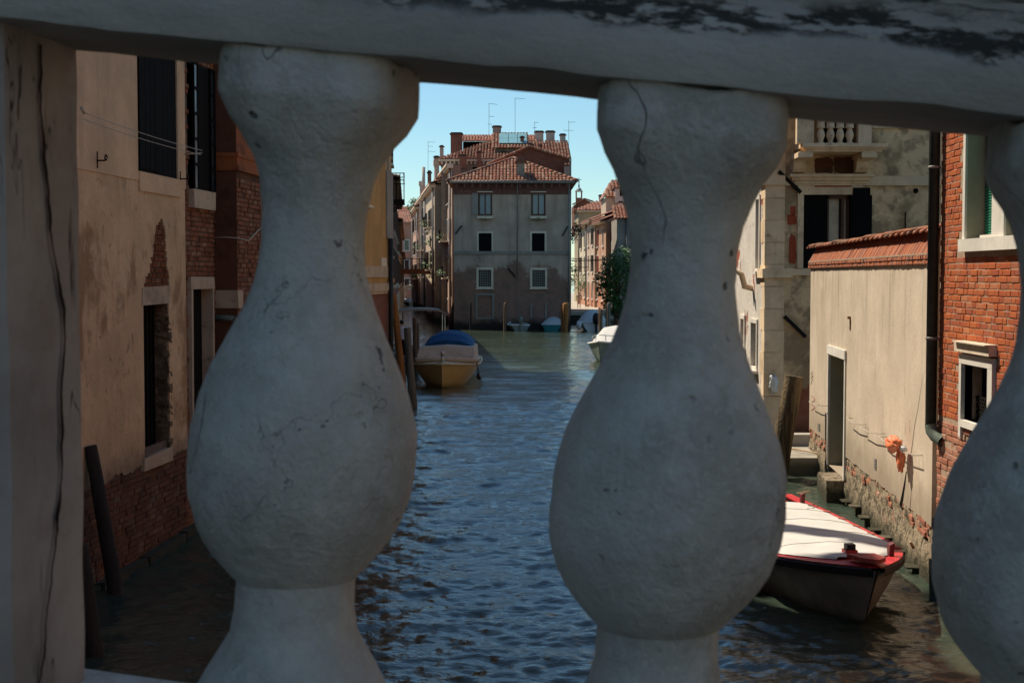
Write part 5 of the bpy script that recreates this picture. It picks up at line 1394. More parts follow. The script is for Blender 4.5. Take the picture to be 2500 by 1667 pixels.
# --- big house behind, with dormer and tall chimneys
YB = 121.0
frB = Fr(0, YB, 1, 0, 1)
if frB.n.y > 0: frB.n = -frB.n
bh = thing('big_tiled_house', 'large tile roofed house with rooftop glazing rising behind the grey house', 'house', (0, YB + 5, 0))
def b1(x, y, Y=None): return at(*c1(x, y), Y or YB)
m_bhw = facade('brownish_stucco', (.30, .235, .18), (.2, .15, .12))
x0, x1 = b1(630, 0).x, b1(1765, 0).x; zEb = b1(800, 760).z
mb = MB(); mb.wall(frB, x0, x1, -1, zEb, [frB.uz(*c1(905, 812), *c1(948, 880))]); mb.shell(frB, x0, x1, -1, zEb, 16); W_(mb, 'wall', m_bhw, bh)
part('cornice', m_trim, bh, frB, [(x0 - .3, x1, zEb - .05, zEb + .12, -.2, .4)])
mb = MB()
for i in range(int((x1 - x0) / .36)): u = x0 + i * .36; mb.fbox(frB, u, u + .14, zEb - .28, zEb - .06, 0, .25)
stuff(W_(mb, 'dentils', m_trim_white, bh))
zR = b1(1040, 600, YB + 7).z; V = Vector((0, 7.4, zR - zEb)); Lv = V.length; xa = x0 - .4; hip = b1(1040, 600, YB + 7).x - xa; wd = x1 - xa
mb = MB(); roof_plane(mb, (xa, YB - .4, zEb + .12), (1, 0, 0), V, wd, lambda u: Lv * min(1, u / hip), pitch=.27, row=.42, seed=72); mb.cur = .7
mb.add([(xa, YB - .4, zEb + .1), (x1, YB - .4, zEb + .1), (x1, YB + 7, zR), (xa + hip, YB + 7, zR)], [(0, 1, 2, 3)]); mb.quad((xa, YB - .4, zEb + .1), (xa + hip, YB + 7, zR), (xa + hip, YB + 12, zR), (xa, YB + 16, zEb)); mb.quad((xa, YB + 16, zEb), (x1, YB + 16, zEb), (x1, YB + 7, zR), (xa + hip, YB + 7, zR))
W_(mb, 'roof', m_tile, bh, recalc=False)
# rooftop room with sloping tiles and glass panels
g0, g1 = b1(1080, 650, YB + 2), b1(1375, 650, YB + 2); zt0 = b1(0, 650, YB + 2).z; zt1 = b1(0, 522, YB + 5.7).z
mb = MB(); mb.box(g0.x + .2, g1.x - .2, YB + 2.3, YB + 7, zEb, zt0); dm = W_(mb, 'rooftop_room', m_bhw, bh)
mb = MB(); V = Vector((0, 3.9, zt1 - zt0)); Lq = V.length; roof_plane(mb, (g0.x - .1, YB + 1.8, zt0), (1, 0, 0), V, g1.x - g0.x + .2, lambda u: Lq, pitch=.27, row=.42, seed=73); mb.cur = .7
mb.quad((g0.x - .1, YB + 1.8, zt0 - .02), (g1.x + .1, YB + 1.8, zt0 - .02), (g1.x + .1, YB + 5.7, zt1 - .02), (g0.x - .1, YB + 5.7, zt1 - .02)); mb.quad((g0.x - .1, YB + 5.7, zt1), (g1.x + .1, YB + 5.7, zt1), (g1.x, YB + 7, zt0), (g0.x, YB + 7, zt0)); mb.build('roof', m_tile, dm, recalc=False)
for r_ in range(2):
    for k in range(3):
        ua = g0.x + .55 + k * .83; va = .3 + r_ * .52
        pa = Vector((ua, YB + 1.8, zt0)) + V.normalized() * (Lq * va / 1.55 + .05); N = Vector((1, 0, 0)).cross(V).normalized() * .14; pv = V.normalized() * (Lq * .32); pu = Vector((.79, 0, 0))
        pa = pa + N
        b = MB(); b.hexa([pa, pa + pu, pa + pu + pv, pa + pv, pa + N * .4, pa + pu + N * .4, pa + pu + pv + N * .4, pa + pv + N * .4]); b.build('skylight_pane', m_solar, dm)
# attic range behind, left and right of the room
for (xa_, xb_, yb_) in ((820, 1075, 8), (1365, 1450, 8)):
    p0, p1 = b1(xa_, 590, YB + yb_), b1(xb_, 590, YB + yb_); z1_ = b1(0, 535, YB + yb_ + 2).z
    mb = MB(); mb.box(p0.x, p1.x, YB + yb_ + .2, YB + yb_ + 3, zEb, p0.z); at_o = W_(mb, 'attic', m_shade_room if xa_ < 900 else m_bhw, bh)
    mb = MB(); V = Vector((0, 2.3, z1_ - p0.z)); Lq2 = V.length; roof_plane(mb, (p0.x - .2, YB + yb_ - .2, p0.z), (1, 0, 0), V, p1.x - p0.x + .3, lambda u: Lq2, pitch=.27, row=.42, seed=74); mb.cur = .7
    mb.quad((p0.x - .2, YB + yb_ - .2, p0.z - .02), (p1.x + .1, YB + yb_ - .2, p0.z - .02), (p1.x + .1, YB + yb_ + 2.1, z1_), (p0.x - .2, YB + yb_ + 2.1, z1_)); mb.build('roof', m_tile_pink, at_o, recalc=False)
def ch1(par, x0, x1, y0, y1, Y, m, **k): return chimney(par, c1(x0, 0)[0], c1(x1, 0)[0], c1(0, y0)[1], c1(0, y1)[1], Y, m, **k)
ch1(bh, 715, 815, 532, 720, YB + 5, m_chim_red); ch1(bh, 1080, 1152, 470, 520, YB + 8.5, m_chim); ch1(bh, 1447, 1520, 515, 640, YB + 9, m_chim_pale); ch1(bh, 1543, 1617, 515, 700, YB + 8, m_chim_pale)
ch1(bh, 1664, 1712, 540, 720, YB + 7, m_chim_pale); ch1(bh, 945, 983, 690, 830, YB - 1.2, m_chim_red); ch1(bh, 620, 652, 640, 740, YB + 6, m_chim_pale); ch1(bh, 1320, 1352, 560, 650, YB + 3, m_chim_red)
ch1(bh, 1488, 1504, 630, 700, YB - .5, m_chim_red); ch1(bh, 790, 852, 722, 780, YB - 1.0, m_chim_red, flare=False); ch1(bh, 1155, 1192, 690, 740, YB + 2, m_chim_red); ch1(bh, 572, 612, 735, 800, YB + 9, m_chim)
# --- gable house of dark red brick between the two
YM = 115.0
gh = thing('red_gable_house', 'dark red gable wall wedged behind the grey house roof', 'house', (2, YM + 3, 0))
ga, gb, gt = b1(1040, 800, YM), b1(1745, 800, YM), b1(1395, 640, YM); zg_ = b1(0, 900, YM).z
m_gable = plaster('oxblood_render', (.20, .075, .045), [((.12, .05, .035), 1.2, .45, .6, .8)], streak=.5)
mb = MB(); pts = [(ga.x, zg_ - 9), (gb.x, zg_ - 9), (gb.x, b1(0, 745, YM).z), (gt.x, gt.z), (ga.x, ga.z)]
for (a_, b_) in zip(pts, pts[1:] + pts[:1]): mb.quad((a_[0], YM, a_[1]), (b_[0], YM, b_[1]), (b_[0], YM + 5, b_[1]), (a_[0], YM + 5, a_[1]))
mb.poly([(x, YM, z) for x, z in pts]); mb.poly([(x, YM + 5, z) for x, z in pts]); W_(mb, 'wall', m_gable, gh)
mb = MB(); mb.smooth = True
for (a_, b_) in (((ga.x - .1, ga.z), (gt.x, gt.z)), ((gt.x, gt.z), (gb.x, b1(0, 745, YM).z))):
    for i in range(16):
        mb.cur = random.random(); p0 = Vector((a_[0], YM - .1, a_[1] + .06)).lerp(Vector((b_[0], YM - .1, b_[1] + .06)), i / 16); p1 = Vector((a_[0], YM - .1, a_[1] + .06)).lerp(Vector((b_[0], YM - .1, b_[1] + .06)), (i + 1.1) / 16); mb.tube([p0, p1], [.14, .11], 6)
stuff(W_(mb, 'verge_tiles', m_tile, gh))
ch1(gh, 1470, 1492, 800, 830, YM - 1, m_chim_red)
mb = MB(); b_ = b1(1700, 780, YM); roof_plane(mb, (b_.x, YM - .6, b_.z - .2), (1, 0, 0), Vector((0, 1.5, .5)), b1(1765, 0, YM).x - b_.x, lambda u: 1.5, pitch=.25, seed=77); W_(mb, 'lean_to_roof', m_tile_pink, gh, recalc=False)
mb = MB(); b0_, b1_ = b1(1700, 0, YM), b1(1750, 0, YM); mb.box(b0_.x, b1_.x, YM - .5, YM + 1, zg_ - 8, b_.z - .25); W_(mb, 'lean_to_wall', m_chim, gh)

# --- aerials on the roofs
def aerial(px, py0, py1, Y, arms, label):
    a, b = at(px, py1, Y), at(px, py0, Y); t = thing('roof_aerial', label, 'aerial', a, group='aerials on the roofs')
    mb = MB(); mb.smooth = True; mb.tube([a - Vector((0, 0, 1)), b], .017, 5); W_(mb, 'mast', m_iron, t)
    for (pa, pb, pya, pyb) in arms:
        mb = MB(); mb.smooth = True; p0, p1 = at(pa, pya, Y), at(pb, pyb, Y); mb.tube([p0, p1], .014, 5)
        n_ = 4
        for i in range(n_): q = p0.lerp(p1, (i + .5) / n_); mb.tube([q + Vector((0, -.25, 0)), q + Vector((0, .25, 0))], .008, 4)
        W_(mb, 'boom', m_iron, t)
def ar(x, y0, y1, Y, arms, label): aerial(c1(x, 0)[0], c1(0, y0)[1], c1(0, y1)[1], Y, [(c1(p, 0)[0], c1(q, 0)[0], c1(0, r_)[1], c1(0, s)[1]) for p, q, r_, s in arms], label)
ar(1047, 258, 560, YB + 9, [(1047, 1120, 260, 270), (1047, 1095, 373, 375), (1035, 1075, 440, 443)], 'tall mast aerial left of the rooftop glazing')
ar(1274, 213, 520, YB + 9, [(1272, 1358, 214, 221)], 'tallest bare mast aerial above the rooftop glazing')
ar(1444, 420, 510, YB + 9, [(1442, 1478, 424, 427), (1425, 1462, 470, 471)], 'short aerial beside the pair of pale chimneys')
ar(1741, 410, 750, YB + 7, [(1735, 1800, 424, 422), (1692, 1780, 493, 496)], 'aerial with two booms right of the pale chimneys')
ar(517, 590, 820, 150, [(517, 578, 594, 598), (517, 560, 632, 634), (517, 582, 676, 680)], 'aerial with three booms over the left canal row')
ar(262, 920, 1150, 170, [(245, 285, 992, 993), (258, 312, 1014, 1018)], 'lone thin aerial over the far left canal')

# ------------------------------------------------------------------ left canal: sunlit row on its right side
A_, Bp = Vector((-4.75, 113, 0)), Vector((-14.4, 203, 0))
dirr = (Bp - A_).normalized()
frT = Fr(A_.x, A_.y, dirr.x, dirr.y, 1)
if frT.n.x > 0: frT.n = -frT.n
def uT(px, d=0.0): return frT.hit(px, 672, d)[0]
row = [  # px near edge, px far edge, roof py at near edge, wall colour, projection, label
    (1104, 1078, 402, ((.50, .34, .25), (.34, .22, .16)), .0, 'brown pink house', 'first tall house with balconies along the left canal, beside the grey house'),
    (1077.5, 1062, 440, ((.62, .56, .47), (.42, .36, .28)), .35, 'pale house', 'white fronted narrow house behind the brown pink one on the left canal'),
    (1061.5, 1040, 450, ((.56, .44, .32), (.38, .28, .2)), .95, 'projecting house', 'tall house standing forward into the left canal, dark end wall'),
    (1039.5, 1022, 478, ((.60, .50, .40), (.40, .32, .25)), .1, 'cream house', 'cream house with dark shutters far down the left canal'),
    (1021.5, 1008, 505, ((.48, .30, .22), (.32, .2, .15)), .5, 'terrace house', 'furthest sunlit house with a planted roof terrace on the left canal')]
colsT = []
for i, (pa, pb, pyr, (ca, cb), dd, nm, lab) in enumerate(row):
    u0, u1 = uT(pa, dd), uT(pb, dd); u0, u1 = min(u0, u1), max(u0, u1)
    u0 = max(u0, 0.0) if i == 0 else u0
    zt = frT.hit(pa, pyr, dd)[1]
    m_ = facade('canal_row_%d' % i, ca, cb, (.45, .22, .15), 1.6)
    m_end_shade = facade('canal_row_shade_end_%d' % i, sc(ca, .5), sc(cb, .5))  # darkened copy of the wall colour: shade painted onto the end walls
    t = thing('canal_house', lab, 'house', frT.P((u0 + u1) / 2, 0, -3))
    L = u1 - u0; nb = max(2, int(L / 3.4)); hs = []
    nf = max(3, int(zt / 3.1))
    for f_ in range(nf):
        for k in range(nb):
            uc = u0 + L * (k + .5) / nb; z = .9 + f_ * (zt - .6) / nf
            hs.append((uc - .48, uc + .48, z, z + (1.7 if f_ else 1.2)))
    mb = MB(); mb.wall(frT, u0, u1, -1, zt, hs, d=dd); W_(mb, 'wall', m_, t)
    mb = MB(); mb.shell(frT, u0, u1, -1, zt, 5 if i else .7, d=dd); W_(mb, 'end_walls', m_end_shade, t)
    for k, h_ in enumerate(hs): window(t, frT, h_, frame=.12, fm=m_trim_white, proud=dd + .05, fd=dd - .1, pane=m_shade_room, pd=dd - .2, shut=(-1, 1) if (h_[2] > 2.5 and (k * 7 + i) % 3) else None, sm=(m_dkgreen, m_brownframe)[(k + i) % 2])
    part('cornice', m_trim, t, frT, [(u0 - .05, u1 + .05, zt - .25, zt - .05, dd - .1, dd + .35), (u0 - .05, u1 + .05, zt - .05, zt + .1, dd - .1, dd + .5)])
    if i: simple_roof(t, frT, u0, u1, zt + .1, 5, seed=80 + i, rise=1.2, over=.45 + dd)
    # balconies with railings and flower boxes
    for k in range(2 if i < 4 else 1):
        h_ = hs[nb * (1 + k) + (k % nb)]
        b = MB(); b.fbox(frT, h_[0] - .5, h_[1] + .5, h_[2] - .18, h_[2] - .05, dd, dd + .75); bl_ = W_(b, 'balcony', m_trim, t)
        b = MB()
        for q in range(9): uu = h_[0] - .48 + (h_[1] - h_[0] + .96) * q / 8; b.bar(frT.P(uu, h_[2] - .05, dd + .72), frT.P(uu, h_[2] + .9, dd + .72), .03)
        b.bar(frT.P(h_[0] - .5, h_[2] + .9, dd + .72), frT.P(h_[1] + .5, h_[2] + .9, dd + .72), .05); b.build('railing', m_iron, bl_)
        b = MB(); leaf_blob(b, frT.P((h_[0] + h_[1]) / 2, h_[2] + .35, dd + .8), (.5, .8, .35), 90, .12, 90 + i * 3 + k); stuff(b.build('flower_box', m_leaf_olive if (i + k) % 2 else m_leaf, bl_, recalc=False))
    colsT.append((t, u0, u1, zt, dd))
# details: drainpipes, chimneys
for (t, u0, u1, zt, dd) in colsT:
    for q in (.04, .96):
        mb = MB(); mb.smooth = True; uu = u0 + (u1 - u0) * q; mb.tube([frT.P(uu, .6, dd + .14), frT.P(uu, zt, dd + .14)], .08, 6); W_(mb, 'downpipe', m_zinc, t)
    if t is colsT[0][0] or t is colsT[2][0] or t is colsT[4][0]: continue
    mb = MB(); uu = u0 + (u1 - u0) * .3; mb.fbox(frT, uu, uu + .8, .8, zt + 1.6, dd - .01, dd + .38); mb.fbox(frT, uu - .15, uu + .95, zt + 1.6, zt + 2.1, dd - .1, dd + .5); W_(mb, 'chimney_breast', m_chim_pale, t)
t0 = colsT[0][0]
chimney(colsT[1][0], 1044, 1053, 424, 500, 150, m_chim_red); chimney(colsT[2][0], 1060, 1072, 385, 430, 136, m_chim_pale)
mb = MB(); mb.smooth = True; p = at(1034, 408, 165); mb.tube([at(1034, 480, 165), p], .2, 8); W_(mb, 'flue', m_chim_pale, colsT[3][0])
mb = MB(); leaf_blob(mb, at(1013, 503, 185), (1.1, 1.0, 1.0), 420, .2, 99); W_(mb, 'terrace_plants', m_leaf, colsT[4][0], recalc=False)
# hanging plants over the dark end wall
mb = MB(); leaf_blob(mb, at(1058, 562, 132), (.75, .6, .75), 320, .13, 101); leaf_blob(mb, at(1060, 578, 132), (.35, .4, .5), 120, .12, 102); tag(W_(mb, 'hanging_plant', m_leaf_olive, None, recalc=False), 'round olive hanging plant on the dark end wall, left canal', 'plant')
mb = MB(); leaf_blob(mb, at(1070, 618, 128), (.8, .6, .6), 380, .11, 103); leaf_blob(mb, at(1060, 630, 128), (.4, .5, .35), 140, .11, 104); tag(W_(mb, 'balcony_creeper', m_leaf_olive, None, recalc=False), 'spreading olive creeper over the water beside the grey house', 'plant')
# yellow basket-work screen
b = thing('yellow_screen', 'yellow lattice balcony screen above the left canal footbridge', 'screen', at(1041, 655, 160))
p0, p1 = at(1034, 655, 160), at(1047, 617, 160)
mb = MB(); n_ = 9
for i in range(n_ + 1):
    x = p0.x + (p1.x - p0.x) * i / n_; mb.bar((x, 160, p0.z), (x, 160, p1.z), .03); 
for i in range(20): z = p0.z + (p1.z - p0.z) * i / 19; mb.bar((p0.x, 160.02, z), (p1.x, 160.02, z), .045)
W_(mb, 'lattice', m_yboat, b)
mb = MB(); mb.box(p0.x, p1.x, 160.1, 160.9, p0.z - .1, p0.z); W_(mb, 'floor', m_trim, b)

# left side of that canal, in shade
frE = Fr(-4.05, 44.0, -.0739, 1.0, -1)
if frE.n.x < 0: frE.n = -frE.n
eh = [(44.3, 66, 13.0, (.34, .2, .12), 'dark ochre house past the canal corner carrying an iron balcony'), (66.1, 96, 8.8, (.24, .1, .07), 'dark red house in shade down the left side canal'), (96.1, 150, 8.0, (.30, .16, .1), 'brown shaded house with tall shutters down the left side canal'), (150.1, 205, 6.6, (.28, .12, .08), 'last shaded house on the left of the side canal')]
eth = []
for i, (ya, yb, zt, cc, lab) in enumerate(eh):
    t = thing('canal_house', lab, 'house', frE.P((ya + yb) / 2 - 44, 0, -3)); u0, u1 = ya - 44, yb - 44; hs = []
    nb = max(3, int((u1 - u0) / 4.2))
    for f_ in range(3):
        for k in range(nb): uc = u0 + (u1 - u0) * (k + .5) / nb; z = 1.0 + f_ * (zt - .6) / 3; hs.append((uc - .5, uc + .5, z, z + 1.8))
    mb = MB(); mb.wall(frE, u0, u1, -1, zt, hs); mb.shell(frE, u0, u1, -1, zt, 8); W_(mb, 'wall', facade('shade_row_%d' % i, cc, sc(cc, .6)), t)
    for h_ in hs: window(t, frE, h_, frame=.12, pane=m_shade_room, pd=-.15, shut=(-1, 1) if h_[2] > 2 else None, sm=m_brownframe)
    simple_roof(t, frE, u0, u1, zt, 8, seed=110 + i); eth.append(t)
# iron balcony
u0 = 61.0 - 44; zf = frE.hit(964, 449, .3)[1]; pj = .62
b = MB(); b.fbox(frE, u0, u0 + 2.6, zf - .12, zf, -.05, pj); bal_ = W_(b, 'iron_balcony', m_iron, eth[0])
b = MB()
for i in range(14): uu = u0 + 2.6 * i / 13; b.bar(frE.P(uu, zf, pj - .03), frE.P(uu, zf + 1.15, pj - .03), .03)
for q in (0, 1):
    for dd in (.1, .25, .42): b.bar(frE.P(u0 + 2.6 * q, zf, dd), frE.P(u0 + 2.6 * q, zf + 1.15, dd), .03)
    for zz in (.0, .85, 1.15): b.bar(frE.P(u0 + 2.6 * q, zf + zz, -.02), frE.P(u0 + 2.6 * q, zf + zz, pj), .035)
for zz in (.85, 1.15): b.bar(frE.P(u0, zf + zz, pj - .03), frE.P(u0 + 2.6, zf + zz, pj - .03), .05)
b.build('railing', m_iron, bal_)
b = MB()
for q in (.3, 2.3): b.bar(frE.P(u0 + q, zf - .5, 0), frE.P(u0 + q, zf - .1, pj - .1), .05)
b.build('bracket', m_iron, bal_)

# far end of the side canal
fe = thing('salmon_house', 'salmon pink house closing the far end of the left canal', 'house', (-16, 214, 0))
frZ = Fr(0, 212, 1, 0, 1)
if frZ.n.y > 0: frZ.n = -frZ.n
x0, x1 = at(970, 600, 212).x, at(1016, 600, 212).x; zt = at(0, 543, 212).z
hs = [(x0 + 1.1 + 1.9 * k, x0 + 1.75 + 1.9 * k, z, z + 1.5) for k in range(2) for z in (2.2, 5.0, 8.0)]
m_salmon = facade('salmon_stucco', (.52, .27, .19), (.4, .2, .14))
mb = MB(); mb.wall(frZ, x0, x1, -1, zt, hs); mb.shell(frZ, x0, x1, -1, zt, 7); W_(mb, 'wall', m_salmon, fe)
for h_ in hs: window(fe, frZ, h_, frame=.14, fm=m_trim_white, pane=m_glass)
simple_roof(fe, frZ, x0, x1, zt, 7, seed=120, rise=1.6, mat=m_tile_pink)
f2 = thing('white_gabled_house', 'small white house with pink tile roof over the far left canal', 'house', (-17, 226, 0))
frZ2 = Fr(0, 224, 1, 0, 1)
if frZ2.n.y > 0: frZ2.n = -frZ2.n
x0, x1 = at(972, 600, 224).x, at(1014, 600, 224).x; zt = at(0, 522, 224).z; hs = [(x0 + .9, x0 + 1.3, zt - 1.3, zt - .5), (x0 + 1.5, x0 + 1.9, zt - 1.3, zt - .5)]
mb = MB(); mb.wall(frZ2, x0, x1, -1, zt, hs); mb.shell(frZ2, x0, x1, -1, zt, 7); W_(mb, 'wall', facade('whitewash', (.62, .6, .56), (.4, .36, .32)), f2)
for h_ in hs: window(f2, frZ2, h_, frame=.05, pane=m_glass, sill=False)
simple_roof(f2, frZ2, x0, x1, zt, 7, seed=121, rise=1.3, mat=m_tile_pink)
# low stone bridge near the far end
br = thing('far_stone_bridge', 'small arched stone bridge far down the left canal', 'bridge', (-15.5, 206, 0))
mb = MB(); xa_, xb_ = at(984, 700, 206).x, at(1013, 700, 206).x; n_ = 14; cx = (xa_ + xb_) / 2; hw = (xb_ - xa_) / 2
arch = [(cx + hw * math.cos(math.pi * i / n_) * .82, .3 + 2.0 * math.sin(math.pi * i / n_)) for i in range(n_ + 1)]; topl = [(cx + hw * 1.15 * math.cos(math.pi * i / n_), 1.9 + .9 * math.sin(math.pi * i / n_)) for i in range(n_ + 1)]
for i in range(n_):
    for Y_ in (205, 207): mb.quad((arch[i][0], Y_, arch[i][1]), (arch[i + 1][0], Y_, arch[i + 1][1]), (topl[i + 1][0], Y_, topl[i + 1][1]), (topl[i][0], Y_, topl[i][1]))
    mb.quad((arch[i][0], 205, arch[i][1]), (arch[i + 1][0], 205, arch[i + 1][1]), (arch[i + 1][0], 207, arch[i + 1][1]), (arch[i][0], 207, arch[i][1])); mb.quad((topl[i][0], 205, topl[i][1]), (topl[i + 1][0], 205, topl[i + 1][1]), (topl[i + 1][0], 207, topl[i + 1][1]), (topl[i][0], 207, topl[i][1]))
W_(mb, 'arch', m_trim, br)
mb = MB(); mb.smooth = True; mb.tube([(x, 205.05, z + .75) for x, z in topl], .06, 5)
for x, z in topl[1:-1:2]: mb.tube([(x, 205.05, z), (x, 205.05, z + .75)], .04, 4)
W_(mb, 'handrail', m_iron, br)
# brown footbridge
fb = thing('brown_footbridge', 'flat brown beam footbridge across the left canal', 'bridge', at(1003, 663, 128))
p0, p1 = at(955, 669, 128), at(1047, 657, 128)
m_rustbeam = plain('rust_brown_steel', (.17, .07, .035), .8, .25, 3)
mb = MB(); mb.box(p0.x, p1.x, 127.6, 128.0, p0.z, p1.z); mb.box(p0.x, p1.x, 129.4, 129.8, p0.z, p1.z); W_(mb, 'beam', m_rustbeam, fb) 
mb = MB(); mb.box(p0.x, p1.x, 128.0, 129.4, p1.z - .2, p1.z - .1); W_(mb, 'deck', m_post, fb)
mb = MB()
for Y_ in (127.8, 129.6):
    for i in range(14): x = p0.x + (p1.x - p0.x) * i / 13; mb.bar((x, Y_, p1.z), (x, Y_, p1.z + .95), .025)
    mb.bar((p0.x, Y_, p1.z + .95), (p1.x, Y_, p1.z + .95), .04)
W_(mb, 'railing', m_iron, fb)

# ------------------------------------------------------------------ right lane beyond the basin
ZQ = .9
mb = MB(); mb.box(4.95, 26, 124, 260, -1, ZQ); struct(mb.build('quay', m_quay))
frV = Fr(9.3, 132, -.048, 1.0, -1)
if frV.n.x > 0: frV.n = -frV.n
def d4(x, y): return (1380 + x * .14035, 420 + y * .14031)
lane = [  # picture x of near/far edge, roof y near edge
    (1479, 1452, d4(0, 1020)[1] - 20, ((.50, .30, .2), (.42, .18, .1)), .0, 'salmon lane house with barred lower windows nearest the tree'),
    (1451.5, 1432, d4(0, 860)[1], ((.56, .42, .32), (.5, .24, .15)), .25, 'peach lane house with washing under its windows'),
    (1431.5, 1414, d4(0, 945)[1], ((.66, .56, .40), (.5, .4, .28)), .1, 'tall cream lane house behind the walking person')]
for i, (pa, pb, pyr, (ca, cb), dd, lab) in enumerate(lane):
    ua, ub = frV.hit(pa, 672, dd)[0], frV.hit(pb, 672, dd)[0]; zt = frV.hit((pa + pb) / 2, pyr, dd)[1]
    t = thing('lane_house', lab, 'house', frV.P((ua + ub) / 2, ZQ, -3)); L = ub - ua; nb = max(2, int(L / 4)); hs = []
    for f_ in range(3):
        for k in range(nb): uc = ua + L * (k + .5) / nb; z = ZQ + .9 + f_ * (zt - ZQ - .6) / 3; hs.append((uc - .5, uc + .5, z, z + 1.7))
    mb = MB(); mb.wall(frV, ua, ub, ZQ - .1, zt, hs, d=dd); W_(mb, 'wall', facade('lane_%d' % i, ca, cb, (.46, .2, .12), 3.0), t)
    mb = MB(); mb.shell(frV, ua, ub, ZQ - .1, zt, 8, d=dd); W_(mb, 'end_walls', facade('lane_shade_end_%d' % i, sc(ca, .8), sc(cb, .8)), t)  # end walls take a darker copy of the front colour as painted shade
    for k, h_ in enumerate(hs): window(t, frV, h_, frame=.12, fm=m_trim_white, proud=dd + .04, fd=dd - .1, pane=m_shade_room, pd=dd - .18, shut=(-1, 1) if h_[2] > 3 and (k + i) % 2 else None, sm=(m_redbrown, m_dkgreen, m_brownframe)[i])
    mb = MB(); mb.smooth = True; mb.tube([frV.P(ub - .2, ZQ, dd + .1), frV.P(ub - .2, zt, dd + .1)], .08, 6); W_(mb, 'downpipe', m_zinc, t)
    simple_roof(t, frV, ua, ub, zt, 8, seed=130 + i, rise=1.7, mat=m_tile_pink, over=.6 + dd)
    part('eave', m_trim, t, frV, [(ua, ub, zt - .2, zt - .02, dd - .1, dd + .55)])
    for k in range(3):
        h_ = hs[nb]; b = MB(); b.fbox(frV, h_[0] + .4 * k, h_[0] + .4 * k + .3, h_[2] - .9, h_[2] - .2, dd + .5, dd + .52, jit=.04)
        W_(b, 'washing', m_white if i == 1 else m_redbrown, t) if i == 1 else None
# rear house with facing tiled roof
rh = thing('cream_end_house', 'shaded cream house with broad tile roof behind the lane houses', 'house', (9, 172, 0))
YF = 168.0; frF = Fr(0, YF, 1, 0, 1)
if frF.n.y > 0: frF.n = -frF.n
x0, x1 = at(d4(235, 0)[0], 0, YF).x, at(d4(700, 0)[0], 0, YF).x + 4; zt = at(0, d4(0, 668)[1], YF).z
hs = [(at(1407, 0, YF).x - .1, at(1413, 0, YF).x, zt - 2.5, zt - .8)]
mb = MB(); mb.wall(frF, x0, x1, 0, zt, []); mb.shell(frF, x0, x1, 0, zt, 10); W_(mb, 'wall', facade('shaded_cream', (.42, .34, .22), (.28, .22, .14)), rh)
zr = at(0, d4(0, 522)[1], YF + 5).z; V = Vector((0, 5.4, zr - zt)); Lr_ = V.length; xa = x0 - .5; hp = at(d4(530, 0)[0], 0, YF + 5).x - xa
mb = MB(); roof_plane(mb, (xa, YF - .4, zt), (1, 0, 0), V, x1 - xa, lambda u: Lr_ * min(1, u / hp), pitch=.40, row=.5, seed=140); mb.cur = .7
mb.add([(xa, YF - .4, zt - .02), (x1, YF - .4, zt - .02), (x1, YF + 5, zr - .02), (xa + hp, YF + 5, zr - .02)], [(0, 1, 2, 3)]); mb.quad((xa, YF - .4, zt), (xa + hp, YF + 5, zr), (xa + hp, YF + 8, zr), (xa, YF + 10, zt)); W_(mb, 'roof', m_tile_pink, rh, recalc=False)
chimney(rh, d4(585, 0)[0], d4(672, 0)[0], d4(0, 420)[1], d4(0, 540)[1], YF + 6, m_chim); chimney(rh, d4(680, 0)[0], d4(770, 0)[0], d4(0, 490)[1], d4(0, 690)[1], YF - 2, m_chim)
part('cornice', m_trim, rh, frF, [(x0 - .2, x1, zt - .2, zt - .02, -.1, .35)])
# steep roofed house to the right with roof terrace
sr = thing('steep_roof_house', 'house with steep red tile roof and dormer at the right lane', 'house', (13, 152, 0))
YS = 150.0; x0, x1 = at(d4(670, 0)[0], 0, YS).x, at(d4(670, 0)[0], 0, YS).x + 7; zt = at(0, d4(0, 440)[1], YS).z; zr = at(0, d4(0, 148)[1], YS + 4).z
mb = MB(); mb.box(x0 + .3, x1, YS, YS + 8, 0, zt); W_(mb, 'wall', facade('buff_stucco', (.46, .38, .28), (.3, .24, .17)), sr)
V = Vector((0, 4.3, zr - zt)); Ls = V.length; hp = at(d4(815, 0)[0], 0, YS + 4).x - x0
mb = MB(); roof_plane(mb, (x0, YS - .3, zt), (1, 0, 0), V, x1 - x0, lambda u: Ls * min(1, u / hp), pitch=.36, row=.5, seed=141); mb.cur = .7
mb.add([(x0, YS - .3, zt - .02), (x1, YS - .3, zt - .02), (x1, YS + 4, zr - .02), (x0 + hp, YS + 4, zr - .02)], [(0, 1, 2, 3)]); mb.quad((x0, YS - .3, zt), (x0 + hp, YS + 4, zr), (x0 + hp, YS + 8, zr), (x0, YS + 8, zt)); W_(mb, 'roof', m_tile, sr, recalc=False)
mb = MB(); a_ = at(d4(865, 0)[0], d4(0, 440)[1], YS - .4); mb.box(a_.x, a_.x + 2.6, YS - .6, YS + 2, zt - .6, zt + .9); dmr = W_(mb, 'dormer', m_chim_pale, sr)
mb = MB(); mb.box(a_.x + .5, a_.x + 1.4, YS - .62, YS - .55, zt + .1, zt + .8); mb.build('pane', m_shade_room, dmr)
mb = MB(); mb.box(a_.x - .2, a_.x + 2.8, YS - .8, YS + 2, zt + .9, zt + 1.05); mb.build('roof', m_tile, dmr)
chimney(sr, d4(925, 0)[0], d4(1000, 0)[0], d4(0, 540)[1], d4(0, 800)[1], 140, m_chim_pale)
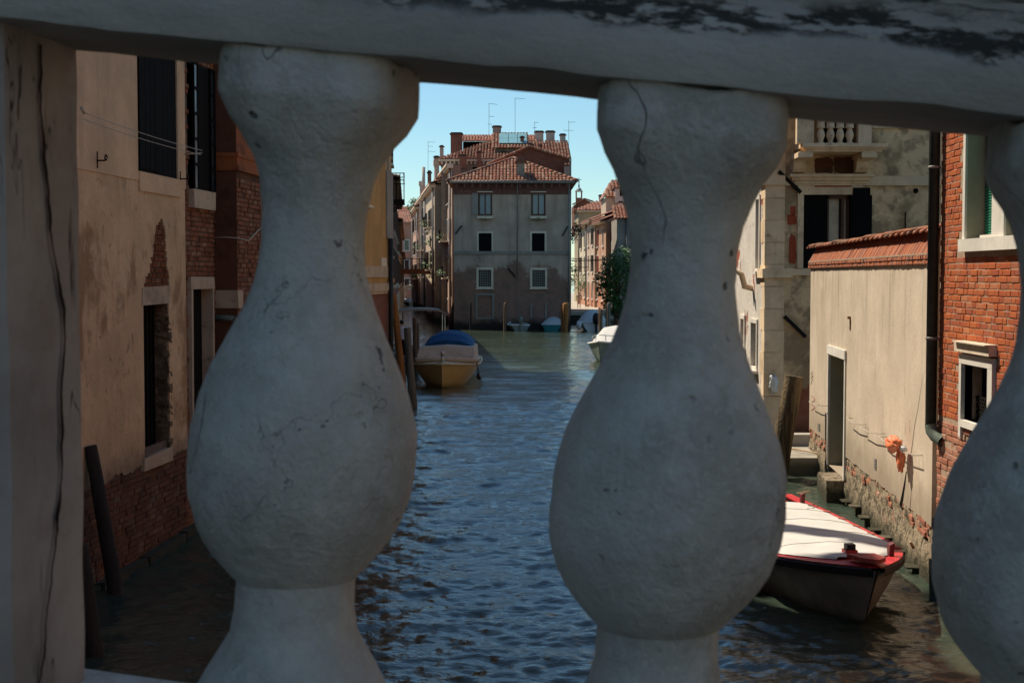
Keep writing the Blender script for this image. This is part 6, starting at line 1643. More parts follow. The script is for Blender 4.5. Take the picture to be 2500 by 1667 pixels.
# grey house nearest right, behind the tree
gr = thing('grey_end_house', 'plain grey end wall with red tile eave above the tree', 'house', (14, 132, 0))
YG = 128.0; x0 = at(d4(912, 0)[0], 0, YG).x; zt = at(0, d4(0, 815)[1], YG).z
mb = MB(); mb.box(x0, x0 + 8, YG, YG + 9, 0, zt); W_(mb, 'wall', facade('plain_grey', (.33, .29, .25), (.25, .21, .18)), gr)
mb = MB(); V = Vector((0, 3, 1.3)); roof_plane(mb, (x0 - .3, YG - .4, zt), (1, 0, 0), V, 8.5, lambda u: 3.3, pitch=.3, seed=142); mb.cur = .7; mb.quad((x0 - .3, YG - .4, zt - .02), (x0 + 8.2, YG - .4, zt - .02), (x0 + 8.2, YG + 2.6, zt + 1.3), (x0 - .3, YG + 2.6, zt + 1.3)); W_(mb, 'roof', m_tile, gr, recalc=False)
mb = MB(); mb.smooth = True; mb.tube([(x0 + .9, YG - .1, ZQ), (x0 + .9, YG - .1, zt)], .1, 8); W_(mb, 'downpipe', m_zinc, gr)
# low red gable and bell turret
tw = thing('bell_turret', 'slim brick bell turret with pale dome and cross, right of the grey house', 'tower', at(1411, 520, 230))
YT = 230.0; p0, p1 = at(d4(190, 0)[0], 0, YT), at(d4(300, 0)[0], 0, YT); zb_ = at(0, d4(0, 660)[1], YT).z; zk = at(0, d4(0, 345)[1], YT).z; zd = at(0, d4(0, 270)[1], YT).z; zc_ = at(0, d4(0, 100)[1], YT).z; cx = (p0.x + p1.x) / 2; w2 = (p1.x - p0.x) / 2
mb = MB()
for (sx, sy) in ((-1, -1), (1, -1), (-1, 1), (1, 1)): mb.box(cx + sx * w2 * .85 - .09, cx + sx * w2 * .85 + .09, YT + sy * w2 * .85 - .09, YT + sy * w2 * .85 + .09, zk - 1.1, zk)
mb.box(cx - w2, cx + w2, YT - w2, YT + w2, 0, zk - 1.0); W_(mb, 'shaft', m_chim_red, tw)
mb = MB(); mb.box(cx - w2 - .12, cx + w2 + .12, YT - w2 - .12, YT + w2 + .12, zk, zk + .12); W_(mb, 'cornice', m_trim, tw)
mb = MB(); R_ = w2 * .95; mb.lathe([(R_ * math.cos(a), zk + .12 + (zd - zk - .12) * math.sin(a)) for a in [math.pi / 2 * i / 8 for i in range(8)]] + [(.10, zd), (.16, zd + .25), (.06, zd + .6), (.11, zd + .9), (.04, zd + 1.4)], (cx, YT, 0), 16); W_(mb, 'dome', m_copper, tw, smooth=True)
mb = MB(); mb.bar((cx, YT, zd + 1.2), (cx, YT, zc_), .09); zz = at(0, d4(0, 135)[1], YT).z; mb.bar((cx - .38, YT, zz), (cx + .38, YT, zz), .09, up=(0, 1, 0)); W_(mb, 'cross', m_iron, tw)
lg = thing('low_gable_house', 'low red gable end behind the cream end house', 'house', (11, 205, 0)); YL = 205.0
pts = [at(*d4(x, y), YL) for x, y in ((150, 1100), (465, 1100), (465, 530), (330, 478), (150, 580))]
mb = MB(); mb.poly(pts); mb.poly([p + Vector((0, 8, 0)) for p in pts])
for a_, b_ in zip(pts, pts[1:] + pts[:1]): mb.quad(a_, b_, b_ + Vector((0, 8, 0)), a_ + Vector((0, 8, 0)))
W_(mb, 'wall', m_gable, lg)
mb = MB(); mb.bar(pts[4] + Vector((-.2, -.2, .1)), pts[3] + Vector((0, -.2, .1)), .5, .2); mb.bar(pts[3] + Vector((0, -.2, .1)), pts[2] + Vector((.2, -.2, .1)), .5, .2); W_(mb, 'verge', m_tile, lg)
# dark side of the grey house seen down the lane: creeper and brackets
mb = MB(); leaf_blob(mb, at(1409, 557, 118), (.45, .8, .5), 260, .11, 150); leaf_blob(mb, at(1401, 575, 118), (.35, .8, .8), 220, .11, 151); tag(W_(mb, 'wall_creeper', m_leaf_shadow, None, recalc=False), 'creeper coloured as if in shadow on the right side of the grey house', 'plant')
mb = MB(); leaf_blob(mb, at(1421, 692, 147), (.5, .7, 1.0), 340, .11, 152); tag(W_(mb, 'lane_shrub', m_leaf, None, recalc=False), 'green shrub by the lane wall behind the walking person', 'shrub')
mb = MB(); leaf_blob(mb, at(1400, 672, 130), (.45, .8, 1.4), 260, .12, 153); tag(W_(mb, 'wall_vine', m_leaf, None, recalc=False), 'narrow vine low on the side of the grey house', 'plant')
# cables across the lane
mb = MB(); mb.smooth = True
for (a_, b_, Y_) in (((1392, 631), (1490, 633), 124), ((1392, 636), (1478, 635), 126), ((1392, 650), (1436, 652), 126)): mb.tube([at(*a_, Y_), (at(*a_, Y_) + at(*b_, Y_)) / 2 - Vector((0, 0, .08)), at(*b_, Y_)], .03, 5)
tag(W_(mb, 'lane_cables', m_iron, None), 'thin dark cables stretched across the right lane', 'cable')
# palings in front of the quay
fn = thing('paling_fence', 'dark paling fence along the water at the right quay', 'fence', (6, 121, 0))
x0, x1 = at(1394, 0, 120.5).x, at(1440, 0, 120.5).x; n_ = 26; me_p = None
for i in range(n_):
    x = x0 + (x1 - x0) * i / (n_ - 1)
    if me_p is None:
        b = MB(); b.box(-.03, .03, -.03, .03, -1, .75); o = W_(b, 'paling', m_post_dark, fn); me_p = o.data
    else:
        o = bpy.data.objects.new('paling', me_p); COL.objects.link(o); o.parent = fn; o.matrix_parent_inverse = Matrix.Translation(-fn.location)
    o.location = (x, 120.5, 0)
mb = MB(); mb.box(x0 - .1, x1 + .1, 120.55, 120.62, .55, .65); mb.box(x0 - .1, x1 + .1, 120.55, 120.62, .1, .2); W_(mb, 'rail', m_post_dark, fn)
# tree on the quay
tr = thing('leafy_tree', 'dense green tree leaning over the quay at the right', 'tree', (7.6, 113, 0))
mb = MB(); mb.smooth = True; tb = Vector((8.6, 114, -.3))
mb.tube([tb, tb + Vector((-.1, 0, 2)), tb + Vector((.1, 0, 4)), tb + Vector((0, .1, 6))], [.26, .2, .15, .06], 8)
for (a, l, z) in ((0.5, 1.9, 2.2), (2.3, 1.8, 2.6), (3.6, 1.6, 3.2), (5.0, 1.8, 2.9), (1.4, 1.4, 4.2), (4.3, 1.3, 4.4)): mb.tube([tb + Vector((0, 0, z)), tb + Vector((l * .6 * math.cos(a), l * .6 * math.sin(a), z + .8)), tb + Vector((l * math.cos(a), l * math.sin(a), z + 1.2))], [.11, .07, .03], 6)
W_(mb, 'trunk', m_post, tr)
mb = MB()
for k, (dx, dy, dz, r_) in enumerate(((-.35, 0, 5.3, 1.1), (-.9, .1, 4.2, 1.0), (.5, .2, 5.9, 1.2), (-.75, 0, 3.2, .95), (.2, -.3, 4.6, 1.3), (-.4, -.2, 2.2, .8), (.9, .1, 4.0, 1.4), (1.2, 0, 2.6, 1.2), (.3, 0, 1.6, .8), (1.3, .2, 5.4, 1.2))):
    leaf_blob(mb, tb + Vector((dx, dy, dz)), (r_, r_, r_ * .85), 620, .15, 160 + k)
W_(mb, 'crown', m_leaf, tr, recalc=False)
# ------------------------------------------------------------------ boats
def hull(L, B, D, sheer=.22, bow_sharp=2.2, stern_w=.75, rake=.35, bow_rise=.35, n=16, flare=.72):
    """stations from stern (x=0) to bow (x=L): rings of 9 points gunwale-keel-gunwale, z=0 at water"""
    rings = []
    for i in range(n + 1):
        t = i / n
        w = B / 2 * (stern_w + (1 - stern_w) * math.sin(min(1, t / .45) * math.pi / 2)) if t < .45 else B / 2 * (1 - ((t - .45) / .55) ** bow_sharp)
        w = max(w, .012)
        zg = D + sheer * ((t - .35) ** 2) * 1.6 + bow_rise * max(0, t - .5) ** 2 * 2
        kz = -.25 + (.30 * max(0, t - .8) / .2)
        ring = []
        for k in range(9):
            s = -1 + 2 * k / 8; a = abs(s)
            ww = w * (a ** .55) * (flare + (1 - flare) * a) if a > 0 else 0
            z = kz + (zg - kz) * (a ** 1.9)
            x = t * L + rake * max(0, (z - kz) / (zg - kz)) * (max(0, t - .6) / .4) ** 2
            ring.append(Vector((x, ww * (1 if s > 0 else -1), z)))
        rings.append(ring)
    return rings
def boat_frame(pos, heading):
    """heading: direction the bow points (radians, 0 = +x)"""
    return pos, heading
def mk_hull(t, rings, mat, inner=None, name='hull', smooth=True):
    mb = MB(); mb.loft(rings, False, True, False); o = mb.build(name, mat, t, smooth=smooth, ang=60); return o
def gunwale_line(rings, side): return [r_[0 if side < 0 else 8] for r_ in rings]
def mk_rail(t, rings, mat, r=.035, name='gunwale', lift=0.0):
    mb = MB(); mb.smooth = True
    l = [p + Vector((0, 0, lift)) for p in gunwale_line(rings, -1)]; rr = [p + Vector((0, 0, lift)) for p in gunwale_line(rings, 1)]
    mb.tube(l, r, 6); mb.tube(rr, r, 6); mb.tube([l[0], rr[0]], r, 6); return mb.build(name, mat, t)
def mk_deck(t, rings, i0, i1, mat, drop=.02, crown=.03, name='deck', inset=0.0):
    mb = MB(); rr = []
    for i in range(i0, i1 + 1):
        a, b = rings[i][0], rings[i][8]; ring = []
        for k in range(9):
            s = k / 8; p = a.lerp(b, inset + s * (1 - 2 * inset)); ring.append(p + Vector((0, 0, -drop + crown * (1 - (2 * s - 1) ** 2))))
        rr.append(ring)
    mb.loft(rr, False); return mb.build(name, mat, t, smooth=True, recalc=False)
def boat(name, label, pos, heading, sc=1.0):
    return thing(name, label, 'boat', (pos[0], pos[1], 0.0), heading)
def outboard(t, x, y=0, z=.45, mat=None, s=1.0, cover=None):
    mb = MB(); rings = []
    for (zz, a, b) in ((.0, .10, .09), (.06, .17, .13), (.2, .2, .15), (.36, .19, .14), (.46, .12, .09), (.49, .02, .02)):
        rings.append([Vector((x + s * a * math.cos(q) * 1.15, y + s * b * math.sin(q), z + s * zz)) for q in [2 * math.pi * k / 14 for k in range(14)]])
    mb.loft(rings, True, True, True); m = mb.build('outboard_motor', mat or m_rubber, t, smooth=True, ang=50)
    mb = MB(); mb.box(x - .07 * s, x + .07 * s, y - .05 * s, y + .05 * s, z - .9 * s, z + .03); mb.build('leg', mat or m_rubber, m)
    return m

# --- red and white covered work boat, lower right
bow = wat(2143, 1400, .72); hd = math.atan2(-5.8, .55)
L, Bm = 6.3, 2.25
dirv = Vector((math.cos(hd), math.sin(hd), 0)); pos = Vector((bow.x, bow.y, 0)) - dirv * (L + .42)
wb = boat('covered_work_boat', 'red rimmed work boat under a white canvas cover by the buff wall', pos, hd)
rg = hull(L, Bm, .52, sheer=.12, bow_sharp=3.4, stern_w=.86, rake=.42, bow_rise=.30, n=22, flare=.80)
mk_hull(wb, rg, m_hulldark)
mb = MB(); mb.smooth = False
for sd in (0, 8):
    g = [r_[sd] for r_ in rg]; sg = -1 if sd == 0 else 1
    mb.loft([[p + Vector((0, sg * .03, -.075)), p + Vector((0, sg * .045, -.06)), p + Vector((0, sg * .045, .01)), p + Vector((0, sg * .02, .03)), p + Vector((0, -sg * .10, .03)), p + Vector((0, -sg * .10, -.02))] for p in g])
mb.build('rubbing_strake', m_rubber, wb)
mb = MB()
for sd in (0, 8):
    g = [r_[sd] for r_ in rg]; sg = -1 if sd == 0 else 1
    mb.loft([[p + Vector((0, sg * .022, .034)), p + Vector((0, sg * .022, .044)), Vector((p.x, p.y - sg * min(.15, abs(p.y)), p.z + .046)), Vector((p.x, p.y - sg * min(.15, abs(p.y)), p.z + .03))] for p in g])
mb.build('side_deck', m_red, wb)
mk_deck(wb, rg, 18, 22, m_red, drop=-.034, crown=.03, name='foredeck'); mk_deck(wb, rg, 0, 4, m_red, drop=.05, crown=.02, name='stern_deck')
# canvas with laced, scalloped edge
mb = MB(); rr = []; nK = 25
for i in range(60):
    t = i / 59; x = .85 + t * (L - 1.15); fi = x / L * 22; i0 = min(21, int(fi)); f = fi - i0
    a = rg[i0][0].lerp(rg[i0 + 1][0], f); b = rg[i0][8].lerp(rg[i0 + 1][8], f); ring = []
    pull = .02 + .12 * max(0, abs(math.sin(t * math.pi * 4.5)) - .82) * 5 * .35 + (.10 if t > .88 else 0) * ((t - .88) / .12)
    for k in range(nK):
        s = k / (nK - 1); e = .003 + pull * .14 + .05 * max(0, t - .72) / .28; p = a.lerp(b, e + s * (1 - 2 * e))
        z = max(a.z, b.z) * .0 + p.z + .062 + .10 * (1 - (2 * s - 1) ** 2) * (math.sin(min(1, t * 3) * math.pi / 2) * math.sin(min(1, (1 - t) * 3.2) * math.pi / 2))
        z += .022 * mnoise.noise(Vector((x * 2.2, p.y * 2.6, 1))) + .010 * abs(mnoise.noise(Vector((x * 5.5 + p.y * 3, p.y * 2.0, 4)))) + .014 * math.cos(t * math.pi * 10) * (1 - abs(2 * s - 1)) * .5
        if k in (0, nK - 1): z -= .028
        ring.append(Vector((x, p.y, z)))
    rr.append(ring)
mb.loft(rr, False); mb.build('canvas_cover', m_canvas, wb, smooth=True, recalc=False)
for i in (11, 23, 35, 47):
    sm_ = MB(); sm_.smooth = True; sm_.tube([p + Vector((0, 0, .003)) for p in rr[i]], .005, 5); sm_.build('seam', m_canvas, wb)
mb = MB()     # lacing holes show the red deck through
for i in range(7):
    x = 1.1 + i * .62; fi = x / L * 22; i0 = int(fi); a = rg[i0][8]; b = rg[i0][0]
    for p, sg in ((a, 1), (b, -1)): mb.hexa([Vector((x + dx, p.y - sg * (.05 + q), p.z + .075 + zz)) for zz in (0, .012) for dx, q in ((-.02, 0), (.16, 0), (.10, .10), (.02, .08))])
stuff(mb.build('lacing_gaps', m_redbrown, wb))
me_post = None; m_bitt = plain('dark_red_bitt', (.12, .022, .022), .6, .4, 18)
for (x, sy) in ((5.15, -1), (5.6, 1), (.9, 1), (.9, -1)):
    i0 = min(21, int(x / L * 22)); p = rg[i0][8 if sy > 0 else 0]
    if me_post is None:
        b = MB(); b.smooth = False; b.hexa([(-.035, -.03, 0), (.035, -.03, 0), (.035, .03, 0), (-.035, .03, 0), (-.055, -.032, .15), (.05, -.032, .15), (.05, .032, .18), (-.055, .032, .18)]); o = b.build('mooring_bitt', m_bitt, wb); me_post = o.data
    else:
        o = bpy.data.objects.new('mooring_bitt', me_post); COL.objects.link(o); o.parent = wb
    o.location = (p.x, p.y - sy * .13, p.z + .04)
mb = MB(); bp = rg[20][4]; zt = rg[21][8].z; mb.box(5.66, 5.82, -.075, .075, zt - .02, zt + .10); mb.build('samson_post', m_red, wb)
mb = MB(); mb.box(5.68, 5.80, -.055, .055, zt + .10, zt + .17); mb.build('post_cap', m_rubber, wb)
mb = MB(); x0 = 6.12; zz = rg[22][8].z + .04
mb.hexa([(x0, -.17, zz), (x0 + .45, -.15, zz + .04), (x0 + .45, .15, zz + .04), (x0, .17, zz), (x0, -.17, zz + .05), (x0 + .45, -.15, zz + .09), (x0 + .45, .15, zz + .09), (x0, .17, zz + .05)])
mb.hexa([(x0 + .45, -.15, zz + .04), (x0 + .62, -.02, zz + .05), (x0 + .62, .02, zz + .05), (x0 + .45, .15, zz + .04), (x0 + .45, -.15, zz + .09), (x0 + .62, -.02, zz + .10), (x0 + .62, .02, zz + .10), (x0 + .45, .15, zz + .09)])
mb.build('bow_plate', m_redbrown, wb)
mb = MB(); mb.smooth = True; mb.tube([(.95, 1.0, .78), (1.6, .6, .86)], .012, 5); mb.tube([(5.4, .95, .75), (5.55, .85, .85)], .02, 6); mb.build('rope', m_rope, wb)
mb = MB(); mb.smooth = True; mb.tube([(.55, .45, .60), (.55, .45, .64)], .09, 12); mb.build('deck_fitting', m_chrome, wb)
# --- yellow boat with blue hood
sb = wat(1080, 946); hdg = math.atan2(-1, -.02); L, Bm = 7.4, 2.55
dirv = Vector((math.cos(hdg), math.sin(hdg), 0)); pos = Vector((sb.x, sb.y, 0)) - dirv * (L * .97)
yb = boat('yellow_motor_boat', 'ochre yellow motor boat with blue hood and beige tarpaulin, bow towards us', pos, hdg)
rg = hull(L, Bm, .72, sheer=.10, bow_sharp=4.4, stern_w=.9, rake=.35, bow_rise=.22, n=24, flare=.86)
mk_hull(yb, rg, m_yboat); mk_rail(yb, rg, m_ydeck, .04, lift=.01); mk_deck(yb, rg, 0, 24, m_ydeck, drop=.0, crown=.10)
mb = MB(); rr = []      # rolled canvas sausage round the tarpaulin
for i in (10, 12, 14, 16, 18, 19): rr.append(rg[i])
loop = [p[8] * 1 for p in rr]; 
lp = [Vector((p.x, p.y * .93, p.z + .16)) for p in loop]; lp2 = [Vector((p.x, -p.y, p.z)) for p in lp][::-1]
mb.smooth = True; mb.tube(lp + [Vector((lp[-1].x + .12, 0, lp[-1].z + .06))] + lp2, .095, 8); mb.build('rolled_canvas', m_canvas2, yb)
mb = MB(); mb.smooth = True
for i in range(26):
    q = i / 25; y = -1.1 + 2.2 * q; mb.tube([(L * .80 - abs(y) * .25, y, 1.03 + .07 * math.sin(i * 1.9)), (L * .80 - abs(y) * .25 + .05, y + .09, 1.03 + .07 * math.sin((i + 1) * 1.9))], .012, 4)
mb.build('lashing', m_rope, yb)
zt = rg[16][8].z
mb = MB(); mb.add([(L * .73, -1.14, zt + .16), (L * .73, 1.14, zt + .16), (L * .66, 1.06, zt + .62), (L * .66, 0, zt + .70), (L * .66, -1.06, zt + .62), (L * .30, -1.1, zt + .66), (L * .30, 0, zt + .74), (L * .30, 1.1, zt + .66), (L * .30, -1.14, zt + .1), (L * .30, 1.14, zt + .1)],
    [(0, 1, 2, 3, 4), (3, 2, 7, 6), (4, 3, 6, 5), (0, 4, 5, 8), (1, 9, 7, 2), (8, 5, 6, 7, 9)]); mb.build('tarpaulin', m_canvas2, yb)
mb = MB(); rr = []
for i in range(25):
    t = i / 24; x = L * .52 - t * L * .32; h_ = .22 + .52 * math.sin(min(1, .25 + t * 1.2) * math.pi / 2); rr.append([Vector((x, -1.02 * math.cos(math.pi * k / 14), zt + .45 + h_ * math.sin(math.pi * k / 14) ** .85 - .035 * abs(math.sin(t * math.pi * 3)) * math.sin(math.pi * k / 14) + .012 * mnoise.noise(Vector((x * 3, k * .7, 2))))) for k in range(15)])
mb.loft(rr, False, True, True); mb.build('hood', m_blue, yb, smooth=True, ang=60)
mb = MB(); mb.smooth = True; xb = L * .965
mb.tube([(xb, 0, zt + .16), (xb, 0, zt + .45)], .05, 8); mb.tube([(xb - .05, -.14, zt + .18), (xb + .02, 0, zt + .3), (xb - .05, .14, zt + .18)], .03, 6); mb.tube([(xb, 0, zt + .45), (xb, 0, zt + .62)], [.075, .07], 10); mb.build('bow_light', m_chrome, yb)
mb = MB(); mb.box(xb - .25, xb + .22, -.22, .22, zt + .13, zt + .16); mb.box(xb + .1, xb + .26, -.09, .09, zt - .35, zt + .13); mb.build('bow_fitting', m_iron, yb)
for (y, dz) in ((1.22, .0), (1.26, .08)):
    mb = MB(); mb.smooth = True; mb.tube([(L * .80, y, zt + .1), (L * .80, y + .06, zt - .30)], .014, 5); mb.tube([(L * .80, y + .06, zt - .3 - dz), (L * .80, y + .07, zt - .46 - dz)], [.06, .075], 8); mb.build('fender', m_rubber, yb)
# --- red boat with awning behind it
p = Vector((at(1010, 800, 66).x, 70, 0)); rb = boat('red_water_boat', 'red boat with a thin grey awning behind the yellow boat', p, math.atan2(-1, .1))
rg = hull(6.0, 2.0, .6, n=16, stern_w=.9, bow_sharp=3); mk_hull(rb, rg, m_red); mk_rail(rb, rg, m_white, .05); mk_deck(rb, rg, 0, 16, m_redbrown, drop=.25, crown=0)
mb = MB(); rr = []
for i in range(9):
    y = -1.15 + 2.3 * i / 8; z = 2.42 + .12 * (1 - (y / 1.15) ** 2) - (.12 if i == 8 else 0); rr.append([Vector((2.0, y, z)), Vector((4.6, y, z)), Vector((4.6, y, z + .1)), Vector((2.0, y, z + .1))])
mb.loft(rr, True, True, True); mb.build('awning', m_hullgrey, rb)
for (x, y) in ((2.1, -1), (2.1, 1.05), (4.5, -1), (4.5, 1.05)):
    mb = MB(); mb.tube([(x, y, .6), (x, y, 2.45)], .025, 6); mb.build('awning_post', m_chrome, rb)
# --- boats moored under the grey house
def small_boat(name, label, px, py, Y, L, Bm, hd, hm, cm, covered=True, dome=.35, D=.42):
    p = wat(px, py); p = Vector((p.x, p.y, 0)); d = Vector((math.cos(hd), math.sin(hd), 0)); t = boat(name, label, p - d * L / 2, hd)
    rg = hull(L, Bm, D, n=14, stern_w=.85, bow_sharp=2.6, sheer=.1); mk_hull(t, rg, hm); mk_rail(t, rg, m_white, .045)
    if covered:
        mb = MB(); rr = []
        for i in range(0, 14):
            a, b = rg[i][0], rg[i][8]; tt = i / 13; rr.append([a.lerp(b, k / 8) + Vector((0, 0, .04 + dome * math.sin(math.pi * tt) ** .7 * (1 - (2 * k / 8 - 1) ** 2) + .02 * mnoise.noise(Vector((i * .7, k * .6, px))))) for k in range(9)])
        mb.loft(rr, False); mb.build('cover', cm, t, smooth=True, recalc=False)
    else: mk_deck(t, rg, 0, 14, cm, drop=.12, crown=.0, inset=.04)
    return t, rg
t, rg = small_boat('dinghy', 'dark dinghy with tilted outboard below the grey house', 1264, 806, 0, 3.4, 1.6, math.pi * .54, m_hullgreen, m_white, covered=False)
ob = outboard(t, -.15, 0, .62, m_hullgreen, 1.0)
t, rg = small_boat('teal_boat', 'teal hulled boat under a pale domed cover, left of the orange post', 1351, 804, 0, 4.2, 1.75, math.pi * .47, m_teal, m_canvas, dome=.55)
t, rg = small_boat('speedboat', 'white speedboat under canvas with black outboard facing us', 1446, 806, 0, 4.6, 2.2, math.pi * .51, m_white, m_canvas, dome=.95, D=.62)
outboard(t, -.32, -.05, .55, m_rubber, 1.75)
mb = MB(); mb.smooth = True; mb.tube([(-.05, 1.1, .75), (-.15, 1.2, .2)], [.11, .13], 8); mb.build('fender', m_white, t); mb = MB(); mb.smooth = True; mb.tube([(.4, 1.2, .75), (.35, 1.3, .25)], [.10, .12], 8); mb.build('fender', m_white, t)
# --- white cabin cruiser, right
p = wat(1467, 886); hd = math.atan2(-1, -.30); d = Vector((math.cos(hd), math.sin(hd), 0)); L = 7.0
cc = boat('cabin_cruiser', 'white covered cruiser with grey green hull and bow rail at the right bank', Vector((p.x, p.y, 0)) - d * L * .98, hd)
rg = hull(L, 2.5, .78, n=18, stern_w=.9, bow_sharp=2.6, sheer=.12); mk_hull(cc, rg, m_hullgreen); mk_rail(cc, rg, m_white, .05); mk_deck(cc, rg, 0, 18, m_white, drop=0, crown=.06)
mb = MB(); rr = []
for i in range(2, 15):
    a, b = rg[i][0], rg[i][8]; tt = (i - 2) / 12; hgt = .75 * min(1, (1 - tt) * 2.2) ; rr.append([a.lerp(b, .04 + .92 * k / 10) + Vector((0, 0, .04 + hgt * min(1, (1 - abs(2 * k / 10 - 1)) * 3))) for k in range(11)])
mb.loft(rr, False, True, True); mb.build('canvas_cover', m_canvas, cc, smooth=True, ang=50, recalc=False)
mb = MB(); mb.smooth = True; pts = [rg[i][8] * 1 for i in (13, 15, 17)]; pts = [Vector((q.x, q.y * .8, q.z + .34)) for q in pts]; mb.tube(pts + [Vector((L + .1, 0, pts[-1].z + .02))] + [Vector((q.x, -q.y, q.z)) for q in pts[::-1]], .022, 6)
for q in pts: mb.tube([q, q - Vector((0, 0, .34))], .02, 5); mb.tube([Vector((q.x, -q.y, q.z)), Vector((q.x, -q.y, q.z - .34))], .02, 5)
mb.build('bow_rail', m_chrome, cc)
# --- far boats in the left canal
t, rg = small_boat('white_covered_boat', 'small white covered boat far down the left canal', 1000, 744, 0, 3.6, 1.5, math.pi * .6, m_hullgreen, m_canvas, dome=.5)
t, rg = small_boat('dark_rowing_boat', 'low dark boat beside the white one far down the left canal', 978, 740, 0, 4.2, 1.4, math.pi * .75, m_post_dark, m_post_dark, covered=False, D=.6)

# ------------------------------------------------------------------ mooring posts
def post(px0, py0, px1, py1, Y0, r, mat, label, r1=None, cap=True, Y1=None):
    """top picture point, foot picture point, distance"""
    a = at(px0, py0, Y1 or Y0); b = at(px1, py1, Y0); b = b + (b - a).normalized() * 1.2
    mb = MB(); mb.smooth = True; n = 9; pts = []
    for i in range(n): t = i / (n - 1); q = b.lerp(a, t); pts.append(q + Vector((mnoise.noise(q * 1.3) * .02, mnoise.noise(q * 1.3 + Vector((4, 0, 0))) * .02, 0)))
    rs = [(r1 or r) + (r - (r1 or r)) * i / (n - 1) for i in range(n)]
    if cap: pts.append(a + (a - b).normalized() * r * .4); rs.append(r * .55)
    mb.tube(pts, rs, 12)
    return tag(W_(mb, 'mooring_post', mat, None, ang=50), label, 'post', 'mooring posts')
post(221, 1088, 283, 1450, 18.2, .085, m_post_dark, 'black leaning post in front of the beige house, upper of two', r1=.12, cap=False)
post(190, 1330, 240, 1640, 15.2, .10, m_post_dark, 'black leaning post at the lower left beside the pier', r1=.12, cap=False)
post(961, 718, 985, 958, 47, .10, m_post_orange, 'brown round topped post at the ochre house corner', r1=.14)
post(994, 800, 1008, 985, 44, .11, m_post_grey, 'grey square topped post in front of the yellow boat', r1=.15, cap=False)
post(947, 700, 952, 955, 46, .09, m_post_dark, 'dark post close against the ochre house', r1=.11)
post(1012, 777, 1014, 850, 60, .09, m_post, 'brown post left of the blue hood', r1=.1)
post(1019, 790, 1020, 850, 61, .08, m_post, 'shorter brown post left of the blue hood')
lg = post(1938, 918, 1896, 1175, 28.6, .20, m_log, 'thick dark log post leaning before the palace corner', r1=.21, cap=False)
post(1233.5, 740, 1232, 806, 104, .10, m_post, 'thin brown post left of the dark dinghy')
post(1381, 742, 1380, 812, 103, .22, m_post_orange, 'thick rusty orange post between teal boat and speedboat', r1=.20)
post(1374, 748, 1374, 811, 103.6, .16, m_post_orange, 'second rusty post behind the thick orange one')
post(1467.5, 755, 1467, 840, 92, .11, m_post, 'brown post in front of the speedboat')
post(1463.5, 752, 1464, 820, 97, .09, m_post, 'thin post just behind the one at the speedboat')
post(1486, 740, 1486, 812, 101, .13, m_post_grey, 'grey brown post right of the speedboat')
post(1481, 745, 1482, 812, 103, .10, m_post_dark, 'dark post right of the speedboat')
post(1107, 738, 1099, 800, 109, .11, m_post_dark, 'dark leaning post left of the grey house front')
post(1112, 745, 1104, 800, 110, .09, m_post_dark, 'second dark leaning post at the grey house corner')
post(1149, 738, 1149, 803, 107, .08, m_post_dark, 'slim dark post against the grey house front')

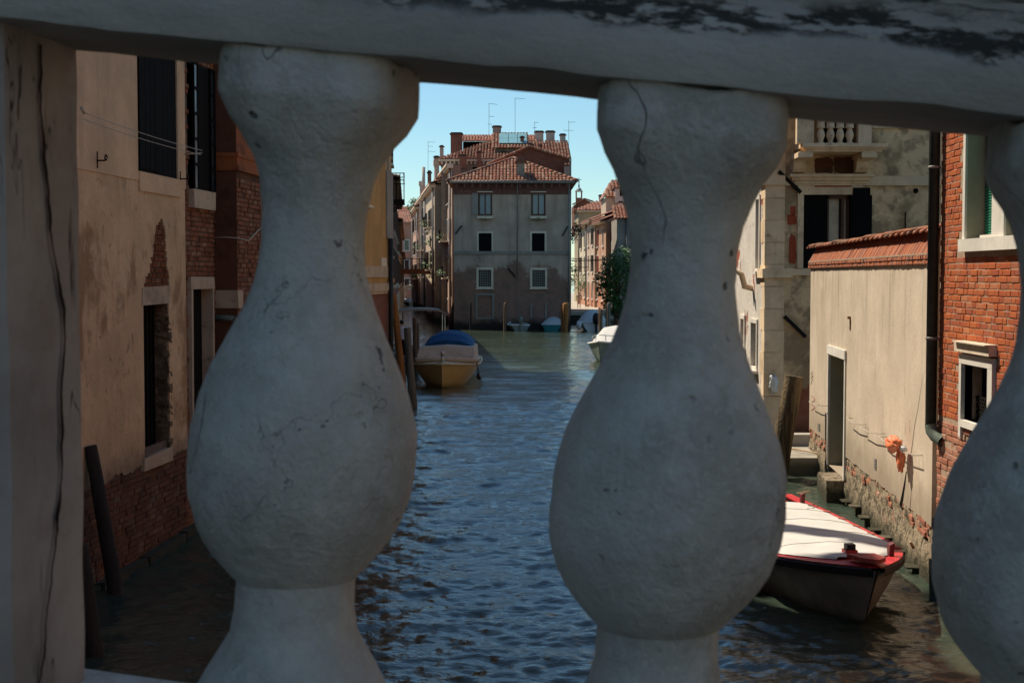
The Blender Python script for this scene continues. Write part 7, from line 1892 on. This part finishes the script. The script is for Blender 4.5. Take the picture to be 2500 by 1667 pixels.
# ------------------------------------------------------------------ people and dog
def skin_body(name, joints, edges, mats, parent, sub=1):
    me = bpy.data.meshes.new(name); me.from_pydata([j[0] for j in joints], edges, []); me.materials.append(mats)
    o = bpy.data.objects.new(name, me); COL.objects.link(o)
    if parent: o.parent = parent
    sk = o.modifiers.new('Skin', 'SKIN'); sv = me.skin_vertices[0].data if me.skin_vertices else None
    if sv is None:
        bm = bmesh.new(); bm.from_mesh(me); bm.verts.layers.skin.verify(); bm.to_mesh(me); bm.free(); sv = me.skin_vertices[0].data
    for i, j in enumerate(joints): r_ = j[1] if isinstance(j[1], tuple) else (j[1], j[1]); sv[i].radius = r_; sv[i].use_root = (i == 0)
    sb_ = o.modifiers.new('Sub', 'SUBSURF'); sb_.levels = sub; sb_.render_levels = sub
    return o
def person(name, label, loc, rz, h, skin, cloth, trousers, hair, stride=.12, long_hair=False, bent=0.0):
    t = thing(name, label, 'person', loc, rz); k = h / 1.7
    J = [((0, 0, .92), (.15, .11)), ((0, 0, 1.12), (.13, .10)), ((0, 0, 1.34), (.17, .11)), ((0, 0, 1.46), .06), ((0, -.01, 1.52), .055), ((0, -.015, 1.62), (.085, .10)), ((0, -.01, 1.68), (.06, .07)),
         ((-.09, 0, .88), .10), ((-.10, -stride, .48), .065), ((-.10, -stride * .9, .09), .042), ((-.10, -stride - .14, .03), .035),
         ((.09, 0, .88), .10), ((.10, stride * .5, .48), .065), ((.10, stride * 1.3, .09), .042), ((.10, stride * 1.3 - .13, .03), .035),
         ((-.19, 0, 1.40), .055), ((-.25, .04, 1.12), .045), ((-.24, -.08, .88), .035), ((-.24, -.11, .80), .035),
         ((.19, 0, 1.40), .055), ((.25, .02, 1.12), .045), ((.24, -.06, .88), .035), ((.24, -.09, .80), .035)]
    E = [(0, 1), (1, 2), (2, 3), (3, 4), (4, 5), (5, 6), (0, 7), (7, 8), (8, 9), (9, 10), (0, 11), (11, 12), (12, 13), (13, 14), (2, 15), (15, 16), (16, 17), (17, 18), (2, 19), (19, 20), (20, 21), (21, 22)]
    sz = lambda j: (tuple(c * k for c in j[0]), tuple(r_ * k for r_ in j[1]) if isinstance(j[1], tuple) else j[1] * k)
    skin_body('body', [sz(j) for j in J], E, skin, t)
    def tubeshape(nm, prof, mat, x=0, y=0):
        mb = MB(); rings = []
        for (z, a, b) in prof: rings.append([Vector((x + a * k * math.cos(q), y + b * k * math.sin(q), z * k)) for q in [2 * math.pi * i / 16 for i in range(16)]])
        mb.loft(rings, True, True, True); mb.build(nm, mat, t, smooth=True)
    tubeshape('top', [(.84, .185, .145), (.95, .175, .135), (1.12, .155, .125), (1.32, .20, .135), (1.42, .17, .115), (1.46, .07, .07)], cloth)
    for s in (-1, 1):
        mb = MB(); mb.smooth = True; mb.tube([Vector((s * .18, 0, 1.40)) * k, Vector((s * .225, .02, 1.24)) * k], [.075 * k, .065 * k], 10); mb.build('sleeve', cloth, t)
        if trousers:
            yy = -stride if s < 0 else stride * .5; y2 = -stride * .9 if s < 0 else stride * 1.3
            mb = MB(); mb.smooth = True; mb.tube([Vector((s * .085, 0, .90)) * k, Vector((s * .10, yy, .48)) * k, Vector((s * .10, y2, .12)) * k], [.118 * k, .085 * k, .07 * k], 10); mb.build('trouser_leg', trousers, t)
    mb = MB(); rings = []
    for i in range(9):
        th = math.pi * i / 8; rings.append([Vector((.098 * k * math.sin(th) * math.cos(q), .02 * k + .105 * k * math.sin(th) * math.sin(q) * (1 if math.sin(q) > 0 else .55), (1.645 + .105 * math.cos(th) - (.16 if (long_hair and math.cos(th) < 0 and math.sin(q) > 0) else 0)) * k)) for q in [2 * math.pi * j / 14 for j in range(14)]])
    mb.loft(rings, True); mb.build('hair', hair, t, smooth=True)
    return t
pp = wat(1413.5, 753.5, ZQ)
person('person', 'person in pale clothes walking away along the sunlit lane', pp, math.pi * .95, 1.66, m_skin, m_dress, None, plain('light_hair', (.45, .3, .17), .7, .15, 20), .16, True)
ph_ = at(979, 880, 64); person('person', 'person in white shirt and dark trousers standing by the red boat', (at(981, 800, 63).x, 63, .46), math.pi, 1.68, m_skin, m_shirt, m_dark_cloth, m_hair, .05)
# jetty the person stands on
jt = thing('wooden_jetty', 'narrow dark wooden jetty at the ochre house corner', 'jetty', (-5.4, 62, 0))
for i in range(9):
    b = MB(); b.box(-6.2, -4.55, 60.2 + i * .62, 60.2 + i * .62 + .57, .36, .44); W_(b, 'plank', m_post_dark, jt)
for (x, y) in ((-4.7, 60.4), (-4.7, 65.4), (-6.0, 60.4), (-6.0, 65.4)):
    b = MB(); b.smooth = True; b.tube([(x, y, -1), (x, y, .36)], .07, 8); W_(b, 'pile', m_post_dark, jt)
# small dog in the lane
pd = wat(1433, 752, ZQ); dg = thing('dog', 'small reddish dog in the sunlit lane behind the person', 'dog', pd, math.pi * .4)
J = [((0, .16, .34), .085), ((0, 0, .33), .085), ((0, -.16, .35), .095), ((0, -.26, .44), .06), ((0, -.34, .50), .055), ((0, -.43, .47), .03), ((-.06, .17, .26), .05), ((-.06, .13, .18), .03), ((-.06, .19, .10), .022), ((-.06, .16, .015), .022), ((.06, .17, .26), .05), ((.06, .13, .18), .03), ((.06, .19, .10), .022), ((.06, .16, .015), .022),
     ((-.06, -.17, .24), .04), ((-.06, -.18, .12), .024), ((-.06, -.2, .015), .022), ((.06, -.17, .24), .04), ((.06, -.18, .12), .024), ((.06, -.2, .015), .022), ((0, .26, .42), .025), ((0, .32, .54), .015), ((-.045, -.33, .57), .02), ((.045, -.33, .57), .02)]
E = [(0, 1), (1, 2), (2, 3), (3, 4), (4, 5), (0, 6), (6, 7), (7, 8), (8, 9), (0, 10), (10, 11), (11, 12), (12, 13), (2, 14), (14, 15), (15, 16), (2, 17), (17, 18), (18, 19), (0, 20), (20, 21), (4, 22), (4, 23)]
skin_body('body', [(tuple(c * .72 for c in j[0]), j[1] * .72) for j in J], E, m_dogfur, dg)
